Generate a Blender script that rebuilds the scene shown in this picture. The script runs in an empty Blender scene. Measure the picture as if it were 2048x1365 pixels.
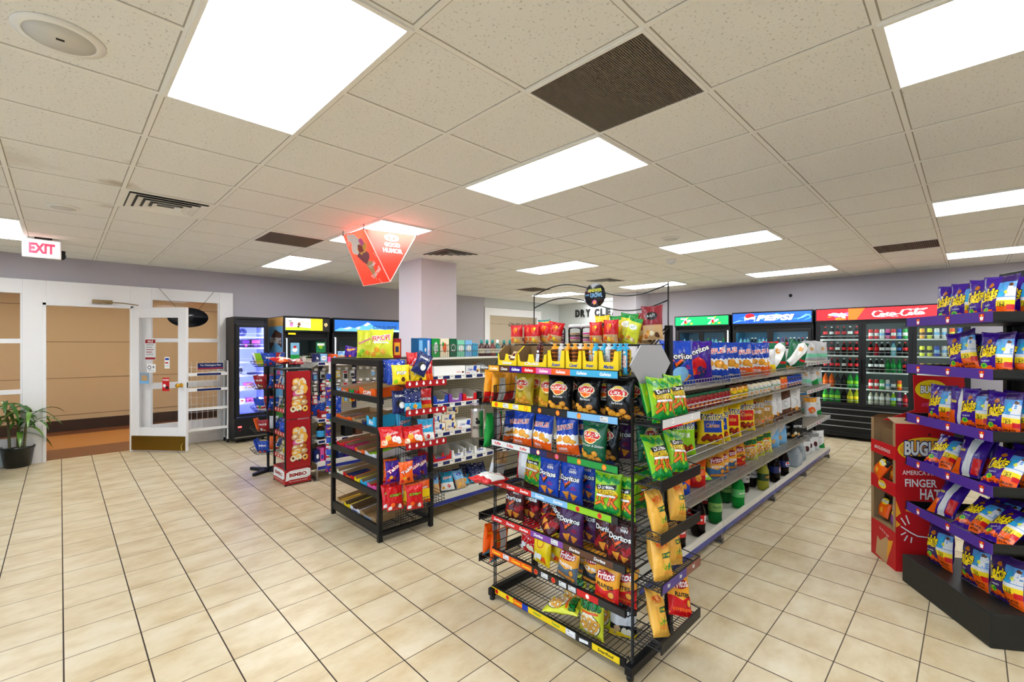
import bpy, bmesh, math, random
from mathutils import Vector, Matrix, noise
R = random.Random(7)
PI = math.pi
sc = bpy.context.scene
COL = sc.collection

# ------------------------------------------------------------------ camera: X runs along the aisles to the coolers, Y to the glass door
F, Y0, YAW, H = 910.98, 688.38, 0.789515, 1.6
S_, C_ = math.sin(YAW), math.cos(YAW)
cam = bpy.data.cameras.new('camera')
cam.sensor_width = 36.0
cam.lens = F / 2048 * 36.0
cam.shift_y = (Y0 - 682.5) / 2048
cam.clip_start = 0.05
cam_o = bpy.data.objects.new('camera', cam)
COL.objects.link(cam_o)
cam_o.location = (0, 0, H)
cam_o.rotation_euler = (PI / 2, 0, math.atan2(S_, C_) - PI / 2)
sc.camera = cam_o

# survey helpers: where a line of sight read off the photograph meets a known shelf or wall plane
def u_on(x, v):
    r = (x - 1024) / F
    return v * (r * S_ + C_) / (-r * C_ + S_)
def v_on(x, u):
    r = (x - 1024) / F
    return u * (-r * C_ + S_) / (r * S_ + C_)
def pt_z(x, y, z):
    d = F * (z - H) / (Y0 - y); l = (x - 1024) / F * d
    return (l * S_ + d * C_, -l * C_ + d * S_)

# ------------------------------------------------------------------ materials
def srgb(h):
    h = h.lstrip('#')
    o = []
    for i in (0, 2, 4):
        c = int(h[i:i + 2], 16) / 255
        o.append(c / 12.92 if c <= .04045 else ((c + .055) / 1.055) ** 2.4)
    return (*o, 1)
INK = dict(black='0e0e10', white='f4f4f2', red='cf1119', darkred='9c1420', maroon='4a1016', orange='ee5c0c', yellow='f7d417', gold='d2a11c', lime='8cc81a',
           green='0f9238', darkgreen='0d5c3a', teal='0f8a86', cyan='2fa9d8', sky='7db9e8', blue='123fae', navy='17245e', purple='3a1488', violet='7f3f9f', pink='e05aa0',
           magenta='b51d5f', brown='5a3522', tan='c9a271', cream='eee3c4', grey='8a8a8c', silver='c4c6ca', lgrey='dcdcdc', chip='e39a35', chipd='b9681f', salsa='8f2416',
           amber='f0a52a', kraft='a98a62', kraftd='7d6344', bimbo='a8141f', cokered='d0121c', pepsi='1450b0', seven='12a35c', olive='bfa11f', mint='7fd3b0', charcoal='1f1f22', corn='f0b548', lemon='dfe23a')
MATS = {}
def nodes(name):
    m = bpy.data.materials.new(name); m.use_nodes = True
    nt = m.node_tree; b = nt.nodes['Principled BSDF']
    return m, nt, b
def mat(finish, ink):
    k = (finish, ink)
    if k in MATS: return MATS[k]
    m, nt, b = nodes(finish + '_' + ink)
    col = srgb(INK.get(ink, ink))
    b.inputs['Base Color'].default_value = col
    N, L = nt.nodes, nt.links
    if finish == 'film':          # printed chip-bag film: glossy, finely crinkled
        b.inputs['Roughness'].default_value = .26
        b.inputs['Specular IOR Level'].default_value = .4
        tc = N.new('ShaderNodeTexCoord'); t = N.new('ShaderNodeTexNoise'); t.inputs['Scale'].default_value = 38; t.inputs['Detail'].default_value = 3
        bp = N.new('ShaderNodeBump'); bp.inputs['Strength'].default_value = .55; bp.inputs['Distance'].default_value = .007
        L.new(tc.outputs['Object'], t.inputs['Vector']); L.new(t.outputs['Fac'], bp.inputs['Height']); L.new(bp.outputs['Normal'], b.inputs['Normal'])
    elif finish == 'foil':
        b.inputs['Metallic'].default_value = .85; b.inputs['Roughness'].default_value = .28
        tc = N.new('ShaderNodeTexCoord'); t = N.new('ShaderNodeTexNoise'); t.inputs['Scale'].default_value = 30
        bp = N.new('ShaderNodeBump'); bp.inputs['Strength'].default_value = .6; bp.inputs['Distance'].default_value = .008
        L.new(tc.outputs['Object'], t.inputs['Vector']); L.new(t.outputs['Fac'], bp.inputs['Height']); L.new(bp.outputs['Normal'], b.inputs['Normal'])
    elif finish == 'card':        # printed cardboard
        b.inputs['Roughness'].default_value = .55; b.inputs['Specular IOR Level'].default_value = .3
        if ink in ('kraft', 'kraftd'):
            tc = N.new('ShaderNodeTexCoord'); t = N.new('ShaderNodeTexNoise'); t.inputs['Scale'].default_value = 60
            mx = N.new('ShaderNodeMixRGB'); mx.inputs['Color1'].default_value = col; mx.inputs['Color2'].default_value = [c * .85 for c in col[:3]] + [1]
            L.new(tc.outputs['Object'], t.inputs['Vector']); L.new(t.outputs['Fac'], mx.inputs['Fac']); L.new(mx.outputs['Color'], b.inputs['Base Color'])
    elif finish == 'paint':
        b.inputs['Roughness'].default_value = .5
    elif finish == 'metal':
        b.inputs['Metallic'].default_value = 1; b.inputs['Roughness'].default_value = .3
    elif finish == 'coat':        # powder coated steel
        b.inputs['Roughness'].default_value = .42; b.inputs['Specular IOR Level'].default_value = .3
        tc = N.new('ShaderNodeTexCoord'); t = N.new('ShaderNodeTexNoise'); t.inputs['Scale'].default_value = 220
        bp = N.new('ShaderNodeBump'); bp.inputs['Strength'].default_value = .12; bp.inputs['Distance'].default_value = .002
        L.new(tc.outputs['Object'], t.inputs['Vector']); L.new(t.outputs['Fac'], bp.inputs['Height']); L.new(bp.outputs['Normal'], b.inputs['Normal'])
    elif finish == 'plastic':
        b.inputs['Roughness'].default_value = .22
    elif finish == 'liquid':      # drink seen through a clear bottle
        b.inputs['Roughness'].default_value = .06; b.inputs['Specular IOR Level'].default_value = .7
        b.inputs['Transmission Weight'].default_value = .35; b.inputs['IOR'].default_value = 1.2
    elif finish == 'backlit':     # backlit sign face
        b.inputs['Roughness'].default_value = .3
        b.inputs['Emission Color'].default_value = col; b.inputs['Emission Strength'].default_value = 1.0
    MATS[k] = m
    return m
def emit(name, color, strength):
    k = ('emit', name)
    if k in MATS: return MATS[k]
    m, nt, b = nodes(name)
    b.inputs['Base Color'].default_value = (*color, 1)
    b.inputs['Emission Color'].default_value = (*color, 1); b.inputs['Emission Strength'].default_value = strength
    MATS[k] = m
    return m
def glass(name, tint=(1, 1, 1), refl=.08):
    k = ('glass', name)
    if k in MATS: return MATS[k]
    m = bpy.data.materials.new(name); m.use_nodes = True
    nt = m.node_tree; N, L = nt.nodes, nt.links
    N.remove(N['Principled BSDF'])
    t = N.new('ShaderNodeBsdfTransparent'); t.inputs['Color'].default_value = (*tint, 1)
    g = N.new('ShaderNodeBsdfGlossy'); g.inputs['Roughness'].default_value = .03
    f = N.new('ShaderNodeLayerWeight'); f.inputs['Blend'].default_value = refl * 2
    mx = N.new('ShaderNodeMixShader')
    L.new(f.outputs['Fresnel'], mx.inputs[0]); L.new(t.outputs[0], mx.inputs[1]); L.new(g.outputs[0], mx.inputs[2]); L.new(mx.outputs[0], N['Material Output'].inputs['Surface'])
    MATS[k] = m
    return m

# ------------------------------------------------------------------ mesh builder
class MB:
    def __init__(s):
        s.v, s.f, s.m, s.sm, s.slots = [], [], [], [], []
    def slot(s, m):
        if m not in s.slots: s.slots.append(m)
        return s.slots.index(m)
    def add(s, vs, fs, m, smooth=False, M=None):
        o = len(s.v); k = s.slot(m)
        for p in vs:
            p = Vector(p)
            s.v.append(tuple(M @ p) if M else tuple(p))
        for f in fs:
            s.f.append([o + i for i in f]); s.m.append(k); s.sm.append(smooth)
        return s
    def box(s, x0, y0, z0, x1, y1, z1, m, M=None):
        vs = [(x0, y0, z0), (x1, y0, z0), (x1, y1, z0), (x0, y1, z0), (x0, y0, z1), (x1, y0, z1), (x1, y1, z1), (x0, y1, z1)]
        return s.add(vs, [(0, 3, 2, 1), (4, 5, 6, 7), (0, 1, 5, 4), (1, 2, 6, 5), (2, 3, 7, 6), (3, 0, 4, 7)], m, M=M)
    def bbox(s, x0, y0, z0, x1, y1, z1, m, b=.004, M=None):   # box with bevelled edges
        bm = bmesh.new()
        bmesh.ops.create_cube(bm, size=1)
        for q in bm.verts: q.co = Vector(((x0 + x1) / 2 + q.co.x * (x1 - x0), (y0 + y1) / 2 + q.co.y * (y1 - y0), (z0 + z1) / 2 + q.co.z * (z1 - z0)))
        bmesh.ops.bevel(bm, geom=bm.edges[:], offset=b, segments=2, affect='EDGES', profile=.5)
        bm.verts.index_update()
        s.add([q.co for q in bm.verts], [[q.index for q in f.verts] for f in bm.faces], m, M=M)
        bm.free(); return s
    def prism(s, pts, z0, z1, m, M=None):      # plan polygon extruded upwards
        n = len(pts)
        vs = [(x, y, z0) for x, y in pts] + [(x, y, z1) for x, y in pts]
        fs = [list(range(n))[::-1], list(range(n, 2 * n))] + [(i, (i + 1) % n, n + (i + 1) % n, n + i) for i in range(n)]
        return s.add(vs, fs, m, M=M)
    def tube(s, pts, r, m, n=6, closed=False, M=None):
        pts = [Vector(p) for p in pts]; k = len(pts); vs = []; fs = []
        up = None
        for i, p in enumerate(pts):
            a = pts[i - 1] if (i or closed) else p
            b = pts[(i + 1) % k] if (i < k - 1 or closed) else p
            t = (b - a)
            t = t.normalized() if t.length > 1e-9 else Vector((0, 0, 1))
            if up is None or abs(t.dot(up)) > .98: up = Vector((0, 0, 1)) if abs(t.z) < .9 else Vector((1, 0, 0))
            x = t.cross(up).normalized(); y = x.cross(t).normalized(); up = y
            for j in range(n):
                an = 2 * PI * j / n
                vs.append(p + x * (r * math.cos(an)) + y * (r * math.sin(an)))
        for i in range(k if closed else k - 1):
            for j in range(n):
                a = i * n + j; b = i * n + (j + 1) % n; c = ((i + 1) % k) * n + (j + 1) % n; d = ((i + 1) % k) * n + j
                fs.append((a, b, c, d))
        if not closed:
            fs.append(list(range(n))); fs.append(list(range((k - 1) * n, k * n))[::-1])
        return s.add(vs, fs, m, smooth=n > 5, M=M)
    def lathe(s, prof, m, n=20, M=None, cap=True):
        vs = []; fs = []; k = len(prof)
        for r, z in prof:
            for j in range(n):
                a = 2 * PI * j / n
                vs.append((r * math.cos(a), r * math.sin(a), z))
        for i in range(k - 1):
            for j in range(n):
                fs.append((i * n + j, i * n + (j + 1) % n, (i + 1) * n + (j + 1) % n, (i + 1) * n + j))
        if cap: fs.append(list(range(n))[::-1]); fs.append(list(range((k - 1) * n, k * n)))
        return s.add(vs, fs, m, smooth=True, M=M)
    def art(s, A, fn, finish='card', dx=0, dy=0, ycuts=(), clip=None, lift=.0004, step=.00012):   # lay a drawing on a surface: fn(x, y, lift) -> point
        bm = bmesh.new(); lay = bm.faces.layers.int.new('ink'); inks = []
        for k, (vs, fs, ink) in enumerate(A.items):
            if ink not in inks: inks.append(ink)
            q = [bm.verts.new((x, y, k)) for x, y in vs]
            for f in fs:
                try:
                    g = bm.faces.new([q[i] for i in f]); g[lay] = inks.index(ink)
                except ValueError: pass
        bmesh.ops.triangulate(bm, faces=[f for f in bm.faces if len(f.verts) > 4])
        def cut(co, no, **k): bmesh.ops.bisect_plane(bm, geom=bm.verts[:] + bm.edges[:] + bm.faces[:], dist=1e-6, plane_co=co, plane_no=no, **k)
        if clip:
            x0, y0, x1, y1 = clip
            cut((x0, 0, 0), (1, 0, 0), clear_inner=True); cut((x1, 0, 0), (1, 0, 0), clear_outer=True)
            cut((0, y0, 0), (0, 1, 0), clear_inner=True); cut((0, y1, 0), (0, 1, 0), clear_outer=True)
            if dx:
                q = x0 + dx
                while q < x1 - 1e-4: cut((q, 0, 0), (1, 0, 0)); q += dx
            if dy:
                q = y0 + dy
                while q < y1 - 1e-4: cut((0, q, 0), (0, 1, 0)); q += dy
        for q in ycuts: cut((0, q, 0), (0, 1, 0))
        bm.verts.index_update()
        vs = [fn(q.co.x, q.co.y, lift + step * q.co.z) for q in bm.verts]
        for i, ink in enumerate(inks):
            idx = {}; fv = []; ff = []
            for f in bm.faces:
                if f[lay] != i: continue
                g = []
                for q in f.verts:
                    if q.index not in idx: idx[q.index] = len(fv); fv.append(vs[q.index])
                    g.append(idx[q.index])
                ff.append(g)
            if ff: s.add(fv, ff, mat(finish, ink) if isinstance(ink, str) else ink, smooth=bool(dx))
        bm.free(); return s
    def mesh(s, name):
        me = bpy.data.meshes.new(name)
        me.from_pydata(s.v, [], s.f)
        for m in s.slots: me.materials.append(m)
        me.polygons.foreach_set('material_index', s.m)
        me.polygons.foreach_set('use_smooth', s.sm)
        me.update()
        return me
    def build(s, name, parent=None):
        o = bpy.data.objects.new(name, s.mesh(name)); COL.objects.link(o)
        if parent: o.parent = parent
        return o

# ------------------------------------------------------------------ drawings: flat lettering and shapes printed on packaging and signs
TXT = {}
def text_shape(t, shear=0.0, bold=0.0, spacing=1.0):
    k = (t, shear, bold, spacing)
    if k in TXT: return TXT[k]
    cu = bpy.data.curves.new('t', 'FONT'); cu.body = t; cu.size = 1; cu.align_x = 'CENTER'; cu.shear = shear; cu.offset = bold; cu.resolution_u = 3; cu.space_character = spacing
    o = bpy.data.objects.new('t', cu); COL.objects.link(o)
    me = bpy.data.meshes.new_from_object(o)
    vs = [(v.co.x, v.co.y) for v in me.vertices]; fs = [list(p.vertices) for p in me.polygons]
    bpy.data.objects.remove(o); bpy.data.curves.remove(cu); bpy.data.meshes.remove(me)
    if not vs: vs, fs = [(0, 0), (.1, 0), (0, .1)], [(0, 1, 2)]
    x0 = min(v[0] for v in vs); x1 = max(v[0] for v in vs); y0 = min(v[1] for v in vs); y1 = max(v[1] for v in vs)
    TXT[k] = ([(x - (x0 + x1) / 2, y - (y0 + y1) / 2) for x, y in vs], fs, x1 - x0, y1 - y0)
    return TXT[k]
class Art:
    def __init__(s): s.items = []
    def poly(s, pts, ink):
        s.items.append((list(pts), [list(range(len(pts)))], ink)); return s
    def rect(s, x0, y0, x1, y1, ink): return s.poly([(x0, y0), (x1, y0), (x1, y1), (x0, y1)], ink)
    def ell(s, cx, cy, rx, ry, ink, rot=0, n=22):
        c, q = math.cos(rot), math.sin(rot)
        return s.poly([(cx + rx * math.cos(2 * PI * i / n) * c - ry * math.sin(2 * PI * i / n) * q, cy + rx * math.cos(2 * PI * i / n) * q + ry * math.sin(2 * PI * i / n) * c) for i in range(n)], ink)
    def ring(s, cx, cy, r, w, ink, n=18, sq=1.0):
        vs = []; fs = []
        for i in range(n):
            a = 2 * PI * i / n
            vs += [(cx + r * math.cos(a), cy + r * sq * math.sin(a)), (cx + (r - w) * math.cos(a), cy + (r - w) * sq * math.sin(a))]
        for i in range(n): j = (i + 1) % n; fs.append((2 * i, 2 * j, 2 * j + 1, 2 * i + 1))
        s.items.append((vs, fs, ink)); return s
    def wave(s, y0, y1, ink, amp=.02, k=5, x0=-.5, x1=.5, n=30, ph=0, tilt=0):
        top = [(x0 + (x1 - x0) * i / n, y1 + tilt * (i / n - .5) + amp * math.sin(2 * PI * k * i / n + ph)) for i in range(n + 1)]
        bot = [(x0 + (x1 - x0) * i / n, y0 + tilt * (i / n - .5) + amp * math.sin(2 * PI * k * i / n + ph + .7)) for i in range(n + 1)]
        s.items.append((bot + top, [(i, i + 1, n + 2 + i, n + 1 + i) for i in range(n)], ink)); return s
    def blob(s, cx, cy, r, ink, seed=0, n=11, sq=1.0, var=.35):
        q = random.Random(seed + int(cx * 1000) + int(cy * 777))
        return s.poly([(cx + r * (1 - var * q.random()) * math.cos(2 * PI * i / n), cy + r * sq * (1 - var * q.random()) * math.sin(2 * PI * i / n)) for i in range(n)], ink)
    def tri(s, cx, cy, r, ink, rot=0, shade=None):
        p = [(cx + r * math.cos(rot + PI / 2 + i * 2 * PI / 3), cy + r * math.sin(rot + PI / 2 + i * 2 * PI / 3)) for i in range(3)]
        s.poly(p, ink)
        if shade:
            for i in range(4): s.blob(cx + r * .3 * math.cos(i * 1.7), cy + r * .3 * math.sin(i * 1.7), r * .13, shade, i, n=6)
        return s
    def text(s, t, cx, cy, h, ink, rot=0, shear=0, bold=.0, w=None, out=None, outw=.06, spacing=1.0):
        vs, fs, tw, th = text_shape(t, shear, bold, spacing)
        k = h / th; kx = k if w is None else w / tw
        c, q = math.cos(rot), math.sin(rot)
        if out:
            ov, of, ow, oh = text_shape(t, shear, bold + outw, spacing)
            s.items.append(([(cx + x * kx * c - y * k * q, cy + x * kx * q + y * k * c) for x, y in ov], of, out))
        s.items.append(([(cx + x * kx * c - y * k * q, cy + x * kx * q + y * k * c) for x, y in vs], fs, ink)); return s
    def stroke(s, pts, w, ink, taper=False):     # a brush stroke
        n = len(pts); vs = []; fs = []
        for i, (x, y) in enumerate(pts):
            a = pts[max(0, i - 1)]; b = pts[min(n - 1, i + 1)]
            dx, dy = b[0] - a[0], b[1] - a[1]; l = math.hypot(dx, dy) or 1
            ww = w * (1 - abs(2 * i / (n - 1) - 1) ** 2 * .85 if taper else 1) / 2
            vs += [(x - dy / l * ww, y + dx / l * ww), (x + dy / l * ww, y - dx / l * ww)]
        for i in range(n - 1): fs.append((2 * i, 2 * i + 1, 2 * i + 3, 2 * i + 2))
        s.items.append((vs, fs, ink)); return s

# ------------------------------------------------------------------ scene objects
ORD = 'first second third fourth fifth sixth seventh eighth ninth tenth eleventh twelfth thirteenth fourteenth fifteenth sixteenth seventeenth eighteenth nineteenth twentieth'.split()
def tag(o, label=None, cat=None, group=None, kind=None):
    if label: o['label'] = label
    if cat: o['category'] = cat
    if group: o['group'] = group
    if kind: o['kind'] = kind
    return o
def thing(name, label, cat, loc=(0, 0, 0), rz=0, group=None):
    o = bpy.data.objects.new(name, None); o.empty_display_size = .1; COL.objects.link(o)
    o.location = loc; o.rotation_euler = (0, 0, rz)
    return tag(o, label, cat, group)
def struct(name, mb, parent=None):
    o = mb.build(name, parent)
    if not parent: o['kind'] = 'structure'
    return o
def link_copy(me, name, loc, rot=(0, 0, 0), scale=(1, 1, 1)):
    o = bpy.data.objects.new(name, me); COL.objects.link(o)
    o.location = loc; o.rotation_euler = rot; o.scale = scale
    return o
# ------------------------------------------------------------------ bags and pouches
class Bag:
    """one kind of bag: size in metres, base colour, drawing in width units (x -0.5..0.5, y 0..height/width)"""
    def __init__(s, look, w, h, d, ink, art=None, back=None, finish='film', kind='chip_bag', cat='chip bag', seal=None):
        s.look, s.w, s.h, s.d, s.ink, s.A, s.back, s.finish, s.kind, s.cat, s.seal, s.cache = look, w, h, d, ink, art, back or ink, finish, kind, cat, seal, {}
    def front(s, x, t, seed, side=-1):
        q = max(-1, min(1, x)); t = max(0, min(1, t))
        edge = max(0, 1 - abs(q) ** 2.6) ** .55
        tp = max(0, min(1, (t - .035) / .925))
        prof = max(0, math.sin(PI * tp)) ** .5 * (1.14 - .28 * tp)
        top = math.exp(-((tp - 1) / .22) ** 2); bot = math.exp(-(tp / .2) ** 2)
        wr = .22 * (top * math.sin(q * 10 + seed) + bot * math.sin(q * 12 + seed * 2) * .8) * edge * math.sin(PI * tp) ** .3 if 0 < tp < 1 else 0
        nz = noise.noise(Vector((q * 1.7 + side * 5, t * 2.6, seed * 3.1))) * .42 + noise.noise(Vector((q * 4.2 + side * 9, t * 5.5, seed * 1.7))) * .26
        T = s.d / 2 * max(0, edge * prof * (1 + nz) + wr) + .0012
        crimp = .0022 * math.sin(q * 34) * (1 if tp <= 0 or tp >= 1 else 0) + .012 * s.d / .06 * (noise.noise(Vector((q * 1.3, seed, t))) * (top + bot * .6))
        xx = q * s.w / 2 * (1 - .085 * prof + .02 * noise.noise(Vector((t * 3, seed, q))))
        zz = t * s.h * (1 - .03 * (1 - q * q) * (t > .5) * (2 * t - 1)) + .0
        return Vector((xx, side * T + crimp, zz))
    def mesh(s, var=0):
        if var in s.cache: return s.cache[var]
        seed = var * 7.3 + len(s.look) * .37 + s.w * 31
        mb = MB(); n, k = 16, 22; ts = [0, .018, .036] + [.036 + .925 * (j + 1) / k for j in range(k)] + [.98, 1]
        ts[-3] = .961
        m = mat(s.finish, s.ink); mbk = mat(s.finish, s.back)
        vs = []; fs = []
        for side in (-1, 1):
            o = len(vs)
            for t in ts:
                for i in range(n + 1):
                    vs.append(s.front(-1 + 2 * i / n, t, seed, side))
            sf = []
            for j in range(len(ts) - 1):
                for i in range(n):
                    a = o + j * (n + 1) + i
                    for q in ((a, a + 1, a + n + 2), (a, a + n + 2, a + n + 1)): sf.append(q if side < 0 else q[::-1])
            fs.append(sf)
        mb.add(vs, fs[0], m, True); o2 = len(mb.v)
        mb.f += [list(q) for q in fs[1]]; kk = mb.slot(mbk); mb.m += [kk] * len(fs[1]); mb.sm += [True] * len(fs[1])
        L = (n + 1) * len(ts)                      # close the side and end edges
        ring = [j * (n + 1) for j in range(len(ts))]; side_f = []
        for r in (0, n):
            for j in range(len(ts) - 1):
                a, b = j * (n + 1) + r, (j + 1) * (n + 1) + r
                side_f.append((a, b, b + L, a + L) if r == 0 else (b, a, a + L, b + L))
        for i in range(n):
            side_f.append((i + 1, i, i + L, i + 1 + L)); t0 = (len(ts) - 1) * (n + 1)
            side_f.append((t0 + i, t0 + i + 1, t0 + i + 1 + L, t0 + i + L))
        mb.f += [list(q) for q in side_f]; mb.m += [kk] * len(side_f); mb.sm += [True] * len(side_f)
        if s.A:
            a = s.h / s.w
            def fn(x, y, l):                      # the point of the bag's own front triangle under (x, y)
                gx = min(max((x + .5) * n, 0), n - 1e-6); i = int(gx); fx = gx - i
                t = min(max(y / a, 0), 1 - 1e-7); j = 0
                while ts[j + 1] < t: j += 1
                fy = (t - ts[j]) / (ts[j + 1] - ts[j]); A0 = j * (n + 1) + i
                p00, p10, p11, p01 = vs[A0], vs[A0 + 1], vs[A0 + n + 2], vs[A0 + n + 1]
                p = p00 + (p10 - p00) * fx + (p11 - p10) * fy if fx >= fy else p00 + (p01 - p00) * fy + (p11 - p01) * fx
                return (p.x, p.y - l, p.z)
            mb.art(s.A, fn, s.finish, dx=1 / n, ycuts=[t * a for t in ts[1:-1]], clip=(-.5, 0, .5, a), lift=.0007, step=.00008)
        s.cache[var] = mb.mesh(s.kind)
        return s.cache[var]

def lays(a, ink, flav, fink='white', chips=True):
    A = Art()
    A.ell(0, .83, .27, .25, 'cream').ell(0, .83, .25, .23, 'yellow').ell(0, .76, .22, .14, 'orange')
    A.poly([(-.36, .86), (-.25, .98), (0, 1.0), (.27, .96), (.36, .84), (.3, .74), (0, .76), (-.3, .74)], 'cream').poly([(-.33, .86), (-.23, .95), (0, .975), (.25, .935), (.33, .84), (.28, .765), (0, .785), (-.28, .765)], 'red')
    A.text("Lay's", 0, .865, .17, 'white', rot=.04, shear=.15, bold=.015, w=.5)
    A.text(flav, 0, .54, .075, fink, shear=.1)
    if chips:
        for i, (x, y, r) in enumerate([(-.22, .22, .15), (.18, .3, .13), (.02, .15, .17), (.3, .14, .12), (-.35, .33, .1)]):
            A.blob(x, y, r * 1.08, 'chipd', i, 13, .7, .2).blob(x, y, r, 'chip' if i % 2 else 'amber', i + 3, 13, .66, .2).ell(x - .02, y + .01, r * .5, r * .22, 'corn', .5)
    return A
def ruffles(lower):
    A = Art()
    A.rect(-.5, 0, .5, .34, lower); A.wave(.33, .66, 'white', .022, 6)
    for i, (x, y, r) in enumerate([(-.2, .52, .15), (.14, .5, .19), (.34, .42, .12), (-.38, .46, .1)]):
        A.blob(x, y, r * 1.05, 'chipd', i, 14, .7, .15).blob(x, y, r, 'amber', i, 14, .66, .15)
        for j in range(4): A.stroke([(x - r * .6, y - r * .3 + j * r * .2), (x + r * .6, y - r * .2 + j * r * .2)], .012, 'corn')
    A.text('RUFFLES', 0, .92, .17, 'red', rot=.12, shear=.12, bold=.02, w=.78, out='white', outw=.055)
    if lower != 'blue': A.text('CHEDDAR', -.08, .19, .08, 'white', bold=.02, w=.4).text('& SOUR CREAM', -.08, .1, .045, 'white', w=.4)
    else: A.text('ORIGINAL', 0, .12, .07, 'white', bold=.02)
    return A
def doritos(win=True, acc='orange', extra=None):
    A = Art()
    if extra: 
        for i in range(7): A.blob(-.4 + .13 * i, .25 + .12 * ((i * 5) % 4), .13, extra, i, 8)
    A.poly([(-.42, .7), (-.3, .7), (-.12, .42), (.25, .78), (.2, .86), (-.14, .55)], 'black').poly([(-.3, .72), (-.22, .7), (-.13, .5), (.22, .8), (.18, .84), (-.14, .6)], acc)
    A.text('Doritos', 0, .8, .17, 'white', shear=.0, bold=.03, w=.82, out='black', outw=.075)
    if win: A.text('SNACK', .12, 1.12, .05, 'white', bold=.01).text('WIN', .12, 1.03, .1, 'white', bold=.04)
    A.text('SPICY', .22, .52, .045, 'red', bold=.02).text('NACHO', .22, .46, .045, 'red', bold=.02)
    A.tri(-.1, .25, .2, 'chipd', 3.3).tri(-.1, .26, .18, 'chip', 3.3, 'orange').tri(.2, .22, .17, 'chipd', 2.9).tri(.2, .23, .15, 'chip', 2.9, 'orange')
    return A
def dinamita():
    A = Art()
    for i in range(9): A.blob(-.42 + .1 * i, .12 + .05 * (i % 3), .14, 'green', i, 8); A.blob(-.42 + .1 * i, 1.2 - .05 * (i % 3), .1, 'green', i + 4, 8)
    for i in range(7): A.blob(-.3 + .1 * i, .75 + .1 * math.sin(i * 2), .16, 'yellow', i, 8)
    for i, (x, y, r) in enumerate([(-.3, .55, 1.1), (-.1, .42, 1.9), (.15, .45, 1.3), (.32, .56, .9), (0, .6, .4), (-.28, .35, .5), (.3, .36, 2.3)]):
        p = [(x - .15 * math.cos(r), y - .15 * math.sin(r)), (x + .15 * math.cos(r), y + .15 * math.sin(r))]
        A.stroke(p, .1, 'salsa').stroke(p, .075, 'orange').stroke(p, .02, 'amber')
    A.ell(.0, .26, .09, .08, 'lime').ring(0, .26, .085, .02, 'green')
    A.poly([(-.4, .92), (.38, 1.02), (.36, .86), (-.36, .78)], 'black').text('Doritos', 0, .9, .12, 'white', rot=.12, bold=.03, w=.62)
    A.text('DINAMITA', 0, .72, .11, 'yellow', bold=.03, w=.7, out='maroon', outw=.07)
    A.poly([(-.36, .63), (.36, .66), (.36, .6), (-.36, .57)], 'white').text('CHILE LIMON', 0, .613, .035, 'black', rot=.04)
    return A
def fritos(top, low, name2, pic='chipd'):
    A = Art()
    A.poly([(-.5, .55), (.0, .42), (.5, .62), (.5, 0), (-.5, 0)], low)
    for i in range(9): A.blob(-.35 + .09 * i, .16 + .07 * ((i * 3) % 3), .09, pic, i, 9).blob(-.35 + .09 * i, .17 + .07 * ((i * 3) % 3), .06, 'chip' if pic != 'red' else 'orange', i + 2, 8)
    A.ell(-.03, .9, .37, .17, 'darkred', .1).text('Fritos', 0, .9, .24, 'white', rot=.18, shear=.2, bold=.02, w=.72, out='red', outw=.04)
    A.text(name2, 0, .57, .12, 'black' if low in ('red', 'darkred') else 'white', bold=.03, w=.66)
    A.ell(.28, .36, .11, .11, 'chip').ring(.28, .36, .11, .015, 'maroon')
    return A
def funyuns():
    A = Art()
    A.ell(.0, .42, .43, .38, 'black').ell(0, .42, .41, .36, 'cream')
    for i, (x, y) in enumerate([(-.2, .5), (.1, .55), (-.05, .32), (.2, .36), (-.26, .3), (.28, .5), (.05, .2)]):
        A.ring(x, y, .15, .09, 'chipd', 16, .85).ring(x, y, .14, .06, 'corn', 16, .85)
    A.text('FUNYUNS', 0, .99, .22, 'green', rot=.12, bold=.05, w=.86, out='black', outw=.1)
    A.poly([(-.36, .78), (.36, .86), (.36, .79), (-.36, .71)], 'orange')
    return A
def miera():
    A = Art()
    A.text('MIERA', -.05, 1.3, .2, 'orange', rot=.1, bold=.02, w=.6).text('CALIDAD', -.1, 1.15, .07, 'orange', rot=.1)
    A.poly([(-.12, .95), (.36, 1.03), (.38, .84), (-.1, .78)], 'darkgreen').text('ORIGINAL', .13, .9, .1, 'yellow', rot=.13, bold=.03, w=.42)
    for r, c in ((.2, 'lime'), (.75, 'lime'), (1.4, 'green'), (2.2, 'lime'), (2.8, 'lime')):
        A.stroke([(.1, .2), (.1 + .17 * math.cos(r), .35 + .2 * math.sin(r)), (.1 + .34 * math.cos(r), .42 + .28 * math.sin(r))], .07, c, True)
    for i in range(5): A.blob(-.05 + .08 * i, .3 + .05 * (i % 2), .11, 'chip', i, 9)
    A.stroke([(-.1, .42), (.0, .52), (.18, .5), (.36, .56)], .015, 'maroon')
    return A
def tostitos(panel, word, pic='salsa', top=None):
    A = Art()
    if top: A.rect(-.5, .95, .5, 1.5, top)
    A.text('TOSTITOS', 0, .95, .2, 'black', bold=.03, w=.88, out='white', outw=.06)
    A.ell(0, 1.08, .05, .035, 'red')
    if panel: A.rect(-.3, .42, .36, .83, panel)
    A.text(word, .02, .66, .15, 'corn' if panel else 'white', shear=.2, bold=.02, w=.5)
    for i in range(6): A.blob(-.3 + .12 * i, .2 + .06 * (i % 2), .13, pic, i, 9).blob(-.25 + .12 * i, .24, .07, 'orange', i, 8)
    return A
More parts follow.
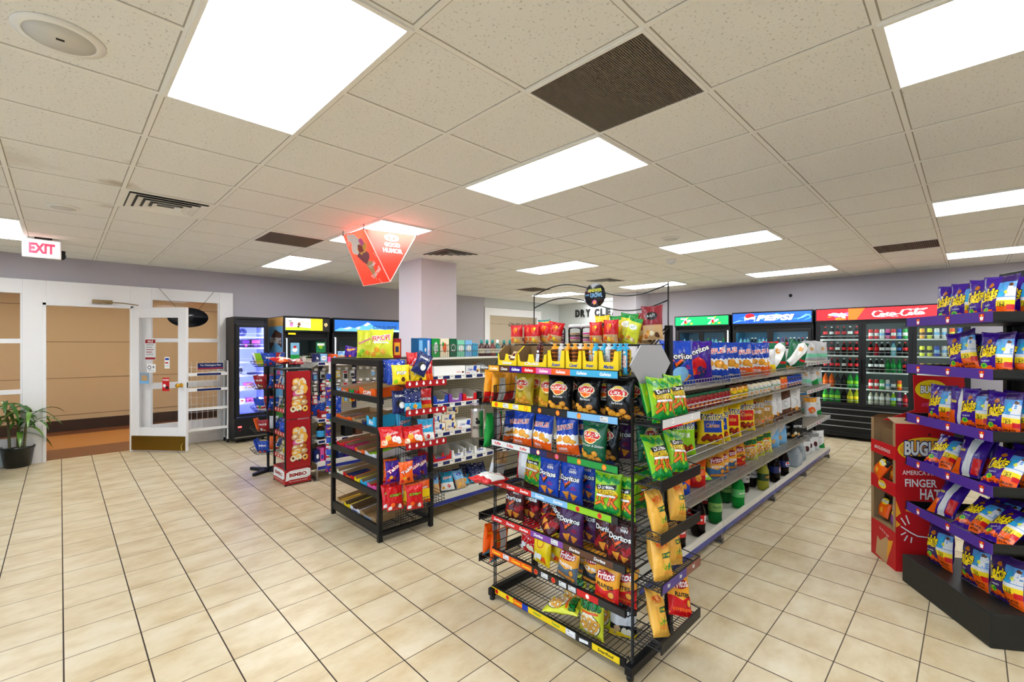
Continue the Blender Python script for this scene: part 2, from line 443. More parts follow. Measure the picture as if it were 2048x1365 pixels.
def takis(tail='15'):
    A = Art()
    A.rect(.09, 0, .5, .42, 'orange').rect(.09, .42, .5, .6, 'yellow').rect(.09, .6, .5, .7, 'lgrey').rect(.06, .7, .5, 1.5, '4f8fd0')
    A.poly([(.1, .72), (.14, 1.0), (.24, 1.12), (.3, .95), (.26, .72)], 'cyan').poly([(.3, .72), (.34, 1.05), (.44, 1.16), (.5, 1.0), (.5, .72)], 'lgrey').blob(.3, .86, .07, 'lemon', 2).blob(.4, 1.1, .07, 'brown', 4).rect(.06, 1.2, .5, 1.5, '38205f')
    A.rect(.36, .3, .5, .46, 'red').text(tail, .24, .48, .13, 'yellow', bold=.04, out='black', outw=.07).text('GRATIS', .28, .2, .07, 'black', bold=.03, w=.3).text('EXTRA', .28, .1, .05, 'black', bold=.02, w=.24)
    A.text('Takis', -.19, .83, .34, 'yellow', rot=.22, shear=.35, bold=.04, w=.62, out='black', outw=.04)
    A.stroke([(-.42, .58), (-.18, .66), (.1, .7), (-.2, .6), (-.02, .62)], .045, 'yellow')
    A.text('FUEGO', -.2, .47, .05, 'white', rot=.1)
    for i in range(5): A.blob(-.42 + .11 * i, .2 + .06 * (i % 2), .1, 'orange', i, 9).blob(-.4 + .11 * i, .17, .05, 'salsa', i + 3, 7)
    A.blob(-.25, .31, .11, 'lime', 3, 10).blob(-.23, .32, .06, 'green', 5, 8).blob(-.12, 1.12, .1, 'chipd', 6, 9)
    return A
def plain(name, ink, out=None, band=None, pic=(), y=.85, w=.7, h=.17, rot=0.0, dots=None, strip=None, a=1.3, sub=None):
    A = Art()
    if band: A.rect(-.5, band[1], .5, band[2], band[0])
    if dots:
        q = random.Random(len(name) + 3)
        for i in range(34): A.ell(q.uniform(-.47, .47), q.uniform(.05, a - .05), q.uniform(.012, .035), q.uniform(.012, .035), dots, n=8)
    if strip: A.rect(-.5, strip[1], .5, strip[2], strip[0])
    for i, c in enumerate(pic):
        x = -.34 + .68 * ((i * .618) % 1); yy = .16 + .22 * ((i * .414) % 1)
        A.blob(x, yy, .15, c, i, 10)
    if name: A.text(name, 0, y, h, ink, rot=rot, bold=.03, w=w, out=out, outw=.07)
    if sub: A.text(sub, 0, y - h * 1.1, h * .4, ink)
    return A

B = dict(
    lay_y=Bag('gold potato chip bag with red ribbon logo', .165, .215, .062, 'olive', lays(1.3, 'olive', 'Classic', 'maroon')),
    lay_k=Bag('black barbecue chip bag with red ribbon logo', .165, .215, .062, 'black', lays(1.3, 'black', 'Barbecue'), back='charcoal'),
    lay_g=Bag('green onion chip bag with red ribbon logo', .17, .215, .062, 'darkgreen', lays(1.27, 'darkgreen', 'Sour Cream & Onion'), back='darkgreen'),
    ruf_o=Bag('blue and orange ridged chip bag', .175, .225, .07, 'blue', ruffles('orange'), back='silver'),
    ruf_b=Bag('blue and white ridged chip bag', .175, .225, .07, 'blue', ruffles('blue'), back='blue'),
    dor_b=Bag('blue tortilla chip bag', .165, .215, .055, 'blue', doritos(), back='blue'),
    dor_r=Bag('dark red tortilla chip bag', .165, .215, .055, 'maroon', doritos(extra='darkred'), back='maroon'),
    dor_p=Bag('purple tortilla chip bag', .165, .215, .055, '4a1d55', doritos(False), back='4a1d55'),
    din=Bag('lime green rolled chip bag', .165, .225, .055, 'lime', dinamita(), back='green'),
    fri_o=Bag('orange and grey corn chip bag', .165, .205, .05, 'amber', fritos('amber', '5a6a78', 'TWISTS'), back='silver'),
    fri_k=Bag('orange and black corn chip bag', .165, .205, .05, 'amber', fritos('amber', 'charcoal', 'CHILI'), back='charcoal'),
    fri_r=Bag('orange and red flute corn chip bag', .165, .205, .05, 'amber', fritos('amber', 'red', 'FLUTES', 'red'), back='darkred'),
    fun=Bag('yellow green onion ring snack bag', .165, .21, .055, 'lemon', funyuns(), back='lemon'),
    mie=Bag('corn yellow snack bag with palm leaf', .135, .225, .06, 'corn', miera(), back='corn'),
    che=Bag('orange cheese puff bag', .165, .21, .055, 'orange', plain('Cheetos', 'yellow', 'red', ('blue', 0, .45), ('orange', 'amber', 'orange', 'amber', 'orange'), rot=.1)),
    chk=Bag('black cheese puff bag', .165, .21, .05, 'black', plain('Cheetos', 'yellow', 'red', None, ('orange', 'amber', 'red'), rot=.1)),
    mun_y=Bag('yellow peanut puff bag with white bird shapes', .15, .19, .05, 'yellow', plain('', 'red', pic=('white', 'red', 'white', 'orange', 'white'), band=('yellow', 0, 1)).ring(0, .85, .2, .03, 'red')),
    mun_r=Bag('red and white popcorn bag', .15, .19, .05, 'red', plain('POPS', 'white', 'darkred', None, ('white', 'cream', 'white', 'cream'), dots='white')),
    smf=Bag('black and yellow popcorn bag', .15, .2, .055, 'black', plain('POP', 'white', None, ('lgrey', .45, .8), ('tan', 'cream', 'tan', 'cream'), strip=('yellow', 0, .22))),
    back_w=Bag('white and red bag seen from its back', .165, .21, .055, 'lgrey', Art().rect(-.5, 0, -.36, 1.4, 'red').rect(.36, 0, .5, 1.4, 'blue').rect(-.16, .5, .2, 1.0, 'white').rect(.0, .1, .25, .3, 'lemon')),
    back_y=Bag('yellow and red bag with white back panel', .16, .215, .055, 'amber', Art().rect(-.5, 0, .5, .45, 'red').rect(-.22, .08, .12, 1.05, 'lgrey').text('PELON', -.05, .55, .06, 'grey', rot=PI / 2, w=.7)),
    back_g=Bag('green bag with silver back panel', .15, .215, .05, 'green', Art().rect(-.1, 0, .3, 1.5, 'silver').rect(.3, 0, .36, 1.5, 'red')),
    chd=Bag('orange and cyan bag with silver back', .15, .215, .055, 'orange', Art().rect(-.1, .0, .3, 1.4, 'lgrey').poly([(-.5, .1), (0, .4), (.4, 0), (-.5, 0)], 'cyan').text('Cheetos', -.2, 1.0, .1, 'yellow', bold=.03, w=.4)),
    lie_w=Bag('white and red bag lying flat', .16, .21, .06, 'red', Art().rect(-.5, .25, .5, 1.05, 'white').stroke([(-.4, .3), (0, .6), (.4, .5)], .04, 'darkred')),
    # large bags on the long gondola
    G_dob=Bag('large blue tortilla chip bag', .27, .34, .10, 'blue', doritos(False).ell(0, .3, .26, .2, 'sky'), back='blue'),
    G_dop=Bag('large purple tortilla chip bag with red figure shape', .26, .34, .10, 'purple', Art().blob(0, .5, .34, 'red', 3, 12).blob(.1, .35, .2, 'navy', 4).blob(-.2, .3, .12, 'orange', 5).text('Doritos', 0, .98, .17, 'white', rot=.35, bold=.03, w=.8, out='black'), back='purple'),
    G_rub=Bag('large blue and white ridged chip bag', .27, .33, .10, 'blue', ruffles('blue')),
    G_ruo=Bag('large blue and orange ridged chip bag', .25, .33, .10, 'blue', ruffles('orange'), back='blue'),
    G_grn=Bag('green and white snack bag', .24, .33, .09, 'darkgreen', Art().poly([(-.5, .2), (-.2, .0), (.5, 1.1), (.2, 1.4), (-.1, 1.2)], 'white').blob(.05, .95, .16, 'chip', 2).rect(.1, .35, .45, .45, 'red')),
    G_red=Bag('red snack bag with green stripe', .2, .34, .08, 'red', Art().rect(-.5, .7, .5, .95, 'darkgreen').blob(0, .4, .25, 'white', 1)),
    G_yel=Bag('yellow and white snack bag', .17, .26, .07, 'lgrey', plain('', 'red', None, ('yellow', 0, .5), ('amber', 'chip', 'cream'))),
    G_foil=Bag('silver foil snack pack', .17, .25, .07, 'silver', Art().blob(0, .9, .2, 'tan', 1).rect(-.5, .2, .5, .5, 'mint'), finish='film'),
    G_foi2=Bag('white and green foil pack', .17, .25, .07, 'lgrey', Art().poly([(-.5, 0), (.5, .5), (.5, 0)], 'green').text('CHIPS', 0, .9, .12, 'charcoal')),
    G_tol=Bag('lime green and blue tortilla chip bag', .24, .33, .09, 'lime', tostitos(None, 'HINT OF LIME', top='blue')),
    G_toc=Bag('large yellow tortilla chip bag with blue panel', .25, .335, .09, 'yellow', tostitos('blue', 'Cantina')),
    G_tor=Bag('large yellow tortilla chip bag with red panel', .25, .335, .09, 'yellow', tostitos('red', 'Cantina')),
    G_tan=Bag('brown and gold tortilla chip bag', .24, .34, .09, 'a87f33', tostitos(None, 'ROUNDS', 'tan')),
    G_whi=Bag('white and brown cracker bag', .2, .31, .07, 'lgrey', Art().rect(-.5, 0, .5, .35, 'brown').ring(0, .7, .2, .02, 'grey').blob(.1, .3, .16, 'chip', 2).text('pita', 0, 1.1, .16, 'grey')),
    G_brn=Bag('dark brown cracker bag', .2, .32, .07, 'brown', Art().poly([(-.3, .3), (.4, .5), (.4, 1.1), (-.2, .9)], 'lgrey').ring(.1, .7, .16, .02, 'brown')),
    G_frb=Bag('orange and blue corn chip bag', .19, .27, .08, 'amber', fritos('amber', '3a6a9a', 'SCOOPS')),
    G_frr=Bag('orange and red corn chip bag', .19, .27, .08, 'amber', fritos('amber', 'red', 'FLUTES', 'red')),
    G_fun=Bag('large lemon onion ring snack bag', .2, .31, .08, 'lemon', funyuns()),
    G_sky=Bag('sky blue and white snack bag', .2, .3, .08, 'sky', Art().poly([(-.5, .3), (.5, 1.3), (.5, 1.5), (-.5, 1.5)], 'lgrey').blob(-.1, .4, .2, 'tan', 1)),
    G_blk=Bag('black snack bag', .2, .31, .08, 'black', plain('KETTLE', 'white', None, None, ('chip', 'tan', 'cream'))),
    G_chb=Bag('blue and orange cheese puff bag', .18, .25, .07, 'orange', Art().poly([(-.5, 0), (.5, 0), (.5, .4), (-.5, .9)], 'blue').blob(0, .8, .2, 'orange', 2).blob(.1, .4, .15, 'amber', 4).text('Cheetos', 0, 1.1, .13, 'yellow', bold=.03, w=.7, out='red')),
    G_chr=Bag('orange and red cheese puff bag', .18, .25, .07, 'orange', Art().rect(-.5, 0, .5, .6, 'red').blob(0, .5, .22, 'amber', 2).text('Cheetos', 0, 1.0, .15, 'yellow', bold=.03, w=.75, out='black')),
    G_pou=Bag('maroon and white foil pouch', .16, .22, .06, 'lgrey', Art().blob(0, .5, .28, 'maroon', 3).rect(-.5, 1.1, .5, 1.4, 'grey')),
    G_orw=Bag('orange and white cracker bag', .18, .26, .07, 'lgrey', Art().blob(0, .5, .4, 'orange', 3, 12, .8).blob(.05, .45, .22, 'tan', 4).rect(-.5, 1.1, .5, 1.5, 'amber')),
    tak=Bag('purple rolled chip bag with yellow lettering', .17, .245, .055, 'purple', takis(), back='purple'),
    tak_m=Bag('large purple rolled chip multipack', .2, .29, .075, '38205f', takis(), back='purple'),
    tak_b=Bag('purple rolled chip bag showing white back', .16, .24, .05, 'purple', Art().rect(-.1, 0, .16, 1.5, 'lgrey').rect(-.5, 0, -.2, .6, 'orange').text('Takis', -.32, .95, .12, 'yellow', bold=.03, w=.3).rect(.2, .1, .45, .7, 'red'), back='purple'),
    bug_o=Bag('orange and black bugle snack bag', .15, .2, .06, 'orange', Art().rect(-.5, .9, .5, 1.4, 'black').ell(0, .95, .35, .2, 'yellow').text('BUGLES', 0, .95, .17, 'white', bold=.03, w=.6, out='black').blob(0, .4, .2, 'amber', 1)),
    bug_r=Bag('red bugle snack bag', .15, .2, .06, 'red', Art().ell(0, .85, .36, .26, 'yellow').text('BUGLES', 0, .85, .2, 'white', bold=.03, w=.6, out='black').blob(0, .35, .2, 'amber', 1)),
    bug_p=Bag('silver and violet bugle snack bag', .15, .2, .06, 'violet', Art().rect(-.5, .9, .5, 1.4, 'silver').ell(0, .8, .3, .2, 'yellow')),
    # candy rack and bakery racks
    c_blue=Bag('blue spotted cookie bag', .15, .2, .05, 'blue', plain('', 'white', dots='white'), kind='cookie_bag', cat='cookie bag'),
    c_pop=Bag('yellow marshmallow cookie bag', .15, .16, .05, 'yellow', plain('POP', 'white', 'navy', None, ('lime', 'brown'), y=.6, w=.55), kind='cookie_bag', cat='cookie bag'),
    c_can=Bag('red and white roll cookie bag', .1, .2, .045, 'red', plain('Canelitas', 'white', 'magenta', ('orange', 0, .6), ('cream', 'orange'), y=1.1, rot=.9, w=.9), kind='cookie_bag', cat='cookie bag'),
    c_nav=Bag('navy cookie bag with white stars', .15, .19, .05, 'navy', plain('', 'white', None, ('cyan', 0, .45), ('cream', 'amber'), dots='white'), kind='cookie_bag', cat='cookie bag'),
    c_dom=Bag('black and white sandwich cookie bag', .13, .19, .05, 'navy', Art().ell(-.05, .6, .24, .24, 'black').ell(.1, .5, .2, .2, 'white').text('DOMO', 0, 1.1, .16, 'white', bold=.02), kind='cookie_bag', cat='cookie bag'),
    c_mil=Bag('pale blue wafer cookie bag', .13, .19, .05, 'sky', plain('', 'white', None, ('tan', 0, .7), ('corn', 'tan', 'corn'), a=1.4).ell(0, 1.1, .3, .14, 'blue').text('Sua', 0, 1.1, .14, 'white'), kind='cookie_bag', cat='cookie bag'),
    c_bar=Bag('red fruit bar cookie bag', .13, .19, .05, 'red', plain('BARRITAS', 'white', 'navy', ('amber', 0, .4), ('orange', 'chip'), y=.75, w=.85), kind='cookie_bag', cat='cookie bag'),
    c_red=Bag('large red cookie bag', .2, .17, .07, 'red', plain('', 'white', None, ('orange', 0, .28), ('cream', 'white', 'amber', 'white')).text('Gansito', 0, .5, .12, 'white', rot=.2, w=.5), kind='cookie_bag', cat='cookie bag'),
    c_sky=Bag('sky blue chicharron bag', .14, .19, .06, 'cyan', plain('Chiles', 'white', 'red', ('white', 0, .5), ('amber', 'red'), rot=.2), kind='cookie_bag', cat='cookie bag'),
    c_ora=Bag('orange rolled chip pouch', .12, .17, .05, 'orange', plain('Takis', 'white', 'red', None, ('red', 'salsa', 'amber'), rot=.5, w=.9, h=.24), kind='chip_bag', cat='chip bag'),
    c_pur=Bag('purple rolled chip pouch', .12, .17, .05, 'purple', plain('Takis', 'white', 'red', None, ('red', 'salsa', 'amber'), rot=.5, w=.9, h=.24), kind='chip_bag', cat='chip bag'),
    c_rdl=Bag('red spicy chip pouch with green word', .14, .19, .05, 'red', plain('Chips', 'lime', 'maroon', None, ('white', 'salsa', 'orange', 'white'), dots='darkred', rot=.1), kind='chip_bag', cat='chip bag'),
    c_oyl=Bag('orange and yellow chip pouch', .14, .19, .05, 'orange', plain('Chip', 'white', 'red', ('yellow', .2, .8), ('amber', 'corn'), rot=.2), kind='chip_bag', cat='chip bag'),
    c_lem=Bag('lemon yellow cookie bag knotted on top of the rack', .2, .25, .08, 'lemon', plain('PRINCIPE', 'red', 'white', None, ('amber', 'corn', 'amber'), y=.85, w=.8, h=.24, rot=.12, a=1.2).wave(.62, .68, 'white', .02, 5, -.35, .35), kind='cookie_bag', cat='cookie bag'),
    c_lim=Bag('lime green crumpled cookie bag', .14, .2, .05, 'lemon', plain('Emperador', 'pink', None, None, ('lime', 'amber', 'lime'), w=.8, rot=.4), kind='cookie_bag', cat='cookie bag'),
    s_blu=Bag('blue snack bag', .15, .19, .05, 'blue', plain('MIX', 'white', None, None, ('orange', 'red'), dots='sky')),
    s_pur=Bag('purple crumpled snack bag', .17, .2, .06, 'purple', plain('Takis', 'yellow', 'red', None, ('red', 'orange'), rot=.4)),
    s_mix=Bag('blue white and red snack bag', .15, .19, .05, 'lgrey', Art().rect(-.5, .6, .5, 1.4, 'blue').rect(-.5, .3, .5, .5, 'red').blob(0, .5, .2, 'green', 2)),
    s_rdb=Bag('dark red snack bag', .15, .19, .05, 'darkred', plain('NUTS', 'white', None, None, ('brown', 'tan', 'white'))),
    s_lim=Bag('bright lime snack bag', .13, .19, .05, 'lime', plain('', 'white', None, ('yellow', .3, .6), ('green', 'white'))),
    s_ora=Bag('orange snack bag', .14, .19, .05, 'orange', plain('HOT', 'white', 'red', None, ('red', 'silver'))),
    s_gry=Bag('grey and white snack bag', .13, .2, .05, 'silver', plain('', 'white', None, ('tan', .9, 1.5), ('lgrey', 'grey'))),
    # pouches on the top of the wire rack
    p_yel=Bag('yellow nut pouch with black label', .12, .2, .05, 'yellow', plain('', 'white', None, None, ('chipd', 'tan', 'chip', 'tan')).rect(-.34, .95, .34, 1.25, 'black').text('NUT', 0, 1.15, .1, 'yellow', bold=.02).text('HARVEST', 0, 1.02, .08, 'white', w=.5), kind='nut_pouch', cat='nut pouch'),
    p_lem=Bag('lemon yellow nut pouch with green top', .12, .2, .05, 'lemon', plain('', 'white', None, ('green', 1.4, 1.7), ('tan', 'cream', 'chip', 'tan')).ell(0, 1.05, .35, .18, 'white').text('NUT', 0, 1.05, .14, 'green', rot=.2), kind='nut_pouch', cat='nut pouch'),
    p_red=Bag('dark red nut pouch with clear window', .12, .2, .05, '8f2a35', plain('', 'white', None, ('tan', 0, .7), ('chipd', 'tan', 'chip', 'brown', 'cream')).ell(0, 1.15, .3, .2, 'black').text('NUT', 0, 1.15, .14, 'white', rot=.1), kind='nut_pouch', cat='nut pouch'),
    p_ror=Bag('red and orange twist-top snack pack', .13, .17, .06, 'red', plain('', 'white', None, ('tan', 0, .5), ('orange', 'yellow', 'orange', 'chip')).blob(0, .95, .25, 'orange', 5).blob(.1, 1.0, .12, 'yellow', 8), kind='snack_pack', cat='snack pack'),
    p_tea=Bag('teal snack pack with silver side', .14, .19, .06, 'teal', Art().rect(-.5, .2, -.1, 1.2, 'silver').rect(-.5, 1.15, .5, 1.25, 'amber'), kind='snack_pack', cat='snack pack'),
    w_brn=Bag('brown wafer pack', .1, .13, .045, 'tan', Art().blob(0, .5, .4, 'brown', 3).blob(.1, .9, .3, 'maroon', 4).rect(-.3, .5, .3, .7, 'cream'), kind='wafer_pack', cat='wafer pack'),
)
BAGN = {}; BAGS = []
# settled positions: small shifts in millimetres that keep neighbouring packs from cutting into each other
NUDGE = {2: (6, 0, 0), 3: (-6, -1, 0), 7: (-7, 5, 0), 8: (-6, -1, 0), 12: (0, 0, 3), 13: (0, 0, 7), 19: (-14, -2, 0), 20: (0, -6, 0), 21: (0, 0, 7), 27: (-45, 1, 14), 30: (1, -6, 0), 31: (-6, 0, 0), 32: (13, -6, 14), 33: (18, 41, 0), 36: (-6, 0, 0), 37: (45, 1, 0), 43: (0, 0, 3), 44: (26, 1, 0), 46: (-14, 1, 0), 48: (-71, 25, 22), 50: (0, -6, 0), 51: (3, 42, 0), 53: (76, 42, 7), 54: (14, -3, 0), 55: (4, -15, 0), 56: (14, -2, 3), 57: (-2, -26, 7), 59: (0, 0, 7), 60: (60, 46, 0), 61: (-4, 7, 14), 62: (0, 0, 3), 63: (6, -1, 3), 64: (-42, -31, 22), 65: (42, 45, 0), 66: (-31, -11, 0), 68: (40, 47, 0), 69: (-66, 5, 3), 71: (26, 0, 14), 72: (40, 47, 22), 74: (-26, -4, 0), 75: (4, -13, 0), 76: (-14, 5, 0), 78: (9, 28, 3), 79: (0, 0, 7), 80: (27, -25, 0), 81: (4, 26, 0), 82: (-5, 14, 0), 85: (0, 0, 3), 86: (-14, 2, 7), 87: (46, -8, 0), 88: (-24, -13, 22), 89: (17, 24, 0), 90: (-26, 1, 0), 91: (-27, -12, 22), 92: (8, 29, 0), 95: (10, -10, 0), 98: (41, -44, 0), 102: (-1, 62, 7), 103: (-13, -50, 29), 104: (61, 7, 0), 105: (-75, -2, 0), 110: (-96, 75, 0), 113: (-3, 20, 0), 114: (-3, 66, 0), 115: (-75, 8, 0), 120: (-8, 75, 0), 121: (10, -74, 0), 122: (112, -59, 14), 123: (-48, 45, 22), 124: (74, -14, 14), 126: (-10, 48, 0), 127: (74, -13, 0), 131: (-20, 17, 0), 137: (-75, -1, 0), 138: (-18, -26, 7), 139: (54, -29, 0), 142: (-8, 75, 0), 143: (-18, -19, 0), 145: (61, 11, 0), 147: (-47, 14, 0), 148: (0, 0, 7), 151: (32, -27, 0), 162: (-75, 1, 0), 163: (12, -74, 22), 164: (18, 18, 0), 165: (27, 12, 0), 166: (15, -3, 0), 169: (-13, -8, 0), 170: (-20, 72, 0), 171: (25, -34, 3), 174: (10, 24, 0), 175: (-8, -3, 0), 177: (2, -45, 0), 178: (-6, 0, 0), 179: (9, 44, 0), 180: (-7, -5, 0), 182: (-56, 21, 10), 183: (-49, 57, 14), 184: (-63, -17, 14), 185: (58, -109, 21), 186: (58, -17, 0), 187: (11, 44, 0), 188: (0, 0, 14), 190: (46, -55, 22), 191: (-42, 2, 7), 192: (6, -1, 7), 193: (0, 0, 7), 194: (-128, -11, 14), 195: (56, -34, 0), 196: (10, 83, 0), 197: (48, -44, 7), 198: (6, -2, 0), 199: (-88, 58, 14), 200: (-37, -66, 14), 201: (-100, 18, 14), 204: (-107, -31, 22), 205: (-113, 44, 22), 206: (19, -127, 22), 207: (6, -2, 0), 212: (-29, 40, 0), 213: (-18, -41, 0), 222: (0, 0, 7), 224: (0, 30, 0), 225: (52, 33, 0), 228: (-45, -42, 0), 243: (-6, -1, 0), 251: (-15, 4, 0), 252: (4, 8, 0), 253: (-2, -14, 0), 254: (20, -17, 0), 255: (5, -13, 3), 257: (45, -15, 0), 259: (4, -4, 0), 260: (4, 5, 0), 262: (0, 0, 14), 268: (21, 16, 0), 271: (24, 34, 0), 278: (4, 15, 0), 279: (4, 4, 0), 282: (20, 16, 0), 286: (8, -12, 0), 287: (-2, 5, 0)}
def bag(key, loc, rz=0, tilt=0, roll=0, sc_=1.0, var=None, label=None, group=None, sx=1.0):
    """put one bag down: tilt leans it back (radians), roll turns it in its own plane"""
    b = B[key]; n = BAGN.get(key, 0); BAGN[key] = n + 1
    me = b.mesh(n % 3 if var is None else var)
    o = bpy.data.objects.new(b.kind, me); COL.objects.link(o)
    M = Matrix.Rotation(rz, 4, 'Z') @ Matrix.Rotation(-tilt, 4, 'X') @ Matrix.Rotation(roll, 4, 'Y')
    loc = Vector(loc) + Vector((0, 0, b.d * .5 * sc_ * max(0, math.sin(abs(tilt))) * .9))
    k = len(BAGS); BAGS.append(o)
    if k in NUDGE: loc = loc + Vector(NUDGE[k]) / 1000
    o.rotation_euler = M.to_euler(); o.location = loc; o.scale = (sc_ * sx, sc_, sc_)
    tag(o, label or b.look, b.cat, group)
    return o
# ------------------------------------------------------------------ room shell
ZC, VW, UW, UA = 2.8, 8.86, 9.95, 10.8          # ceiling, door wall, cooler wall, dry-cleaning wall
def mathn(nt, op, a, b=None, c=None):
    n = nt.nodes.new('ShaderNodeMath'); n.operation = op
    for i, x in enumerate((a, b, c)):
        if x is None: continue
        if isinstance(x, (int, float)): n.inputs[i].default_value = x
        else: nt.links.new(x, n.inputs[i])
    return n.outputs[0]
def mixc(nt, fac, a, b):
    n = nt.nodes.new('ShaderNodeMixRGB')
    for i, x in enumerate((fac, a, b)):
        if isinstance(x, (int, float)): n.inputs[i].default_value = x
        elif isinstance(x, tuple): n.inputs[i].default_value = x
        else: nt.links.new(x, n.inputs[i])
    return n.outputs[0]
def noise_tex(nt, vec, scale, detail=3, rough=.55):
    n = nt.nodes.new('ShaderNodeTexNoise'); n.inputs['Scale'].default_value = scale; n.inputs['Detail'].default_value = detail; n.inputs['Roughness'].default_value = rough
    if vec is not None: nt.links.new(vec, n.inputs['Vector'])
    return n.outputs['Fac']
def ramp(nt, fac, stops):
    n = nt.nodes.new('ShaderNodeValToRGB'); e = n.color_ramp.elements
    while len(e) < len(stops): e.new(.5)
    for q, (p, c) in zip(e, stops): q.position = p; q.color = c
    nt.links.new(fac, n.inputs[0]); return n.outputs[0]
def floor_mat():
    m, nt, b = nodes('ceramic_floor_tile'); L = nt.links
    tc = nt.nodes.new('ShaderNodeTexCoord').outputs['Object']
    sp = nt.nodes.new('ShaderNodeSeparateXYZ'); L.new(tc, sp.inputs[0])
    T = .30576
    gu = mathn(nt, 'DIVIDE', mathn(nt, 'SUBTRACT', sp.outputs[0], .31785), T); gv = mathn(nt, 'DIVIDE', mathn(nt, 'SUBTRACT', sp.outputs[1], 1.09936), T)
    def line(g, w):
        f = mathn(nt, 'FRACT', mathn(nt, 'ADD', g, .5))
        return mathn(nt, 'LESS_THAN', mathn(nt, 'ABSOLUTE', mathn(nt, 'SUBTRACT', f, .5)), w)
    cell = nt.nodes.new('ShaderNodeCombineXYZ'); L.new(mathn(nt, 'FLOOR', gu), cell.inputs[0]); L.new(mathn(nt, 'FLOOR', gv), cell.inputs[1])
    wn = nt.nodes.new('ShaderNodeTexWhiteNoise'); L.new(cell.outputs[0], wn.inputs['Vector'])
    off = nt.nodes.new('ShaderNodeVectorMath'); off.operation = 'MULTIPLY_ADD'; L.new(wn.outputs['Color'], off.inputs[0]); off.inputs[1].default_value = (9, 9, 9); L.new(tc, off.inputs[2])
    st = nt.nodes.new('ShaderNodeMapping'); st.inputs['Scale'].default_value = (3.5, 5.5, 1); L.new(off.outputs[0], st.inputs[0])
    n1 = noise_tex(nt, st.outputs[0], 1.1, 6, .6)
    c = ramp(nt, n1, [(.25, srgb('b8a078')), (.42, srgb('cab793')), (.56, srgb('d5c6a6')), (.75, srgb('ded3bb'))])
    c = mixc(nt, mathn(nt, 'MULTIPLY', wn.outputs['Value'], .14), c, srgb('bfa983'))
    g = mathn(nt, 'MAXIMUM', line(gu, .0105), mathn(nt, 'MULTIPLY', line(gv, .0085), .9))
    c = mixc(nt, g, c, srgb('33241a'))
    L.new(c, b.inputs['Base Color'])
    L.new(mathn(nt, 'ADD', mathn(nt, 'MULTIPLY', g, .5), mathn(nt, 'MULTIPLY_ADD', n1, .08, .32)), b.inputs['Roughness'])
    bp = nt.nodes.new('ShaderNodeBump'); bp.inputs['Strength'].default_value = .5; bp.inputs['Distance'].default_value = .003
    L.new(mathn(nt, 'SUBTRACT', mathn(nt, 'MULTIPLY', n1, .05), g), bp.inputs['Height']); L.new(bp.outputs[0], b.inputs['Normal'])
    return m
def ceil_mat():
    m, nt, b = nodes('fissured_ceiling_tile'); L = nt.links
    tc = nt.nodes.new('ShaderNodeTexCoord').outputs['Object']
    n1 = noise_tex(nt, tc, 85, 2, .5); n2 = noise_tex(nt, tc, 1.1, 3)
    pit = ramp(nt, n1, [(.31, (0, 0, 0, 1)), (.37, (1, 1, 1, 1))])
    c = mixc(nt, pit, srgb('c4c0b8'), srgb('f1f0ec'))
    c = mixc(nt, mathn(nt, 'MULTIPLY', n2, .2), c, srgb('e2dccf'))
    # water stains on a few tiles near the door-side diffuser
    for (x, y, r, k) in ((.32, 4.5, .16, .55), (.30, 5.3, .1, .35), (-.25, 4.35, .3, .2), (.34, 3.9, .07, .25)):
        d = nt.nodes.new('ShaderNodeVectorMath'); d.operation = 'DISTANCE'; L.new(tc, d.inputs[0]); d.inputs[1].default_value = (x, y, ZC)
        n3 = noise_tex(nt, tc, 9, 4, .7)
        f = mathn(nt, 'MULTIPLY', ramp(nt, mathn(nt, 'ADD', mathn(nt, 'DIVIDE', d.outputs['Value'], r * 1.6), mathn(nt, 'MULTIPLY', n3, .9)), [(.55, (1, 1, 1, 1)), (1.0, (0, 0, 0, 1))]), k)
        c = mixc(nt, f, c, srgb('9a8358'))
    sp = nt.nodes.new('ShaderNodeSeparateXYZ'); L.new(tc, sp.inputs[0])      # shadow of the tile reveal along the metal grid, painted into the colour
    grid_shade = None
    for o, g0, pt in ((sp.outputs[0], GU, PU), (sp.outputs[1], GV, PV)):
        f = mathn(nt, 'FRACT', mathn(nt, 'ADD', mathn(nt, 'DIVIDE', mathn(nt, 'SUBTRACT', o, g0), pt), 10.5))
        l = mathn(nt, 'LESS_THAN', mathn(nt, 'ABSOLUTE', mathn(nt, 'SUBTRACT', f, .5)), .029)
        grid_shade = l if grid_shade is None else mathn(nt, 'MAXIMUM', grid_shade, l)
    c = mixc(nt, grid_shade, c, srgb('aaa396'))
    L.new(c, b.inputs['Base Color']); b.inputs['Roughness'].default_value = .9
    bp = nt.nodes.new('ShaderNodeBump'); bp.inputs['Strength'].default_value = .5; bp.inputs['Distance'].default_value = .004
    L.new(pit, bp.inputs['Height']); L.new(bp.outputs[0], b.inputs['Normal'])
    return m
def wall_mat(name, h):
    m, nt, b = nodes(name); L = nt.links
    tc = nt.nodes.new('ShaderNodeTexCoord').outputs['Object']
    n1 = noise_tex(nt, tc, 120, 2); n2 = noise_tex(nt, tc, .9, 2)
    L.new(mixc(nt, mathn(nt, 'MULTIPLY', n2, .12), srgb(h), tuple(x * .85 for x in srgb(h)[:3]) + (1,)), b.inputs['Base Color'])
    b.inputs['Roughness'].default_value = .6
    bp = nt.nodes.new('ShaderNodeBump'); bp.inputs['Strength'].default_value = .12; bp.inputs['Distance'].default_value = .002
    L.new(n1, bp.inputs['Height']); L.new(bp.outputs[0], b.inputs['Normal'])
    return m
